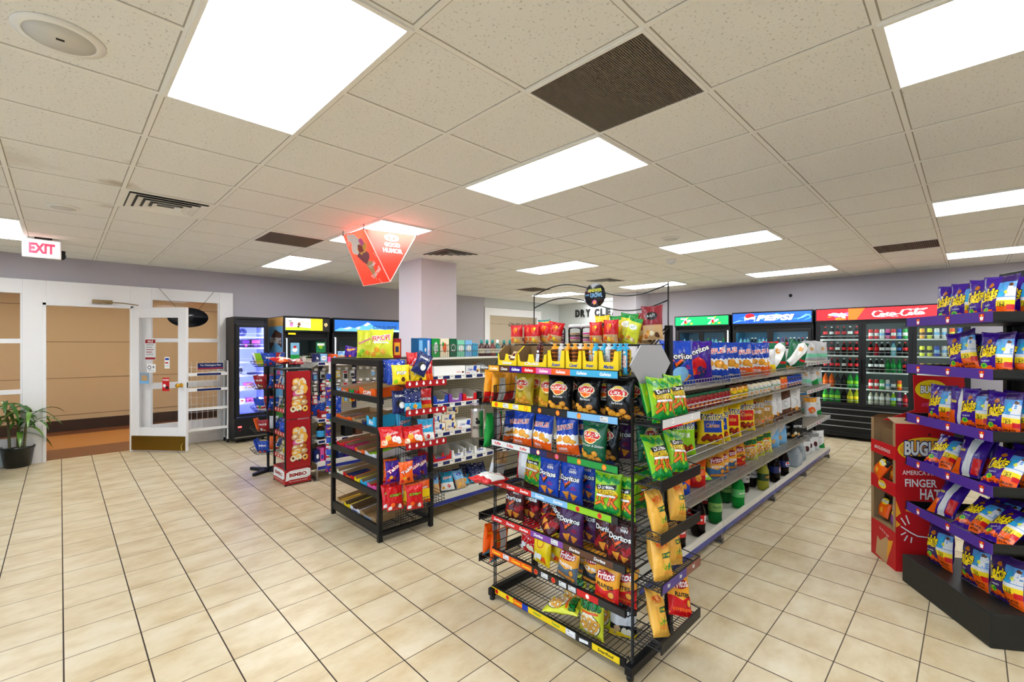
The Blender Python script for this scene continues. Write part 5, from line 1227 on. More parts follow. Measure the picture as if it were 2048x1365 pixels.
# local: x along the red side panel, y along the open cardboard side
kr = mat('card', 'kraft'); rd = mat('card', 'c9141d')
def lb(x, y, z): return (x, y, z)
a = MB(); a.box(0, 0, 0, BD, BW, .27, rd)
A = Art().poly([(.06, .02), (.2, .0), (.26, .16), (.2, .2), (.12, .14), (.08, .16)], 'tan').poly([(.2, .03), (.25, .12), (.28, .2), (.22, .18)], 'amber').text('So O to say!', .17, .22, .022, 'white', rot=-.2)
a.art(A, lambda x, y, l: (-l, BW - x, y), 'card', lift=.001); a.build('base', bg_)
a = MB(); a.box(0, -.004, 0, BD, 0, 1.04, rd)
A = Art().ell(.18, .865, .17, .085, 'yellow', .05).ell(.18, .865, .158, .075, 'amber', .05).text('BUGLES', .175, .87, .1, 'white', rot=.0, bold=.04, w=.245, out='navy', outw=.06)
A.text("AMERICA'S #1", .14, .7, .035, 'white', rot=.03, w=.2).text('FINGER', .15, .63, .055, 'white', rot=.03, bold=.02, w=.19).text('HAT', .205, .555, .075, 'white', rot=.0, bold=.02, w=.12)
A.poly([(.0, .5), (.03, .41), (.0, .38)], 'amber').poly([(.07, .5), (.1, .42), (.06, .43)], 'amber').poly([(.14, .49), (.17, .43), (.12, .43)], 'amber').poly([(0, .36), (.03, .33), (0, .31)], 'amber')
A.stroke([(.03, .32), (.09, .28), (.13, .26), (.2, .255), (.21, .22)], .008, 'white').stroke([(.03, .38), (.06, .33)], .008, 'white').stroke([(.06, .4), (.08, .34)], .008, 'white').stroke([(.03, .26), (.06, .28)], .008, 'white').stroke([(.05, .22), (.07, .26)], .008, 'white').stroke([(.09, .21), (.095, .25)], .008, 'white').ell(.2, .97, .008, .008, 'maroon')
a.art(A, lambda x, y, l: (x, -.004 - l, y), 'card', lift=.001, clip=(0, 0, BD, 1.04)); a.build('side_panel', bg_)
a = MB(); a.box(0, BW, 0, BD, BW + .004, 1.04, kr); a.box(BD - .004, 0, 0, BD, BW, 1.04, kr); a.box(0, BW - .03, .27, .004, BW, 1.04, kr); a.box(0, 0, .27, .004, .03, 1.04, kr); a.build('shell', bg_)
for z, txt in ((.27, None), (.53, 'dot'), (.79, '#BUGLESHEADS')):
    a = MB(); a.box(.004, 0, z, BD - .004, BW, z + .006, kr)
    if txt:
        a.box(-.003, .0, z - .01, .003, BW, z + .085, rd); A = Art()
        if txt == 'dot': A.ell(.15, .045, .05, .03, 'yellow').text('BUGLES', .15, .045, .022, 'white', bold=.04, w=.07, out='black')
        else: A.text('#BUGLESHEADS', .15, .045, .026, 'white', rot=-.02, w=.2)
        a.art(A, lambda x, y, l: (-.003 - l, BW - x, z - .01 + y), 'card', lift=.001)
    a.build('tier', bg_)
a = MB(); a.add([(0, 0, 1.04), (BD, 0, 1.04), (BD, .1, 1.07), (0, .1, 1.07), (0, BW, 1.04), (0, BW - .1, 1.075), (BD, BW - .1, 1.075), (BD, BW, 1.04), (0, 0, 1.036), (BD, 0, 1.036), (BD, .1, 1.066), (0, .1, 1.066)], [(0, 1, 2, 3), (4, 7, 6, 5), (11, 10, 9, 8)], kr); a.box(.02, .05, .8, .024, .2, .98, mat('card', 'kraftd')); a.build('flaps', bg_)
a = MB(); pts = [(.0, 1.04), (.2, 1.12), (.19, 1.375), (.5, 1.36), (.52, 1.04)]
a.add([(x, .15, z) for x, z in pts] + [(x, .156, z) for x, z in pts], [list(range(5)), list(range(5, 10))[::-1]] + [(i, (i + 1) % 5, (i + 1) % 5 + 5, i + 5) for i in range(5)], rd)
a.art(Art().ell(.3, 1.27, .1, .07, 'yellow').text('BUGLES', .31, 1.27, .055, 'white', bold=.04, w=.15, out='charcoal').text('AMERICA', .29, 1.16, .03, 'pink', w=.1), lambda x, y, l: (x, .15 - l, y), 'card', lift=.001); a.build('header_card', bg_)

# ------------------------------------------------------------------ upright coolers
def cooler(name, label, cat, loc, rz, w, h, d, doors, header, hz, glass_z, shelves, ink='17181a', side=None, lamp=((.85, .95, 1), 9), kick=.1, back='e6e9ea', slats=True, top_grille=True, led='mullion', tint=(.93, .97, .97)):
    """local x runs left to right, front at y=0, back at y=d"""
    t = thing(name, label, cat, loc, rz); mk = mat('coat', ink)
    a = MB(); th = .035
    a.box(0, .03, 0.05, th, d, h, mk); a.box(w - th, .03, 0.05, w, d, h, mk); a.box(th, .03, h - .03, w - th, d, h, mk); a.box(th, d - .02, .05, w - th, d, h, mk); a.box(th, .03, .05, w - th, d - .02, glass_z[0] - .06, mk)
    a.box(th, .06, glass_z[1] + .05, w - th, d, h - .03, mk)
    if side: a.box(-.002, .05, .06, 0, d - .01, h - .01, mat('card', side))
    a.build('body', t)
    a = MB(); a.box(th, .08, glass_z[0] - .055, w - th, d - .024, glass_z[0] - .05, mat('paint', back)); a.box(th, d - .028, glass_z[0] - .05, w - th, d - .022, glass_z[1] + .04, mat('paint', back)); a.box(th + .001, .1, glass_z[0] - .05, th + .005, d - .03, glass_z[1] + .04, mat('paint', back)); a.box(w - th - .005, .1, glass_z[0] - .05, w - th - .001, d - .03, glass_z[1] + .04, mat('paint', back)); a.build('liner', t)
    if hz:
        a = MB(); a.bbox(.0, -.01, hz[0] - .03, w, .05, h + .005, mk, .006); a.box(.02, -.013, hz[0], w - .02, -.009, hz[1], header[0])
        a.art(header[1], lambda x, y, l: (.02 + x * (w - .04), -.013 - l, hz[0] + y * (hz[1] - hz[0])), header[2] if len(header) > 2 else 'backlit', clip=(0, 0, 1, 1), lift=.001); a.build('header_sign', t)
    for i, (x0, x1) in enumerate(doors):
        z0, z1 = glass_z[0] - .05, glass_z[1] + .05; fw = .05
        a = MB()
        for q in ((x0, z0, x0 + fw, z1), (x1 - fw, z0, x1, z1), (x0 + fw, z0, x1 - fw, z0 + fw), (x0 + fw, z1 - fw, x1 - fw, z1)): a.bbox(q[0], -.005, q[1], q[2], .028, q[3], mk, .004)
        dr = a.build('door', t)
        a = MB(); a.box(x0 + fw, .008, z0 + fw, x1 - fw, .012, z1 - fw, glass('cooler_glass_%s' % name, tint)); a.build('glass', dr)
        a = MB(); hx = x1 - .02 if i % 2 == 0 else x0 + .02
        a.bbox(hx - .008, -.03, .95, hx + .008, -.004, 1.35, M_frame, .004); a.build('handle', dr)
    a = MB()
    for x in sorted({x for q in doors for x in q}):
        xx = min(max(x, th + .012), w - th - .012); a.box(xx - .008, .034, glass_z[0] - .03, xx + .008, .05, glass_z[1] + .03, emit('led_' + name, *lamp))
    a.box(.05, .1, glass_z[1] + .028, w - .05, .13, glass_z[1] + .036, emit('led_' + name, *lamp)); a.build('led_tube', t)
    for z in shelves:
        a = MB()
        for x0, x1 in doors:
            a.tube([(x0 + .03, .07, z - .006), (x1 - .03, .07, z - .006)], .006, M_white, 6); a.box(x0 + .03, .06, z - .022, x1 - .03, .064, z - .002, mat('paint', 'e9ebea'))
            a.tube([(x0 + .03, .066, z + .05), (x1 - .03, .066, z + .05)], .002, M_white, 4)
            n = int((x1 - x0) / .03)
            for k in range(n): a.tube([(x0 + .04 + k * .03, .07, z - .003), (x0 + .04 + k * .03, d - .04, z - .003)], .002, M_white, 4)
        a.build('shelf', t)
    zk = glass_z[0] - .07
    if slats:
        a = MB(); a.box(.02, .02, .06, w - .02, .04, zk, mat('coat', '0e0f10')); n = 5
        for k in range(n): z = .12 + (zk - .16) * k / (n - 1); a.bbox(.02, -.004, z - .007, w - .02, .02, z + .007, mat('metal', '9a9d9f') if k else mk, .003)
        a.build('lower_grille', t)
    else:
        a = MB(); a.bbox(.0, .0, .06, w, .05, zk, mk, .004); a.build('lower_panel', t)
    for x in (.06, w - .06):
        for y in (.1, d - .08):
            a = MB(); a.lathe([(.03, -.012), (.03, .012)], mat('plastic', 'black'), 12, M=Matrix.Translation((x, y, .03)) @ Matrix.Rotation(PI / 2, 4, 'Y')); a.box(x - .016, y - .01, .03, x + .016, y + .01, .06, M_frame); a.build('caster', t)
    return t
def place(t, x, y, z):
    c, s = math.cos(t.rotation_euler.z), math.sin(t.rotation_euler.z)
    return Vector((t.location.x + c * x - s * y, t.location.y + s * x + c * y, t.location.z + z))
# red three-door cola cooler
A = Art().poly([(0, 0), (.28, 0), (.2, .5), (.26, 1), (0, 1)], 'a30d18')
for i in range(9): A.blob(.1 + .018 * i, .3 + .25 * math.sin(i), .02 + .012 * (i % 3), ('orange', 'white', 'sky', 'pink', 'amber')[i % 5], i, 10, 4)
A.poly([(.24, 0), (.3, 0), (.36, 1), (.24, 1)], 'orange').blob(.19, .45, .045, 'c8c6ee', 3, 12, 5)
for p in ([(.475, .75), (.455, .85), (.425, .8), (.41, .5), (.42, .25), (.44, .2), (.465, .35)], [(.49, .35), (.48, .55), (.468, .5), (.466, .3), (.478, .25), (.49, .38), (.5, .5)], [(.525, .5), (.512, .6), (.503, .4), (.51, .25), (.527, .32)], [(.555, .5), (.545, .6), (.533, .5), (.533, .28), (.548, .28), (.558, .55), (.56, .3), (.57, .3)], [(.565, .42), (.59, .44)],
          [(.66, .78), (.645, .92), (.612, .85), (.598, .5), (.605, .25), (.625, .18), (.65, .35)], [(.672, .35), (.664, .55), (.652, .5), (.65, .3), (.662, .25), (.673, .38)], [(.685, .3), (.69, .6), (.704, .95), (.694, .9), (.686, .5), (.692, .28), (.704, .35)], [(.73, .5), (.72, .6), (.708, .5), (.708, .28), (.722, .28), (.733, .55), (.735, .3), (.745, .4)],
          [(.42, .2), (.47, .12), (.52, .22), (.55, .12), (.58, .16)], [(.645, .92), (.7, .86), (.76, .96), (.73, .8), (.69, .8)]):
    A.stroke([(x, .18 + .72 * (y - .1)) for x, y in p], .011, 'white')
    # vertical strokes need width across the short side too
    A.stroke([(x + .003, .14 + .72 * (y - .1)) for x, y in p], .011, 'white')
A.blob(.87, .55, .03, 'white', 2, 12, 5).blob(.92, .4, .03, 'sky', 5, 12, 5).poly([(.93, 0), (1, 0), (1, 1), (.95, 1)], 'lgrey')
coke = cooler('drink_cooler', 'red headed three-door cola cooler beside the purple stand', 'drink cooler', (9.3, 1.905, 0), -PI / 2, 1.9, 2.2, .64, [(.02, .65), (.65, 1.27), (1.27, 1.88)], (mat('backlit', 'e0202a'), A), (2.0, 2.185), (.62, 1.93), [.61, .865, 1.14, 1.41, 1.68], lamp=((.85, 1, .9), 7), back='3c4644')
# blue cola cooler
A = Art()
for i in range(14): A.stroke([(.0 + .07 * i, .1 + .05 * (i * 7 % 9)), (.1 + .07 * i, .3 + .07 * (i * 5 % 9)), (.22 + .07 * i, .25 + .08 * (i * 3 % 9))], .05, ('sky', '2f86d8', '0f3a8c', '5ab4ee')[i % 4], True)
A.ell(.235, .5, .075, .46, 'white').poly([(.165, .62), (.185, .9), (.235, .98), (.285, .9), (.306, .66), (.25, .6), (.21, .5)], 'red').poly([(.165, .42), (.2, .32), (.24, .42), (.305, .38), (.28, .1), (.235, .03), (.185, .12)], 'blue')
A.text('PEPSI', .56, .5, .56, 'white', shear=.22, bold=.05, w=.48, out='0d2a66', outw=.04)
pepsi = cooler('drink_cooler', 'blue headed two-door cola cooler with red white and blue ball', 'drink cooler', (9.3, 3.285, 0), -PI / 2, 1.345, 2.2, .64, [(.02, .67), (.67, 1.32)], (mat('backlit', 'pepsi'), A), (1.99, 2.18), (.62, 1.82), [.61, .9, 1.2, 1.5], lamp=((.55, .85, 1), 8), back='3a6f94', tint=(.85, .95, 1))
# green lemon soda cooler
A = Art()
for x in (.21, .73):
    A.poly([(x - .1, .85), (x + .03, .85), (x - .06, .1), (x - .1, .1), (x - .01, .72), (x - .1, .72)], 'white').ell(x, .42, .035, .2, 'red').text('UP', x + .055, .5, .32, 'white', shear=.3, bold=.03, w=.085).ell(x + .11, .2, .025, .1, 'amber').poly([(x + .01, .9), (x + .06, .98), (x + .02, .75)], 'amber').poly([(x - .02, .2), (x + .04, .25), (x, .08)], 'lime')
seven = cooler('drink_cooler', 'green headed two-door lemon soda cooler left of the blue one', 'drink cooler', (9.3, 4.45, 0), -PI / 2, 1.12, 2.175, .64, [(.06, .56), (.56, 1.07)], (mat('backlit', 'seven'), A), (1.985, 2.16), (.62, 1.83), [.61, .9, 1.2, 1.5], lamp=((.6, .8, 1), 8), back='32506a', tint=(.85, .93, 1))
seven['label'] = 'green headed two-door lemon soda cooler next to the pier'
# blue-lit upright cooler by the door
blu = cooler('upright_cooler', 'narrow black cooler glowing blue next to the newspaper rack', 'cooler', (1.975, 8.28, 0), 0, .5, 2.04, .55, [(.02, .48)], None, None, (.47, 1.87), [.64, .86, 1.09, 1.31, 1.54, 1.72], lamp=((.45, .52, 1), 40), slats=False, back='b4bcf2', tint=(.93, .94, 1))
a = MB()
for r in (.07, .055, .04, .025): a.tube([(.23 + r * math.cos(2 * PI * i / 24), .5, 1.8 + r * .9 * math.sin(2 * PI * i / 24)) for i in range(24)], .003, mat('coat', '2a2c55'), 4, closed=True)
for i in range(18): a.tube([(.23 + .015 * math.cos(i * PI / 9), .5, 1.8 + .015 * math.sin(i * PI / 9)), (.23 + .07 * math.cos(i * PI / 9 + .4), .5, 1.8 + .063 * math.sin(i * PI / 9 + .4))], .002, mat('coat', '2a2c55'), 4)
a.build('fan_guard', blu)
a = MB(); a.box(.05, -.003, .25, .1, .0, .275, emit('red_display', (1, .05, .05), 3)); a.box(.06, -.003, .2, .09, .0, .215, mat('plastic', 'darkred')); a.build('controller', blu)
a = MB(); a.bbox(.0, -.02, .085, .5, .03, .105, mat('metal', '8a8a86'), .003); a.build('bumper', blu)
# ice cream freezer with a printed side
A = Art().rect(0, 0, .56, 1, 'f2f4ee').poly([(0, 0), (.56, 0), (.56, .2), (.3, .28), (0, .22)], 'lime').rect(.56, 0, .84, 1, 'yellow').rect(.84, 0, 1, 1, '1a1614').blob(.13, .5, .06, '6a4a38', 2, 12, 4).blob(.13, .42, .045, 'pink', 6, 12, 4).blob(.1, .75, .05, 'black', 3, 9, 1).blob(.3, .5, .05, 'brown', 4, 10, 4).blob(.28, .3, .03, 'black', 1, 9, 3).stroke([(.32, .75), (.38, .65), (.46, .6), (.52, .5)], .05, 'corn').text('ICE', .7, .5, .3, 'amber', bold=.02, w=.14).blob(.92, .5, .05, 'tan', 3, 12, 4).stroke([(.9, .6), (.94, .4)], .02, 'brown')
ice = cooler('ice_cream_freezer', 'black ice cream freezer with cow picture on its orange side', 'freezer', (2.61, 7.95, 0), 0, .76, 2.06, .85, [(.06, .70)], (mat('backlit', 'f2f4ee'), A), (1.83, 2.03), (.5, 1.66), [.7, 1.0, 1.28], slats=False, lamp=((.8, .95, 1), .8), back='6a7a78', side='d9a24c')
a = MB(); A = Art().rect(.05, .1, .78, 1.75, '6aa8d2').rect(.05, .1, .78, .5, '4a8a3a').poly([(.1, 1.5), (.4, 1.7), (.74, 1.62), (.74, 1.38), (.4, 1.5), (.12, 1.3)], '4a2a1c').text('BEN & JERRY\'S', .42, 1.5, .13, 'white', rot=-.05, bold=.02, w=.56).blob(.25, .8, .16, 'white', 3, 12, 2.2).blob(.2, .7, .1, 'black', 5, 10, 2).blob(.3, .5, .12, 'black', 8, 10, 1.5).blob(.58, 1.15, .11, '4a2a1c', 2, 10, .8).blob(.58, .95, .11, 'pink', 6, 10, .9).blob(.3, 1.1, .07, 'white', 9, 9, 1.4)
a.art(A, lambda x, y, l: (-.003 - l, .83 - x, .15 + y), 'card'); a.build('side_print', ice)
a = MB(); a.box(.06, -.012, 1.755, .18, -.009, 1.785, mat('plastic', 'yellow')); a.build('rating_badge', ice)
a = MB(); a.box(.1, -.007, 1.35, .24, -.004, 1.62, mat('card', '7fb8d6')); a.art(Art().blob(.07, .15, .05, 'white', 1).rect(.0, 0, .14, .07, 'green').blob(.07, .2, .03, 'red', 2), lambda x, y, l: (.1 + x, -.007 - l, 1.35 + y)); a.build('door_sticker', ice)
a = MB(); a.box(.52, -.007, 1.45, .68, -.004, 1.63, mat('card', '1f7a4a')); a.art(Art().blob(.08, .1, .04, 'lime', 1).rect(.02, .12, .14, .16, 'white'), lambda x, y, l: (.52 + x, -.007 - l, 1.45 + y)); a.build('door_sticker', ice)
# cold beer freezer
A = Art().rect(0, 0, 1, 1, '1f5fb0')
A.poly([(0, .05), (.08, .3), (.13, .25), (.2, .4), (.27, .3), (.33, .45), (.4, .6), (.46, .85), (.5, .75), (.55, .5), (.62, .35), (.7, .2), (.78, .3), (.85, .2), (1, .3), (1, 0), (0, 0)], '4f93d2').poly([(.4, .6), (.46, .85), (.5, .75), (.47, .6), (.44, .5)], 'lgrey').poly([(.1, .2), (.2, .4), (.24, .3), (.18, .15)], 'a9cdea').poly([(.28, .28), (.33, .45), (.36, .35), (.33, .2)], 'a9cdea').poly([(.55, .1), (.65, .3), (.8, .1), (.9, .22), (1, .1), (1, 0), (.5, 0)], '8fbfe4')
A.text('COLD BEER', .72, .42, .3, '10305c', shear=.25, bold=.02, w=.36)
beer = cooler('beer_cooler', 'black beer cooler with blue mountain header beside the column', 'drink cooler', (3.43, 7.95, 0), 0, 1.4, 2.06, .85, [(.06, .7), (.7, 1.34)], (mat('backlit', '1f5fb0'), A), (1.83, 2.03), (.5, 1.68), [.7, 1.0, 1.28], slats=False, lamp=((.85, .95, 1), 1.5), back='6a7274')
for m in ('e0202a', 'pepsi', 'seven', '1f5fb0', 'f2f4ee'): MATS[('backlit', m)].node_tree.nodes['Principled BSDF'].inputs['Emission Strength'].default_value = .7
# ------------------------------------------------------------------ goods: every pack is its own object, named by look and place
USED = {}
def short(key): return B[key].look.split(' with ')[0]
def row(where, end, items, group=None):
    """items in order from the named end: dicts with key and placement"""
    looks = [i.get('look') or short(i['key']) for i in items]
    for i, it in enumerate(items):
        n = looks.count(looks[i]); k = looks[:i].count(looks[i])
        lab = looks[i] + (', %s from %s' % (ORD[k], end) if n > 1 else '') + ', ' + where
        if lab in USED: lab = looks[i] + ', farther back, ' + where
        USED[lab] = 1; it['label'] = lab; it['group'] = group if n > 1 else None
        f = it.pop('fn', None); it.pop('look', None)
        if f: f(**it)
        else:
            key = it.pop('key'); bag(key, it.pop('loc'), **it)
def jit(a): return R.uniform(-a, a)
# --- wire rack, front face (bags face the camera side); columns read along each shelf
def RB_(key, x, i, du, tilt=.1, rz=None, **k):
    u = 1.965 + du + .01; v = v_on(x, u); v = min(max(v, 1.235), 2.03)
    if key in ('din', 'ruf_o', 'ruf_b', 'fri_o', 'fri_k', 'fri_r'): k.setdefault('sc_', .94)
    return dict(key=key, loc=(u, v, RZ[i] - .027), rz=(-PI / 2 + jit(.12)) if rz is None else rz, tilt=tilt, **k)
row('wire rack second shelf', 'door end', [RB_('lay_y', 1047, 1, .08), RB_('lay_y', 1074, 1, .17), RB_('lay_y', 1097, 1, .05), RB_('lay_k', 1120, 1, .02, rz=-1.35), RB_('lay_k', 1143, 1, .13), RB_('lay_k', 1175, 1, .02), RB_('lay_k', 1212, 1, .09)] +
    [dict(key='lay_k', loc=(2.0 + .068 * q, 1.24 + .004 * q, RZ[1] - .027), rz=-PI / 2 + .12, tilt=.06) for q in (0, 2, 3)], 'chips on the second wire rack shelf')
row('wire rack third shelf', 'door end', [RB_('ruf_o', 1024, 2, .12), RB_('ruf_o', 1044, 2, .03), RB_('ruf_o', 1083, 2, .03, roll=.06), RB_('ruf_o', 1136, 2, .04, roll=-.12), RB_('ruf_b', 1156, 2, .13), RB_('lay_g', 1186, 2, .015), RB_('lay_k', 1212, 2, .1), RB_('dor_p', 1238, 2, .19, rz=-1.0),
    dict(key='lay_g', loc=(2.23, 1.21, RZ[2] - .027), rz=-.15, tilt=.08)], 'chips on the third wire rack shelf')
row('wire rack fourth shelf', 'door end', [dict(key='lie_w', loc=(1.955, 2.07, RZ[3] - .002), rz=PI / 2 + .15, tilt=1.45, roll=0), RB_('back_w', 1037, 3, .16), RB_('din', 1064, 3, .1, roll=.1), RB_('dor_b', 1096, 3, .02), RB_('dor_b', 1141, 3, .03), RB_('dor_b', 1170, 3, .12), RB_('dor_b', 1191, 3, .2), RB_('dor_b', 1203, 3, .265), RB_('din', 1224, 3, .03), RB_('din', 1261, 3, .04, tilt=.05),
    dict(key='din', loc=(2.24, 1.22, RZ[3] - .027), rz=-.5, tilt=.08)], 'chips on the fourth wire rack shelf')
row('wire rack fifth shelf', 'door end', [RB_('dor_r', 1017, 4, .05), RB_('dor_r', 1062, 4, .13), RB_('dor_r', 1080, 4, -.01, tilt=.75, roll=.5), RB_('dor_r', 1103, 4, .14), RB_('chk', 1112, 4, .05, tilt=1.0), RB_('dor_p', 1141, 4, .015), RB_('dor_p', 1174, 4, .12), RB_('dor_r', 1204, 4, .015), RB_('dor_r', 1246, 4, .015)], 'chips on the fifth wire rack shelf')
row('wire rack sixth shelf', 'door end', [RB_('mun_r', 1040, 5, .2), RB_('mun_r', 1058, 5, .12), RB_('mun_y', 1083, 5, .06), RB_('mun_y', 1110, 5, .13), RB_('fri_o', 1133, 5, .015, roll=.08), RB_('fri_o', 1160, 5, .1), RB_('fri_k', 1186, 5, .08), RB_('fri_r', 1216, 5, .0), RB_('fri_r', 1250, 5, .04)], 'chips on the sixth wire rack shelf')
row('wire rack bottom shelf', 'door end', [dict(key='fun', loc=(2.05, v_on(1125, 2.08), RZ[6] - .005), rz=PI + .3, tilt=1.42, roll=0), RB_('fun', 1147, 6, .16), RB_('fun', 1181, 6, .03, tilt=.05), RB_('fun', 1212, 6, .13), RB_('smf', 1246, 6, .14, rz=-1.2)], 'chips on the bottom wire rack shelf')
def WB(key, x, i, dv=.0, tilt=.28, rz=None, **k):
    if key == 'mie': k.setdefault('sc_', .93)
    v = RV0 - .06 - dv; u = min(max(u_on(x, v), 2.02), 2.34); return dict(key=key, loc=(u, v, WZ[i] - .032), rz=jit(.15) - .1 if rz is None else rz, tilt=tilt, **k)
row('top wing shelf', 'the wire rack front', [WB('din', 1284, 0, .03), WB('din', 1315, 0, .055, roll=.08), WB('din', 1353, 0, .02, roll=.1)], 'chips on the top wing shelf')
row('second wing shelf', 'the wire rack front', [WB('din', 1312, 1, .055, tilt=.45, roll=.15), WB('din', 1352, 1, .03, tilt=.4, roll=.25)], 'chips on the second wing shelf')
row('third wing shelf', 'the wire rack front', [WB('mie', 1322, 2, .05, roll=.06), WB('mie', 1356, 2, .04, roll=.25)], 'chips on the third wing shelf')
row('fourth wing shelf', 'the wire rack front', [WB('mie', 1287, 3, .06, roll=.12), WB('mie', 1317, 3, .07, roll=.15), WB('mie', 1350, 3, .02, roll=.2)], 'chips on the fourth wing shelf')
row('lowest wing shelf', 'the wire rack front', [WB('mie', 1302, 4, .05, tilt=.5, roll=.35), WB('fri_r', 1357, 4, .02, tilt=.5, roll=.4)])
def LW(key, x, i, dv=0, **k):
    v = RV1 + .06 + dv; u = min(max(u_on(x, v), 1.99), 2.33); return dict(key=key, loc=(u, v, WZ[i] - .032), rz=jit(.1), tilt=-.12, **k)
row('door-side top wing shelf', 'the wire rack front', [LW('back_y', 979, 0, .02), LW('back_y', 1004, 0), LW('back_y', 1028, 0)], 'bags on the door-side wing shelf')
row('door-side second wing shelf', 'the wire rack front', [LW('back_g', 976, 1, .02), LW('back_g', 1000, 1), LW('ruf_o', 1022, 1)], 'bags on the door-side wing')
row('door-side third wing shelf', 'the wire rack front', [LW('s_gry', 977, 2, .02, roll=.2)])
row('door-side lowest wing shelf', 'the wire rack front', [LW('chd', 972, 4, .03), LW('chd', 995, 4)], 'bags on the low door-side wing')
# packs on the rack's high shelf
def TP(key, x, u=2.2, z=1.599, **k): return dict(key=key, loc=(u, v_on(x, u), z), rz=-PI / 2 + jit(.25) + .1, tilt=jit(.06), **k)
row('wire rack high shelf', 'door end', [TP('p_ror', 1038, 2.17, sc_=.75), TP('p_ror', 1056, 2.2, sc_=.75), TP('p_ror', 1073, 2.16, sc_=.75), TP('p_tea', 1088, 2.26, sc_=.85), TP('p_ror', 1091, 2.19, sc_=.8, roll=.1), TP('p_ror', 1107, 2.17, sc_=.78, roll=.2), TP('p_yel', 1192, 2.26, sc_=.8), TP('p_ror', 1199, 2.17, sc_=.75), TP('p_yel', 1211, 2.25, sc_=.84), TP('p_ror', 1221, 2.16, sc_=.8), TP('p_lem', 1234, 2.26, sc_=.82), TP('p_lem', 1252, 2.22, sc_=.85, roll=.12), TP('p_lem', 1265, 2.17, sc_=.7, roll=.3), TP('p_red', 1281, 2.2, sc_=.86), TP('p_red', 1306, 2.2, sc_=.9, roll=-.05)], 'snack packs on the high rack shelf')
for i, x in enumerate((1118, 1150, 1176)):
    u = 2.255; v = v_on(x, u)
    t = thing('plastic_tub', 'clear plastic tub of cookies, %s from door end, on wire rack high shelf' % ORD[i], 'tub', (u, v, 1.6), 0, 'clear tubs on the rack top')
    a = MB(); a.lathe([(.036, 0), (.04, .01), (.042, .09), (.036, .1)], glass('clear_tub_plastic', (.95, .96, .97), .12), 20); a.build('jar', t)
    a = MB(); a.lathe([(.039, .1), (.041, .103), (.041, .115), (.03, .12)], mat('plastic', 'lgrey'), 20); a.build('lid', t)
    a = MB()
    for k in range(5): a.lathe([(.03, .006 + .013 * k), (.033, .011 + .013 * k), (.03, .016 + .013 * k)], mat('card', ('pink', 'brown', 'tan')[(k + i) % 3]), 14)
    a.build('cookies', t)
# yellow cookie trays on the first shelf
def ctray(w, d, hb, hf, ink, cuts, mark=None, slope=True, inner='kraftd', fin='card'):
    """open display carton facing -y: front wall with scalloped cut-outs"""
    a = MB(); m = mat(fin, ink); mi = mat('card', inner); t_ = .002
    a.box(0, t_, 0, w, d, t_, mi)
    a.box(0, d - t_, 0, w, d, hb, mi)
    for x in (0, w - t_):
        pts = [(0, 0), (d, 0), (d, hb), (d * .55, hb), (0, hf)]
        a.add([(x, p, q) for p, q in pts] + [(x + t_, p, q) for p, q in pts], [list(range(5))[::-1], list(range(5, 10))] + [(i, (i + 1) % 5, (i + 1) % 5 + 5, i + 5) for i in range(5)], m)
        xx = x + t_ + .0003 if x == 0 else x - .0003
        a.add([(xx, p, q) for p, q in pts], [list(range(5))], mi)
    top = []
    n = 40
    for i in range(n + 1):
        f = i / n; z = hf
        for c0, c1, lo in cuts:
            if c0 < f < c1:
                g = (f - c0) / (c1 - c0); e = min(g, 1 - g) / .18; z = min(z, lo + (hf - lo) * max(0, 1 - e) ** 2)
        top.append((w * f, z))
    vs = []; fs = []
    for x, z in top: vs += [(x, 0, 0), (x, 0, z), (x, t_, 0), (x, t_, z)]
    for i in range(n): b = 4 * i; fs += [(b, b + 4, b + 5, b + 1), (b + 2, b + 3, b + 7, b + 6), (b + 1, b + 5, b + 7, b + 3)]
    a.add(vs, fs, m)
    if mark: a.art(mark, lambda x, y, l: (x * w, -l, y), fin, lift=.0008)
    return a
def put(a, name, loc, rz, label, cat, group=None):
    o = a.build(name); o.location = loc; o.rotation_euler = (0, 0, rz); return tag(o, label, cat, group)
def script(word, ink='white', y=.022, h=.022): return Art().text(word, .5, y, h, ink, rot=.0, shear=.3, bold=.03, w=.5)
YT = [(983, 1034, .1, [(.05, .42, .06), (.55, .95, .06)], ''), (1035, 1094, .1, [(.05, .4, .055), (.55, .92, .055)], ''), (1095, 1130, .125, [(.18, .82, .065)], ''), (1131, 1164, .125, [(.18, .82, .065)], ''), (1165, 1196, .125, [(.15, .8, .07)], ''), (1197, 1239, .125, [(.18, .78, .07)], '')]
TU = 1.957
for i, (x0, x1, hf, cuts, _) in enumerate(YT):
    v0, v1 = v_on(x0, TU), v_on(x1, TU)
    if i == 0: v0 = 2.1
    v1 += .003
    put(ctray(v0 - v1, .115, .15 if i < 2 else .13, hf, 'yellow', cuts, script(('Galletas', 'Chokis', 'Suavi', 'Canel', 'Emper', 'Marias')[i], ('white', 'white', 'blue', 'blue', 'blue', 'blue')[i], y=.046, h=.018)), 'cookie_tray', (TU, v0, RZ[0] - .026), -PI / 2, 'yellow cardboard cookie tray, %s from door end, on wire rack first shelf' % ORD[i], 'carton', 'yellow cookie trays')
row('yellow tray', 'door end', [dict(key='w_brn', look='brown wafer pack', loc=(TU + .05, v_on(x, TU + .05), RZ[0] - .022 + .0), rz=-PI / 2 + jit(.3), tilt=.5, sc_=.72) for x in (1003, 1016, 1028, 1042)], 'wafer packs in the first yellow tray')
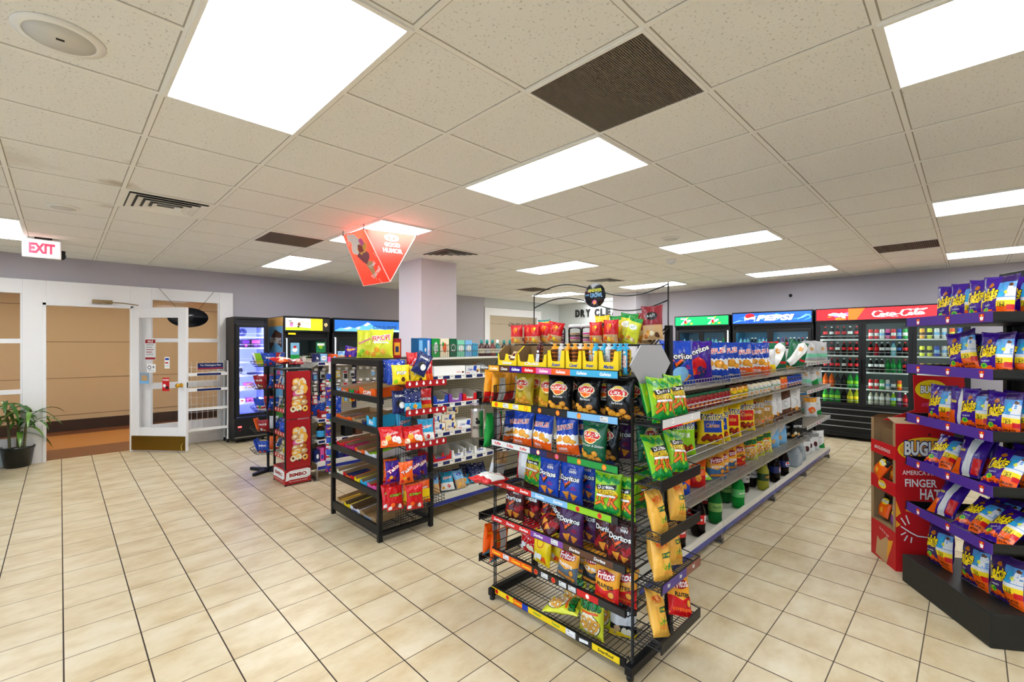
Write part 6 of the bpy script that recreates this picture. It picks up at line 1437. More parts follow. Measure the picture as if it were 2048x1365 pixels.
def sleeve(ink, label, loc, rz, tilt, h=.15, r=.019, wrap=True, group=None):
    t = thing('cookie_sleeve', label, 'cookie sleeve', loc, rz, group); t.rotation_euler = (0, tilt, rz)
    a = MB(); n = 12
    for k in range(n): z = .012 + (h - .03) * k / n; a.lathe([(r * .93, z), (r, z + .003), (r, z + .006), (r * .93, z + .009)], mat('card', 'chipd' if k % 2 else 'brown'), 16)
    a.build('cookies', t)
    a = MB(); a.lathe([(.004, 0), (r * .8, .006), (r * 1.04, .014)], mat('film', ink), 14, cap=False)
    if not wrap: a.build('wrapper_end', t); a = MB()
    a.lathe([(r * 1.04, h - .022), (r * .8, h - .012), (.006, h - .006), (r * .75, h + .006), (.002, h + .008)], mat('film', ink), 14, cap=False)
    vs = []; fs = []; q = 9
    for i in range(q + 1):
        an = -PI / 2 - .9 + 1.8 * i / q
        for z in (.014, h - .022): vs.append((r * 1.04 * math.cos(an), r * 1.04 * math.sin(an), z))
    for i in range(q): fs.append((2 * i, 2 * i + 2, 2 * i + 3, 2 * i + 1))
    if wrap: a.add(vs, fs, mat('film', ink), True)
    a.build('wrapper' if wrap else 'wrapper_end', t)
    if wrap:
        a = MB(); a.art(Art().rect(-.012, .04, .012, .1, 'white').text('GALLETA', 0, .07, .018, 'blue' if ink != 'cyan' else 'red', rot=PI / 2, w=.055).ell(0, .115, .009, .007, 'white', n=10), lambda x, y, l: ((r * 1.05 + l) * math.cos(-PI / 2 + x / r), (r * 1.05 + l) * math.sin(-PI / 2 + x / r), y), 'film', dx=.006, clip=(-.018, 0, .018, h)); a.build('label', t)
    return t
SL = [('maroon', 1076, .02, .35, True), ('amber', 1108, .03, .1, False), ('lgrey', 1119, .06, .25, True), ('amber', 1136, .03, .02, True), ('amber', 1151, .03, -.05, False), ('lgrey', 1161, .05, 0, False), ('amber', 1171, .03, 0, False), ('amber', 1183, .055, 0, True), ('cyan', 1194, .03, -.1, True), ('cyan', 1209, .05, 0, True), ('lgrey', 1218, .05, 0, True), ('cyan', 1229, .03, .05, False), ('cyan', 1241, .03, .0, True), ('cyan', 1257, .045, 0, True)]
names = dict(maroon='maroon wafer stick', amber='yellow ended cookie sleeve', lgrey='white cookie sleeve', cyan='sky blue cookie sleeve')
cnt = {}
for ink, x, du, tl, wr in SL:
    u = TU + du + .005; v = max(v_on(x, u), 1.215); cnt[ink] = cnt.get(ink, 0) + 1
    sleeve(ink, names[ink] + (', %s from door end,' % ORD[cnt[ink] - 1] if ink != 'maroon' else '') + ' standing in yellow tray', (u, v, RZ[0] - .022), -PI / 2, tl * .4, .152 if ink != 'maroon' else .165, group=None if ink == 'maroon' else 'cookie sleeves in the yellow trays', wrap=wr)
# grey can hanging on the door side of the wire rack
t = thing('hanging_can', 'grey metal can with black logo hung beside wire rack', 'can', (1.97, v_on(963, 1.97) + .04, .985))
a = MB(); a.lathe([(.043, 0), (.045, .004), (.045, .172), (.047, .178), (.042, .178), (.04, .01)], mat('metal', 'b4b4ba'), 28); a.art(Art().blob(0, .1, .018, 'black', 2).blob(-.004, .122, .01, 'black', 5).text('VENDOR', .0, .065, .02, 'charcoal', bold=.02, w=.07), lambda x, y, l: ((.0455 + l) * math.cos(-PI * .72 + x / .045), (.0455 + l) * math.sin(-PI * .72 + x / .045), y), 'plastic', dx=.008, clip=(-.05, 0, .05, .18)); a.build('body', t)
a = MB(); a.tube([(.0, -.045, .17), (0, -.05, .3), (0, .0, .31), (0, .045, .3), (0, .045, .17)], .0022, M_chrome, 5); a.tube([(.05 * math.cos(i * PI / 12), .05 * math.sin(i * PI / 12), .215) for i in range(24)], .002, mat('metal', 'b09ac8'), 5, closed=True); a.build('wire_hanger', t)

# --- long gondola
GT, GM, GL = G2Z[3], G2Z[1], G2Z[0]
def GB(key, x, z, v=1.50, rz=-.72, tilt=.1, **k):
    v = 1.545 if v < 1.53 else 1.67
    u = u_on(x, v); u = min(max(u, 2.62), 7.55)
    if z in (.60, 1.03, 1.375): u = max(u, 6.56)          # the far section has shelves of its own
    elif z > .2: u = min(u, 6.26)
    if key == 'G_fun': k.setdefault('sc_', .88)
    if z == GL: k.setdefault('sc_', .8 if key in ('G_tan', 'G_blk', 'G_whi') else .9)
    if key in ('G_toc', 'G_tor', 'G_tan', 'G_tol'): k.setdefault('sc_', .96)
    return dict(key=key, loc=(u, v, z + .002), rz=rz + jit(.12), tilt=tilt, **k)
row('long gondola top shelf', 'wire rack end', [GB('G_dob', 1357, GT), GB('G_dop', 1394, GT), GB('G_rub', 1424, GT), GB('G_rub', 1452, GT), GB('G_ruo', 1482, GT), GB('G_ruo', 1501, GT), GB('G_ruo', 1519, GT), GB('G_yel', 1537, GT, 1.48), GB('G_grn', 1553, GT), GB('G_red', 1566, GT, 1.6), GB('G_grn', 1581, GT, 1.5, roll=.28), GB('G_yel', 1608, GT, 1.5), GB('G_yel', 1600, GT, 1.62)], 'big bags on the gondola top shelf')
row('long gondola top shelf back row', 'wire rack end', [GB('G_dob', 1376, GT, 1.67), GB('G_ruo', 1440, GT, 1.67), GB('G_rub', 1466, GT, 1.67), GB('G_grn', 1534, GT, 1.67)])
row('long gondola chip shelf back row', 'wire rack end', [GB('G_tol', 1377, GM, 1.67), GB('G_tor', 1432, GM, 1.67), GB('G_toc', 1470, GM, 1.67), GB('G_tan', 1538, GM, 1.67), GB('G_brn', 1556, GM, 1.67)])
row('long gondola low shelf back row', 'wire rack end', [GB('G_frr', 1378, GL, 1.67), GB('G_frb', 1437, GL, 1.67), GB('G_fun', 1512, GL, 1.67), GB('G_blk', 1546, GL, 1.67)])
row('far gondola top shelf', 'wire rack end', [GB('G_foil', 1622, 1.375), GB('G_yel', 1629, 1.375, 1.56), GB('G_foil', 1636, 1.375), GB('G_foi2', 1642, 1.375, 1.58), GB('G_foil', 1649, 1.375), GB('G_foi2', 1655, 1.375, 1.52)], 'packs on the far gondola top shelf')
row('long gondola chip shelf', 'wire rack end', [GB('G_tol', 1362, GM), GB('G_toc', 1392, GM, 1.6), GB('G_toc', 1412, GM), GB('G_toc', 1434, GM), GB('G_tor', 1457, GM), GB('G_tor', 1489, GM), GB('G_tan', 1506, GM, 1.6), GB('G_tan', 1509, GM), GB('G_tan', 1526, GM), GB('G_whi', 1538, GM), GB('G_whi', 1549, GM), GB('G_brn', 1567, GM), GB('G_whi', 1581, GM), GB('G_brn', 1592, GM, 1.6), GB('G_whi', 1604, GM)], 'big bags on the middle gondola shelf')
row('far gondola third shelf', 'wire rack end', [GB('G_foil', 1613, 1.03, 1.5, tilt=.3), GB('G_foi2', 1625, 1.03, 1.5, tilt=.3), GB('G_foi2', 1637, 1.03, 1.5, tilt=.3), GB('G_foil', 1647, 1.03, 1.5)], 'packs on the far third shelf')
row('far gondola second shelf', 'wire rack end', [GB('G_orw', 1622, .60), GB('G_orw', 1631, .60, 1.58), GB('G_foi2', 1640, .60), GB('G_foil', 1649, .60, 1.55)], 'packs on the far second shelf')
row('long gondola low shelf', 'wire rack end', [GB('G_chb', 1361, GL, roll=.1), GB('G_chr', 1393, GL, roll=.05), GB('chk', 1398, GL, 1.62), GB('G_frb', 1424, GL, 1.5, tilt=.2), GB('s_lim', 1414, GL, 1.44, rz=-.3, tilt=1.1), GB('G_frb', 1442, GL), GB('G_frb', 1459, GL), GB('G_frr', 1475, GL), GB('G_fun', 1483, GL, 1.62), GB('G_fun', 1499, GL, 1.52), GB('G_fun', 1513, GL), GB('G_fun', 1528, GL), GB('G_sky', 1545, GL), GB('G_sky', 1560, GL), GB('G_tan', 1574, GL, 1.6), GB('G_blk', 1585, GL), GB('G_whi', 1597, GL, 1.55), GB('G_blk', 1606, GL)], 'big bags on the low gondola shelf')
row('far gondola deck', 'wire rack end', [GB('G_pou', 1602, .125, 1.46, tilt=.3), GB('G_pou', 1612, .125, 1.5), GB('G_pou', 1620, .125, 1.46, tilt=.3), GB('G_pou', 1628, .125, 1.5), GB('G_pou', 1637, .125, 1.46, tilt=.2), GB('G_foi2', 1652, .125, 1.47)], 'pouches on the far gondola deck')
# jars and cans
PROTO = {}
def proto(key, make):
    """build one of a kind, later uses copy it with its parts"""
    if key not in PROTO:
        t = make(); PROTO[key] = t; return t
    src = PROTO[key]; r = src.copy(); COL.objects.link(r)
    for ch in list(src.children):
        c = ch.copy(); COL.objects.link(c); c.parent = r
        for g in list(ch.children):
            d = g.copy(); COL.objects.link(d); d.parent = c
    return r
def jar(r, h, body, lid, band, word, wink='white'):
    def mk():
        t = thing('jar', 'jar', 'jar', (0, 0, 0))
        a = MB(); a.lathe([(r * .9, 0), (r, .006), (r, h * .72), (r * .8, h * .82), (r * .8, h * .86)], mat('plastic', body), 22); a.build('jar_body', t)
        a = MB(); a.lathe([(r * .86, h * .84), (r * .88, h * .86), (r * .88, h * .98), (r * .84, h)], mat('plastic', lid), 22); a.build('lid', t)
        a = MB(); n = 22; vs = []; fs = []
        for i in range(n + 1):
            an = -PI * .95 + PI * 1.2 * i / n
            for z in (h * .14, h * .64): vs.append(((r + .0006) * math.cos(an), (r + .0006) * math.sin(an), z))
        for i in range(n): fs.append((2 * i, 2 * i + 2, 2 * i + 3, 2 * i + 1))
        a.add(vs, fs, mat('card', band), True)
        a.art(Art().text(word, 0, h * .42, h * .16, wink, bold=.03, w=r * 1.7).ell(0, h * .24, r * .4, h * .05, 'amber'), lambda x, y, l: ((r + .0012 + l) * math.cos(-PI * .62 + x / r), (r + .0012 + l) * math.sin(-PI * .62 + x / r), y), 'card', dx=r * .25, clip=(-r, 0, r, h)); a.build('label', t)
        return t
    return mk
J = [('salsa', jar(.036, .115, 'salsa', 'darkgreen', 'darkred', 'Tostitos'), 'dark red salsa jar with green lid'), ('cheese', jar(.05, .13, 'amber', 'brown', 'yellow', 'Queso', 'black'), 'yellow cheese dip jar'), ('white', jar(.05, .135, 'cream', 'charcoal', 'lgrey', 'Dip', 'green'), 'white dip jar with dark lid'), ('oran', jar(.045, .125, 'orange', 'amber', 'orange', 'Nuts'), 'orange nut jar'), ('tin', jar(.05, .12, 'navy', 'blue', 'blue', 'Nuts'), 'blue nut tin')]
JM = {k: (m, l) for k, m, l in J}
def jars(key, spots):
    for i, (u, v) in enumerate(spots):
        t = proto('jar_' + key, JM[key][0]); t.location = (u, v, 1.114); t['label'] = '%s, %s from wire rack end, on long gondola' % (JM[key][1], ORD[i]); t['group'] = JM[key][1] + 's on the long gondola'
jars('salsa', [(3.12 + .078 * i, 1.455) for i in range(12)]); jars('cheese', [(4.12, 1.47), (4.26, 1.47), (4.4, 1.47)]); jars('white', [(q, 1.47) for q in (4.55, 4.68, 4.81, 4.94, 5.06, 5.27, 5.4)]); jars('oran', [(5.56, 1.47), (5.68, 1.47)]); jars('tin', [(5.8 + .115 * i, 1.47) for i in range(5)])
# two litre bottles and jugs on the base deck
def bottle2(ink, label, cap, r=.054, h=.302, wink='white', word='Cola', blob=None):
    def mk():
        t = thing('soda_bottle', 'bottle', 'bottle', (0, 0, 0)); 
        a = MB(); a.lathe([(r * .55, .0), (r * .85, .004), (r, .03), (r * .96, h * .22), (r, h * .3), (r, h * .58), (r * .98, h * .64), (r * .7, h * .79), (r * .36, h * .89), (r * .26, h * .93), (r * .26, h * .955)], mat('liquid', ink), 24); a.build('body', t)
        a = MB(); a.lathe([(r * .3, h * .955), (r * .31, h * .96), (r * .31, h * .995), (r * .26, h)], mat('plastic', cap), 14); a.build('cap', t)
        a = MB(); n = 26; vs = []; fs = []
        for i in range(n + 1):
            an = 2 * PI * i / n
            for z in (h * .34, h * .57): vs.append(((r + .0012) * math.cos(an), (r + .0012) * math.sin(an), z))
        for i in range(n): fs.append((2 * i, 2 * i + 2, 2 * i + 3, 2 * i + 1))
        a.add(vs, fs, mat('plastic', label), True)
        A = Art()
        if blob: A.ell(0, h * .455, r * .45, h * .09, 'white').poly([(-r * .4, h * .47), (0, h * .54), (r * .4, h * .48), (0, h * .455)], 'red').poly([(-r * .4, h * .43), (0, h * .37), (r * .4, h * .43), (0, h * .445)], 'blue')
        else: A.text(word, -r * .3, h * .46, h * .07, wink, shear=.2, bold=.02, w=r * 1.2).rect(r * .6, h * .38, r * 1.1, h * .54, 'white').rect(r * .65, h * .4, r * 1.05, h * .43, 'grey').rect(r * .65, h * .46, r * 1.05, h * .48, 'grey')
        a.art(A, lambda x, y, l: ((r + .002 + l) * math.cos(-PI * .62 + x / r), (r + .002 + l) * math.sin(-PI * .62 + x / r), y), 'plastic', dx=r * .25, clip=(-r * 1.2, 0, r * 1.2, h)); a.build('label', t)
        return t
    return mk
BT = dict(cola=(bottle2('140b08', 'red', 'red', word='Coke'), 'two-litre dark cola bottle with red label'), grn=(bottle2('1c7a34', '7fae5a', 'green', word='Ginger Ale', wink='darkgreen'), 'two-litre green ginger ale bottle'), lime=(bottle2('17a03c', '5fbf6a', 'lime', word='Sprite'), 'two-litre bright green soda bottle'), wht=(bottle2('1b1412', 'lgrey', 'white', word='Root', wink='maroon'), 'two-litre dark bottle with white label'), yel=(bottle2('a8a83c', '1f3a1c', 'green', word='Dry', wink='amber'), 'two-litre yellow green soda bottle'), pep=(bottle2('160c0a', 'navy', 'blue', blob=True), 'two-litre dark cola bottle with ball logo'))
cn = {}
for key, x, v in [('cola', 1356, 1.482), ('cola', 1374, 1.61), ('cola', 1396, 1.482), ('cola', 1412, 1.62), ('grn', 1430, 1.49), ('grn', 1452, 1.61), ('lime', 1476, 1.482), ('wht', 1487, 1.6), ('wht', 1503, 1.6), ('yel', 1526, 1.482), ('pep', 1545, 1.62), ('pep', 1549, 1.482), ('pep', 1567, 1.482), ('pep', 1573, 1.62)]:
    t = proto('b_' + key, BT[key][0]); cn[key] = cn.get(key, 0) + 1; t.location = (u_on(x, v), v, .127); t.rotation_euler = (0, 0, jit(.5))
    t['label'] = BT[key][1] + ', %s from wire rack end, on gondola deck' % ORD[cn[key] - 1] if key not in ('lime', 'yel') else BT[key][1] + ' on the gondola deck'
    if key not in ('lime', 'yel'): t['group'] = BT[key][1] + 's on the deck'
for i, x in enumerate((1588, 1597)):
    v = 1.505 + .04 * i
    t = thing('water_jug', 'cloudy plastic water jug, %s from wire rack end, on gondola deck' % ('nearest' if i == 0 else 'farther'), 'jug', (u_on(x, v), v, .127), 0, 'water jugs')
    a = MB(); a.bbox(-.07, -.07, 0, .07, .07, .17, mat('liquid', 'c3ced6'), .018); a.lathe([(.068, .165), (.055, .2), (.03, .235), (.02, .245), (.02, .26)], mat('liquid', 'c3ced6'), 18); a.build('body', t)
    a = MB(); a.lathe([(.021, .255), (.022, .262), (.022, .28), (.018, .283)], mat('plastic', 'blue'), 14); a.build('cap', t)
    a = MB(); a.tube([(.02, 0, .235), (.06, 0, .25), (.075, 0, .2), (.068, 0, .15)], .011, mat('liquid', 'c3ced6'), 8); a.build('handle', t)

# --- cake gondola: cartons and cookie bags
def cbox(w, d, h, ink, A=None, fin='card'):
    a = MB(); a.bbox(0, 0, 0, w, d, h, mat(fin, ink), .0025)
    if A: a.art(A, lambda x, y, l: (x * w, -l, y * h), fin, lift=.0008, clip=(.01, .01, .99, .99))
    return a
def cake_art(word='Cakes', blue=True):
    A = Art().text(word, .3, .55, .3, 'blue', shear=.3, bold=.02, w=.3)
    if blue: A.poly([(.55, 1), (.75, 1), (.7, .3), (.5, .45)], 'blue')
    A.blob(.8, .35, .12, 'brown', 2, 10, 2).blob(.88, .45, .08, 'corn', 4, 10, 2).rect(.05, .1, .25, .18, 'red'); return A
VG = 3.475
def cb(x0, x1, z, h, ink, A, label, d=.2, dv=0, cat='carton', name='cake_carton', group=None):
    u0, u1 = u_on(x0, VG + dv), u_on(x1, VG + dv); u0 = max(u0, 2.385)
    put(cbox(u1 - u0 - .004, d, h, ink, A), name, (u0, VG + dv, z + .001), 0, label, cat, group)
def ct(x0, x1, z, hb, hf, ink, label, d=.22, dv=0, cuts=((.2, .8, .03),), word='Treat', inner='cfcbc0', wink='white', group=None):
    u0, u1 = u_on(x0, VG + dv), u_on(x1, VG + dv); u0 = max(u0, 2.385)
    put(ctray(u1 - u0 - .004, d, hb, hf, ink, list(cuts), script(word, wink, .03, .022), inner=inner), 'display_carton', (u0, VG + dv, z + .001), 0, label, 'carton', group)
z = G1Z[4]
cb(868, 931, z, .085, 'white', Art().text('Cakes', .78, .3, .2, 'red', shear=.3, w=.14).blob(.92, .25, .05, 'brown', 3, 9, 3), 'long plain white cake carton on cake gondola top shelf')
cb(932, 961, z, .08, 'lgrey', cake_art(), 'white and blue cake carton on cake gondola top shelf')
row('cake gondola top shelf', 'candy rack', [dict(key='s_gry', look='clear cookie pack lying', loc=(u_on(971, 3.5), 3.5, z + .025), rz=0, tilt=1.25, sc_=.9)])
z = G1Z[3]
ct(866, 897, z, .1, .075, 'blue', 'blue half-empty display carton on cake gondola second shelf'); ct(898, 925, z, .1, .08, 'violet', 'purple half-empty display carton on cake gondola second shelf'); ct(926, 954, z, .1, .07, 'red', 'red half-empty display carton on cake gondola second shelf')
cb(955, 985, z, .05, 'black', None, 'flat black carton on cake gondola second shelf')
z = G1Z[2]
for i, (x0, x1, zz, lab) in enumerate([(866, 891, 0, 'lowest in stack nearest candy rack'), (892, 914, 0, 'lowest in second stack'), (915, 950, 0, 'beside the grey can'), (884, 911, .075, 'second layer of stack'), (866, 883, .075, 'second layer nearest candy rack'), (893, 917, .15, 'top of stack'), (866, 892, .15, 'top nearest candy rack')]):
    cb(x0, x1, z + zz, .073, 'cream' if i % 2 else 'white', cake_art(), 'white and blue cake carton %s, cake gondola third shelf' % lab, dv=0 if i < 3 else .01)
z = G1Z[1]
for i, (x0, x1, ink) in enumerate([(862, 903, 'red'), (904, 928, 'white'), (929, 948, 'lgrey'), (949, 973, 'white')]):
    ct(x0, x1, z, .1, .075, ink, '%s cake tray, %s from candy rack, cake gondola fourth shelf' % (['red and white', 'white', 'pale grey', 'white and brown'][i], ORD[i]), cuts=((.15, .55, .03), (.6, .95, .04)), word='Cakes', wink='blue')
z = G1Z[0]
row('cake gondola bottom deck', 'candy rack', [dict(key=k, loc=(u_on(x, v), v, z + .01), rz=jit(.3) - .2, tilt=t_, sc_=.95) for k, x, v, t_ in (('c_mil', 868, 3.5, .5), ('c_red', 882, 3.56, .9), ('c_sky', 897, 3.5, .5), ('c_red', 910, 3.6, .9), ('c_mil', 918, 3.5, .5), ('c_nav', 930, 3.52, .7), ('c_nav', 943, 3.55, .6), ('c_nav', 955, 3.52, .5), ('c_nav', 968, 3.54, .6))], 'cookie bags on the cake gondola deck')
zt = 1.476
for x0, x1, ink, A, lab in [(803, 838, '1c6fb0', Art().rect(.55, .1, .95, .9, 'sky').blob(.2, .4, .12, 'lgrey', 2), 'large blue tissue carton'), (839, 863, '2a62c0', Art().rect(.05, .1, .6, .9, 'c9d4ee').blob(.4, .3, .1, 'pink', 2), 'blue carton with pale panel'), (864, 880, 'green', Art().blob(.5, .5, .35, 'lgrey', 3).text('TEA', .5, .5, .2, 'green'), 'green and white soap carton'), (881, 899, 'cream', Art().blob(.5, .5, .3, 'orange', 3).blob(.3, .7, .15, 'green', 5), 'cream and orange soap carton'), (900, 914, 'darkgreen', Art().ell(.5, .5, .35, .2, 'white').ell(.5, .5, .28, .14, 'darkgreen'), 'dark green soap carton'), (915, 930, 'mint', Art().ell(.5, .5, .35, .2, 'white'), 'mint green detergent carton'), (931, 945, 'sky', Art().ell(.5, .5, .35, .2, 'white'), 'sky blue detergent carton'), (946, 956, 'cyan', None, 'small cyan detergent carton')]:
    v = 3.5; u0 = max(u_on(x0, v), 2.38); u1 = u_on(x1, v); h = .175 if x1 < 920 else .16 if x1 < 950 else .13
    put(cbox(u1 - u0 - .004, .12, h, ink, A), 'soap_carton', (u0, v, zt), 0, lab + ' behind wire fence on cake gondola', 'carton')
for i, (x, ink) in enumerate([(963, 'maroon'), (974, 'maroon'), (985, '8f2a35'), (995, 'teal'), (1008, 'charcoal'), (1020, 'charcoal'), (1032, 'teal')]):
    v = 3.52; u = u_on(x, v)
    t = thing('spray_bottle', '%s cleaner bottle with green cap, %s from soap cartons, on cake gondola' % ({'maroon': 'maroon', '8f2a35': 'rose red', 'teal': 'teal', 'charcoal': 'black'}[ink], ORD[i]), 'bottle', (u, v, zt), 0, 'cleaner bottles on the cake gondola')
    a = MB(); a.lathe([(.03, 0), (.033, .006), (.033, .09), (.015, .12), (.012, .13)], mat('plastic', ink), 16); a.build('body', t)
    a = MB(); a.lathe([(.014, .13), (.015, .133), (.014, .165), (.01, .168)], mat('plastic', 'teal' if ink != 'teal' else 'white'), 12); a.build('cap', t)
    a = MB(); a.lathe([(.0335, .03), (.0336, .032), (.0336, .075), (.0335, .077)], mat('card', 'lgrey' if i % 2 else 'cream'), 16, cap=False); a.build('label', t)

# --- candy rack: open cartons on the sloped shelves, bags on the side wings
def candy(x0, x1, i, ink, label, d=.34, hb=.06, hf=.05, inner='kraft', word=None, fill=None, wink='white', du=0):
    u = 1.848 + du; v0, v1 = min(v_on(x0, u), 4.21), max(v_on(x1, u), 3.39); z = CZ[i] + .006
    A = script(word, wink, hf * .5, hf * .4) if word else None
    a = ctray(v0 - v1 - .004, d, hb, hf, ink, [(.25, .75, hf * .75)], A, inner=inner)
    o = put(a, 'candy_carton', (u, v0, z), -PI / 2, label, 'carton'); o.rotation_euler = (Matrix.Rotation(-PI / 2, 4, 'Z') @ Matrix.Rotation(.065, 4, 'X')).to_euler()
    if fill:
        n = max(2, int((v0 - v1) / .045))
        for k in range(n):
            b = MB(); b.bbox(-.016, 0, 0, .016, d * .6, .018, mat('film', fill), .006)
            q = b.build('candy_bar'); q.location = (u + .02, v0 - (k + .5) * (v0 - v1) / n, z + .012); q.rotation_euler = o.rotation_euler
            tag(q, '%s wrapped candy bar, %s from the thin post, in %s' % ({'yellow': 'yellow', 'red': 'red', 'silver': 'silver', 'gold': 'gold', 'magenta': 'magenta', 'brown': 'brown', 'sky': 'pale blue', 'orange': 'orange', 'navy': 'navy'}.get(fill, fill), ORD[k], label.split(' candy carton')[0] + ' carton' + (', third shelf' if i == 2 else '')), 'candy bar', 'bars in ' + label.split(' on ')[0] + ' ' + str(i))
candy(669, 682, 0, 'sky', 'pale blue candy carton on the candy rack top shelf', word='Mint'); candy(683, 697, 0, 'orange', 'plain orange candy carton on the candy rack top shelf', word='Bar', fill='orange'); candy(698, 708, 0, 'green', 'green candy carton on the candy rack top shelf', fill='green'); candy(709, 718, 0, 'red', 'red candy carton on the candy rack top shelf', fill='red'); candy(719, 752, 0, 'orange', 'orange candy carton with white word square on the top shelf', word='CUPS', hb=.085, hf=.08, wink='white')
candy(668, 704, 1, 'orange', 'wide orange candy carton on candy rack second shelf', fill='brown'); candy(705, 724, 1, 'kraft', 'kraft candy carton on candy rack second shelf', fill='silver'); candy(725, 733, 1, 'navy', 'navy candy carton on candy rack second shelf'); candy(734, 752, 1, 'cyan', 'tall aqua and white candy carton on candy rack second shelf', hb=.11, hf=.1, word='Mints')
candy(674, 689, 2, 'red', 'red candy carton nearest the thin post, candy rack third shelf', fill='red'); candy(690, 709, 2, 'magenta', 'magenta candy carton on candy rack third shelf', fill='magenta'); candy(710, 729, 2, 'orange', 'orange and white candy carton on candy rack third shelf', word='Gum'); candy(730, 752, 2, 'lgrey', 'white and green candy carton on candy rack third shelf', fill='lime')
candy(674, 686, 3, 'cream', 'cream candy carton on candy rack fourth shelf', fill='silver'); candy(687, 708, 3, 'red', 'red and amber candy carton on candy rack fourth shelf', word='Bars', wink='amber', fill='navy'); candy(709, 720, 3, 'yellow', 'yellow candy carton on candy rack fourth shelf', fill='yellow'); candy(721, 734, 3, 'cyan', 'aqua candy carton on candy rack fourth shelf', fill='sky'); candy(735, 752, 3, 'pink', 'pink candy carton on candy rack fourth shelf', fill='red')
candy(674, 688, 4, 'tan', 'tan candy carton on candy rack bottom shelf', fill='gold'); candy(689, 700, 4, 'yellow', 'yellow candy carton on candy rack bottom shelf', inner='kraftd'); candy(701, 720, 4, 'lgrey', 'white and blue candy carton on candy rack bottom shelf', inner='kraftd', word='Choco', wink='blue'); candy(721, 752, 4, 'kraft', 'worn kraft candy carton on candy rack bottom shelf', word='Candy', wink='sky', d=.4)
def CB(key, x, z, v=3.245, tilt=.15, rz=None, **k):
    return dict(key=key, loc=(min(max(u_on(x, v), 1.99), 2.30), v, z), rz=jit(.12) - .25 if rz is None else rz, tilt=tilt, **k)
row('candy rack top wing', 'the candy cartons', [CB('c_blue', 778, CW[0] - .042, 3.26), CB('c_blue', 798, CW[0] - .04, 3.30), CB('c_pop', 800, CW[0] - .04, 3.21), CB('c_dom', 808, CW[0] + .03, 3.275, roll=.5), CB('c_pop', 823, CW[0] - .04, 3.215), CB('c_can', 829, CW[0] + .03, 3.28), CB('c_can', 851, CW[0] - .04, 3.24, roll=-.25), CB('c_can', 856, CW[0] - .02, 3.29)], 'cookie bags on the top wing of the candy rack')
row('candy rack second wing', 'the candy cartons', [CB('c_nav', 780, CW[1] - .042), CB('c_dom', 801, CW[1] - .042), CB('c_mil', 825, CW[1] - .042), CB('c_bar', 850, CW[1] - .042)])
row('candy rack third wing', 'the candy cartons', [CB('c_red', 780, CW[2] - .04, 3.22, tilt=.5), CB('c_red', 812, CW[2] - .035, 3.215, tilt=.5), CB('c_sky', 818, CW[2] + .02, 3.29), CB('c_sky', 838, CW[2] - .03, 3.26, tilt=.3), CB('c_rdl', 854, CW[2] - .03, 3.28)], 'cookie bags on the third wing')
row('candy rack upper wire basket', 'the candy cartons', [CB('c_ora', 773, .479, 3.26, sx=.95), CB('c_ora', 788, .479, 3.22), CB('c_pur', 806, .479, 3.235), CB('c_pur', 828, .479, 3.235), CB('c_pur', 842, .479, 3.28)], 'chip pouches in the upper wire basket')
row('candy rack lower wire basket', 'the candy cartons', [CB('c_rdl', 771, .259, 3.24), CB('c_rdl', 790, .259, 3.22, tilt=.3), CB('c_rdl', 808, .259, 3.25), CB('c_oyl', 820, .28, 3.22, tilt=.3, roll=.1), CB('c_oyl', 845, .27, 3.23, tilt=.2)], 'chip pouches in the lower wire basket')
a = MB()
for i in range(20): a.tube([(1.84 - CO.x, 3.38 + .84 * i / 19 - CO.y, 1.474), (2.3 - CO.x, 3.38 + .84 * i / 19 - CO.y, 1.474)], .0022, M_wire, 4)
a.build('top_shelf', cr)
row('candy rack top', 'the thin post', [dict(key='c_lim', loc=(1.9, v_on(733, 1.9), 1.477), rz=-.75, tilt=.05, sc_=1.25), dict(key='c_blue', loc=(2.03, v_on(757, 2.03) + .04, 1.477), rz=-.7, tilt=.1, sc_=1.15), dict(key='c_lem', loc=(1.95, v_on(763, 1.95), 1.477), rz=-.7, tilt=.08)])
put(cbox(.07, .05, .17, 'darkred', Art().rect(.15, .15, .85, .8, 'amber').rect(.3, .3, .7, .6, 'navy')), 'cookie_carton', (2.06, v_on(786, 2.06), 1.477), -.5, 'maroon and gold upright carton on the candy rack top', 'carton')

# --- pegboard gondola behind the bakery rack
V3 = 5.387
def p3(x0, x1, z, h, ink, A, label, name='carton', cat='carton', d=.12, dv=0):
    u0, u1 = max(u_on(x0, V3 + dv), 2.115), u_on(x1, V3 + dv); put(cbox(u1 - u0 - .004, d, h, ink, A), name, (u0, V3 + dv, z), 0, label, cat)
p3(627, 640, .212, .14, 'navy', Art().ell(.5, .5, .3, .2, 'white'), 'navy carton on the pegboard gondola deck'); p3(641, 649, .212, .16, 'pink', Art().rect(.2, .2, .8, .5, 'blue'), 'pink and blue carton on the pegboard gondola deck'); p3(650, 657, .212, .17, 'magenta', Art().rect(.2, .5, .8, .8, 'sky'), 'magenta carton on the pegboard gondola deck'); p3(658, 667, .212, .22, 'lgrey', None, 'pale grey carton on the pegboard gondola deck'); p3(676, 688, .212, .18, 'navy', Art().rect(.2, .4, .8, .7, 'white'), 'navy and white carton on pegboard deck behind candy rack'); p3(690, 704, .212, .15, 'purple', Art().blob(.5, .5, .3, 'amber', 2), 'purple carton on pegboard deck behind candy rack'); p3(708, 722, .212, .17, 'blue', Art().blob(.5, .5, .3, 'white', 2), 'blue carton on pegboard deck behind candy rack')
p3(655, 668, .471, .14, 'lgrey', Art().text('H', .5, .5, .3, 'blue'), 'white box beside the brown bottle on pegboard gondola'); p3(690, 706, .471, .12, 'black', None, 'black carton on pegboard shelf behind candy rack'); p3(712, 726, .471, .14, 'brown', None, 'brown carton on pegboard shelf behind candy rack')
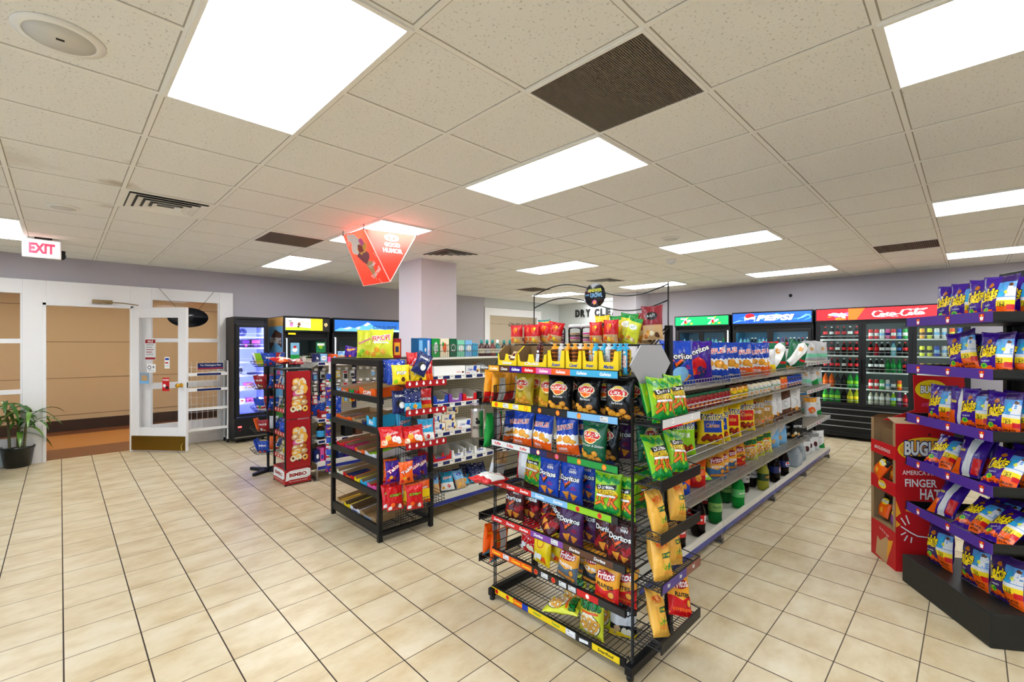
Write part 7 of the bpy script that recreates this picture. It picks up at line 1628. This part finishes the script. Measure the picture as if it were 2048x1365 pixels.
p3(642, 656, .721, .075, 'darkred', Art().rect(.1, .2, .9, .6, 'lgrey'), 'dark red flat box on pegboard gondola'); p3(658, 664, .721, .1, 'amber', None, 'small amber box on pegboard gondola')
t = thing('syrup_bottle', 'brown bottle with gold cap and blue label on pegboard gondola', 'bottle', (u_on(641, V3 + .06), V3 + .06, .472))
a = MB(); a.lathe([(.04, 0), (.045, .006), (.045, .12), (.025, .15), (.02, .155)], mat('liquid', '2a1608'), 18); a.build('body', t)
a = MB(); a.lathe([(.026, .155), (.028, .158), (.028, .185), (.024, .188)], mat('metal', 'c79a3a'), 14); a.build('cap', t)
a = MB(); a.lathe([(.0455, .03), (.0456, .032), (.0456, .1), (.0455, .102)], mat('card', '3aa0d8'), 18, cap=False); a.build('label', t)
row('pegboard gondola', 'the bakery rack', [dict(key='s_blu', look='tall navy bag', loc=(2.26, V3 + .2, .722), rz=-.4, tilt=.1, sc_=1.3), dict(key='c_blue', look='blue spotted bag', loc=(2.42, V3 + .2, .722), rz=-.4, tilt=.1, sc_=1.2)])
for i, z in enumerate((1.22, 1.07, .93, .79, .66, .53, .40, .27)):
    k = 's_pur' if i % 3 == 1 else 's_mix'
    b = bag(k, (u_on(661, 4.9), 4.9, z - .06), rz=-.6, tilt=.0, sc_=.62, label='purple and white snack bag, %s from top, hanging clip strip' % ORD[i], group='bags on the clip strip')
t = thing('clip_strip', 'white clip strip holding small bags in front of pegboard gondola', 'clip strip', (u_on(661, 4.9) + .01, 4.935, .0))
a = MB(); a.box(-.012, 0, .18, .012, .003, 1.40, M_white); a.build('strip', t)
a = MB(); a.tube([(0, .0, 1.39), (0, .2, 1.41), (0, .42, 1.40)], .004, M_chrome, 6); a.build('hook', t)
q = random.Random(11)
for r_, z in enumerate((1.27, 1.12, .98)):
    for i in range(15):
        if q.random() < .25: continue
        u = 2.125 + .06 + i * .095; ink = q.choice(['red', 'navy', 'yellow', 'blue', 'black', 'darkred', 'lgrey', 'brown', 'purple', 'silver']); h = q.uniform(.09, .12)
        a = MB(); a.box(-.03, -.001, -h, .03, .001, -.004, mat('card', ink)); a.bbox(-.02, -.022, -h + .012, .02, -.001, -.045, mat('plastic', q.choice(['silver', 'red', 'lgrey', 'sky', 'charcoal'])), .005); a.box(-.024, -.0016, -.036, .024, -.001, -.014, mat('card', 'white' if ink != 'lgrey' else 'red'))
        o = a.build('carded_item'); o.location = (u, 5.36 + .23, z); tag(o, '%s carded item, hook %s from bakery rack, %s hook row of pegboard' % ({'lgrey': 'pale grey', 'darkred': 'dark red'}.get(ink, ink), ORD[i], ('top', 'middle', 'lower')[r_]), 'carded item', 'carded items on the pegboard hooks')
# top of the pegboard gondola
p3(622, 640, 1.386, .1, 'navy', Art().blob(.4, .5, .15, 'white', 3).text('Oreo', .5, .45, .25, 'white', bold=.03, w=.6), 'navy cookie box on top of pegboard gondola', 'cookie_carton', 'carton'); p3(641, 655, 1.386, .095, 'sky', Art().ell(.5, .5, .4, .3, 'white').text('COOKIE', .5, .5, .2, 'navy', w=.6), 'white and blue cookie box on top of pegboard gondola', 'cookie_carton', 'carton')
p3(656, 663, 1.386, .06, 'pink', None, 'small pink box on top of pegboard gondola'); p3(664, 676, 1.386, .09, 'orange', Art().blob(.5, .5, .3, 'sky', 2), 'orange and blue box on top of pegboard gondola')
for i in range(5): p3(679 + 10 * i, 688 + 10 * i, 1.386, .05, ('violet', 'lgrey', 'blue', 'pink', 'cyan')[i], Art().rect(.1, .3, .9, .7, 'white'), '%s small flat box on pegboard top behind candy rack' % ('violet', 'white', 'blue', 'pink', 'cyan')[i])
row('pegboard gondola top', 'the bakery rack', [dict(key='s_pur', loc=(u_on(697, 5.55), 5.55, 1.387), rz=-.5, tilt=.3, sc_=.9, roll=.2), dict(key='s_pur', loc=(u_on(719, 5.55), 5.55, 1.387), rz=-.3, tilt=.4, sc_=.8), dict(key='c_mil', loc=(u_on(684, 5.5), 5.5, 1.387), rz=-.5, tilt=.5, sc_=.7)], 'bags on the pegboard top')
t = thing('wire_bowl', 'black wire bowl on top of the pegboard gondola', 'bowl', (u_on(640, 5.64), 5.64, 1.387))
a = MB()
for k in range(5): a.tube([((.05 + .022 * k) * math.cos(i * PI / 12), (.05 + .022 * k) * math.sin(i * PI / 12), .01 + .022 * k) for i in range(24)], .003, M_wire, 4, closed=True)
for i in range(14): a.tube([((.05 + .022 * k) * math.cos(i * PI / 7), (.05 + .022 * k) * math.sin(i * PI / 7), .01 + .022 * k) for k in range(5)], .0025, M_wire, 4)
a.build('bowl', t)
# --- bakery rack goods (they face the open side) and the spinner
def BB(key, x, i, look=None, **k):
    u = 1.88; return dict(key=key, loc=(u, min(max(v_on(x, u), 5.50), 5.70), BZ[i] - .028), rz=-PI / 2 + jit(.2), tilt=.1, sc_=.85, **k)
row('bakery rack top shelf', 'picture panel', [BB('s_lim', 556, 0), BB('s_gry', 568, 0)])
row('bakery rack second shelf', 'picture panel', [BB('w_brn', 566, 1)])
row('bakery rack third shelf', 'picture panel', [BB('c_blue', 566, 2), BB('s_ora', 556, 2)])
row('bakery rack bottom shelf', 'picture panel', [BB('c_pop', 566, 3)])
row('bakery rack roof', 'picture panel', [dict(key='s_rdb', look='red crumpled bag lying', loc=(1.95, 5.50, 1.345), rz=-.2, tilt=1.35, sc_=1.1), dict(key='c_red', look='second red bag lying', loc=(1.92, 5.72, 1.35), rz=.5, tilt=1.35, sc_=1.1)])
SK = [['s_blu', 's_blu', 's_mix', 's_ora'], ['s_ora', 's_rdb', 's_blu', 's_mix'], ['s_blu', 's_mix', 's_blu', 's_mix', 's_rdb'], ['s_rdb', 's_rdb', 's_blu', 's_mix', 's_rdb'], ['s_mix', 's_lim', 's_blu', 's_mix', 's_rdb', 's_blu']]
nm = ('lowest', 'second', 'third', 'fourth', 'top')
for i, (z, ks) in enumerate(zip(SZ, SK)):
    it = []
    for j, k in enumerate(ks):
        an = PI * .78 + j * 2 * PI / len(ks)
        it.append(dict(key=k, loc=(1.86 + .095 * math.cos(an), 6.24 + .095 * math.sin(an), z + .004), rz=an + PI / 2, tilt=-.35, sc_=.9))
    row('spinner rack %s basket' % nm[i], 'the wall side', it, 'bags in the spinner %s basket' % nm[i])

# --- purple stand
def s_on(x, off):
    """metres along the purple edge where a line of sight from pixel column x meets the row that far inside the stand"""
    P0 = TA + E2 * off; r = (x - 1024) / F; d = Vector((r * S_ + C_, -r * C_ + S_, 0)); k = -E1
    # P0 + k*s = d*t
    det = d.x * (-k.y) - d.y * (-k.x); t = (P0.x * (-k.y) - P0.y * (-k.x)) / det
    return (Vector((d.x * t, d.y * t, 0)) - P0).dot(k)
def TK(key, x, i, off=.13, tilt=.1, rz=.28, **k):
    s = min(max(s_on(x, off), .12), TL - .09); return dict(key=key, loc=tpt(s, off, TZ[i] - .043), rz=TRZ + rz + jit(.08), tilt=tilt, **k)
row('purple stand top tray', 'the red display', [TK('tak', 1892, 0, .12), TK('tak', 1928, 0, .15), TK('tak', 1962, 0, .11), TK('tak', 2006, 0, .1), TK('tak', 2040, 0, .22)], 'rolled chips on the top purple tray')
row('purple stand second tray', 'the red display', [TK('tak', 1930, 1, .1, roll=-.2), TK('tak', 1958, 1, .18), TK('tak', 1990, 1, .11), TK('tak', 2030, 1, .2)], 'rolled chips on the second purple tray')
row('purple stand third tray', 'the red display', [TK('tak', 1880, 2, .12), TK('tak_b', 1925, 2, .14), TK('tak', 1958, 2, .12), TK('tak', 2004, 2, .14), TK('tak', 2036, 2, .24)], 'rolled chips on the third purple tray')
row('purple stand fourth tray', 'the red display', [TK('tak', 1886, 3, .09, tilt=.7), TK('tak_b', 1930, 3, .12, tilt=.4), TK('tak_b', 1950, 3, .2, tilt=.3), TK('tak', 2006, 3, .09, tilt=.55), TK('tak', 2034, 3, .22, tilt=.4)], 'rolled chips on the fourth purple tray')
row('purple stand lowest tray', 'the red display', [TK('tak_b', 1880, 4, .10, tilt=.6), TK('tak', 1930, 4, .07, tilt=.85), TK('tak', 1975, 4, .18, tilt=.75), TK('tak', 2010, 4, .08, tilt=.85), TK('tak', 2046, 4, .26, tilt=.6)], 'rolled chips on the lowest purple tray')
row('purple stand base', 'the red display', [dict(key='tak_m', loc=tpt(min(s_on(x, o_), TL - .13), o_, .184), rz=TRZ + jit(.06) + .1, tilt=.04, sc_=.92) for x, o_ in ((1880, .12), (1958, .15), (2018, .17))], 'multipacks on the purple stand base')
# --- red cardboard display goods (face its open side)
def BGp(key, fx, z, tilt=.1, dy=.04, **k):
    p = BC + d1 * (BW - .0 - fx) + d2 * dy + Vector((0, 0, z)); return dict(key=key, loc=p, rz=math.atan2(-d2.y, -d2.x) + PI / 2, tilt=tilt, sc_=.82, **k)
row('red display upper tier', 'the cola cooler', [BGp('bug_r', .22, .797, dy=.05), BGp('bug_r', .21, .797, dy=.12)], 'bags in the red display upper tier')
row('red display middle tier', 'the cola cooler', [BGp('bug_o', .2, .60, tilt=.25, dy=.035), BGp('bug_o', .1, .61, tilt=.35, dy=-.01, roll=.4)], 'bags in the red display middle tier')
row('red display lower tier', 'the cola cooler', [BGp('bug_o', .09, .30, tilt=.3, dy=.03), BGp('bug_p', .22, .277, dy=.05)])

# --- bottles and cans in the coolers: small, so each is one mesh with liquid, cap and label
BM = {}
def bmesh_(kind, liq, lab, cap):
    k = (kind, liq, lab, cap)
    if k in BM: return BM[k]
    a = MB()
    if kind == 'bottle': r, h = .033, .215; a.lathe([(r * .8, 0), (r, .01), (r * .93, h * .3), (r, h * .42), (r, h * .6), (r * .5, h * .82), (r * .36, h * .88), (r * .36, h * .93)], mat('liquid', liq), 14); a.lathe([(r * 1.02, h * .4), (r * 1.03, h * .41), (r * 1.03, h * .6), (r * 1.02, h * .61)], mat('plastic', lab), 14, cap=False); a.lathe([(r * .42, h * .92), (r * .42, h), (r * .36, h * 1.005)], mat('plastic', cap), 10)
    elif kind == 'big': r, h = .041, .225; a.lathe([(r * .8, 0), (r, .012), (r, h * .6), (r * .6, h * .82), (r * .3, h * .9), (r * .3, h * .94)], mat('liquid', liq), 16); a.lathe([(r * 1.02, h * .3), (r * 1.03, h * .31), (r * 1.03, h * .5), (r * 1.02, h * .51)], mat('plastic', lab), 16, cap=False); a.lathe([(r * .33, h * .93), (r * .33, h), (r * .28, h * 1.004)], mat('plastic', cap), 10)
    elif kind == 'can': r, h = .03, .155; a.lathe([(r * .8, 0), (r, .008), (r, h * .92), (r * .82, h * .98), (r * .82, h)], mat('plastic', lab), 14); a.lathe([(r * .8, h), (r * .78, h * 1.005)], mat('metal', 'silver'), 12); a.lathe([(r * 1.01, h * .35), (r * 1.015, h * .37), (r * 1.015, h * .6), (r * 1.01, h * .62)], mat('plastic', cap), 14, cap=False)
    BM[k] = a.mesh('drink_' + kind); return BM[k]
DR = dict(d=('bottle', '190d0a', 'red', 'red', 'dark cola bottle with red label'), w=('bottle', '1c1210', 'lgrey', 'silver', 'dark bottle with pale label'), s=('bottle', '188a3c', 'green', 'green', 'green soda bottle'), b=('bottle', '20252c', '3f6fae', 'white', 'dark bottle with blue label'), m=('bottle', 'cfc7b4', 'lgrey', 'brown', 'cream coloured bottle with white label'), l=('bottle', '9ad02c', 'sky', 'white', 'lime drink bottle'), v=('bottle', '7d4a8a', 'lgrey', 'violet', 'violet drink bottle'), r=('bottle', 'a01522', 'red', 'white', 'red drink bottle'), t=('bottle', '7fc8d8', 'white', 'blue', 'pale blue water bottle'),
          O=('big', 'e8641a', 'orange', 'orange', 'big orange soda bottle'), D=('big', '1a0e12', 'charcoal', 'charcoal', 'big dark soda bottle'), S=('big', '2aa03a', 'lime', 'green', 'big green soda bottle'), Y=('big', 'b8c02a', 'yellow', 'yellow', 'big yellow soda bottle'),
          R=('can', 0, 'red', 'white', 'red can'), P=('can', 0, 'pink', 'purple', 'pink and purple can'), G=('can', 0, 'green', 'white', 'green can'), W=('can', 0, 'lgrey', 'sky', 'white and blue can'), K=('can', 0, 'charcoal', 'silver', 'black can'), A=('can', 0, 'amber', 'brown', 'amber can'), N=('can', 0, 'orange', 'yellow', 'orange can'), U=('can', 0, 'blue', 'sky', 'blue can'), Z=('can', 0, 'lemon', 'black', 'yellow can'))
def stock(t, x0, x1, z, code, where, y=.13):
    n = len(code); ks = [DR[c][4] for c in code]
    for i, c in enumerate(code):
        if c == '.': continue
        kind, liq, lab, cap, look = DR[c]
        x = x0 + (x1 - x0) * (i + .5) / n
        p = place(t, x, y + .02 * (i % 2), z + .002)
        o = link_copy(bmesh_(kind, liq, lab, cap), 'drink_can' if kind == 'can' else 'drink_bottle', p, (0, 0, i))
        same = ks.count(look)
        tag(o, look + (', %s from hinge side' % ORD[ks[:i].count(look)] if same > 1 else '') + ', ' + where, 'can' if kind == 'can' else 'bottle', look + 's on ' + where if same > 1 else None)
DR['.'] = (0, 0, 0, 0, '-')
sh = coke_z = [.61, .865, 1.14, 1.41, 1.68]
for di, ((x0, x1), codes) in enumerate(zip([(.08, .6), (.71, 1.21), (1.33, 1.83)], [['SSSDYY', 'OODDSS', 'dddwdd', 'ddwddd', 'dwddwd'], ['mmmmlvr', 'RRGWKN.', 'wwwsssd', 'drwwtbd', 'RRWPRUG'], ['mmwwtt', 'wmmwtt', 'AZAZWK', 'ZZUWUA', 'AZWWNU']])):
    for z, c, nmz in zip(sh, codes, ('bottom', 'second', 'third', 'fourth', 'top')):
        stock(coke, x0, x1, z, c, '%s shelf, %s red cooler door' % (nmz, ('first', 'middle', 'last')[di]))
for di, ((x0, x1), codes) in enumerate(zip([(.09, .61), (.74, 1.26)], [['bbttbbtt', 'ttbbttbb', 'bwbbtwbt', 'tttbbttt'], ['bddbwdbb', 'wbbdbdbw', 'UWUUWUUW', 'bvdbbwdb']])):
    for z, c, nmz in zip([.61, .9, 1.2, 1.5], codes, ('bottom', 'second', 'third', 'top')):
        if nmz in ('third', 'top'): stock(pepsi, x0, x1, z, c, '%s shelf, %s blue cooler door' % (nmz, ('first', 'last')[di]))
for di, ((x0, x1), codes) in enumerate(zip([(.12, .5), (.62, 1.0)], [['ttstt', 'tWmWt'], ['rrtrr', 'sttWs']])):
    for z, c, nmz in zip([1.2, 1.5], codes, ('third', 'top')):
        stock(seven, x0, x1, z, c, '%s shelf, %s green cooler door' % (nmz, ('first', 'last')[di]))
for di, ((x0, x1), codes) in enumerate(zip([(.13, .64), (.77, 1.27)], [['AAZZWW', 'AAWWZZ'], ['WWAAUU', 'KKWWAA']])):
    for z, c, nmz in zip([1.0, 1.28], codes, ('second', 'top')):
        stock(beer, x0, x1, z, c, '%s shelf, %s beer cooler door' % (nmz, ('first', 'last')[di]))
# packs in the blue cooler and tubs in the ice cream freezer
def shelf_box(t, x, y, z, w, d, h, ink, A, label, name='food_pack', cat='food pack', group=None):
    o = put(cbox(w, d, h, ink, A), name, place(t, x, y, z + .003), t.rotation_euler.z, label, cat, group)
shelf_box(blu, .13, .1, 1.54, .12, .2, .13, '3a2440', Art().rect(.1, .5, .9, .9, 'violet').blob(.5, .25, .2, 'pink', 2), 'dark box on blue cooler upper shelf, nearer the newspaper rack'); shelf_box(blu, .26, .1, 1.54, .15, .2, .135, '43284a', Art().rect(.1, .5, .9, .9, 'pink').blob(.5, .25, .2, 'violet', 2), 'dark wide box on blue cooler upper shelf')
shelf_box(blu, .07, .1, 1.09, .09, .15, .14, '8f8fb8', Art().ell(.5, .5, .3, .35, 'charcoal'), 'small picture box on blue cooler third shelf'); shelf_box(blu, .24, .1, 1.09, .18, .15, .03, '25254a', None, 'flat black pack on blue cooler third shelf')
for i, (x, zz, ink) in enumerate([(.07, 0, 'lgrey'), (.2, 0, 'lgrey'), (.33, 0, 'lgrey'), (.18, .05, 'pink')]): shelf_box(blu, x, .1, .86 + zz, .12, .15, .045, ink, Art().rect(.1, .2, .9, .8, 'tan'), 'sandwich pack, %s, on blue cooler second shelf' % ('nearest newspaper rack', 'middle lower', 'nearest freezer', 'stacked upper'), 'sandwich_pack', 'sandwich pack', 'sandwich packs') if False else shelf_box(blu, x, .1, .86 + zz, .12, .15, .045, ink, Art().rect(.1, .2, .9, .8, 'tan'), ('sandwich pack nearest newspaper rack, blue cooler second shelf', 'lower middle sandwich pack on blue cooler second shelf', 'sandwich pack nearest freezer, blue cooler second shelf', 'pink sandwich pack stacked on blue cooler second shelf')[i], 'sandwich_pack', 'sandwich pack')
for i, x in enumerate((.08, .2, .33)): shelf_box(blu, x, .1, .64, .1, .14, .06, ('lgrey', 'pink', 'lgrey')[i], Art().blob(.5, .5, .3, 'salsa', i), ('white salad pack nearest newspaper rack, blue cooler lowest shelf', 'pink salad pack in middle of blue cooler lowest shelf', 'white salad pack nearest freezer, blue cooler lowest shelf')[i], 'salad_pack', 'salad pack')
def tub(t, x, z, ink, label, y=.12):
    o = thing('ice_cream_tub', label, 'ice cream tub', place(t, x, y, z + .003), 0, 'ice cream tubs in the freezer')
    a = MB(); a.lathe([(.036, 0), (.045, .1), (.047, .1)], mat('card', ink), 18); a.build('cup', o)
    a = MB(); a.lathe([(.048, .098), (.049, .1), (.049, .112), (.045, .114)], mat('card', 'cream'), 18); a.build('lid', o)
for zi, (z, nmz) in enumerate(((.7, 'lower'), (1.0, 'middle'), (1.28, 'upper'))):
    for i in range(5): tub(ice, .14 + .12 * i, z, ('4a2a1c', 'pink', 'sky', 'cream', 'green')[(i + zi) % 5], '%s ice cream tub on freezer %s shelf' % (('brown', 'pink', 'sky blue', 'cream', 'green')[(i + zi) % 5], nmz))
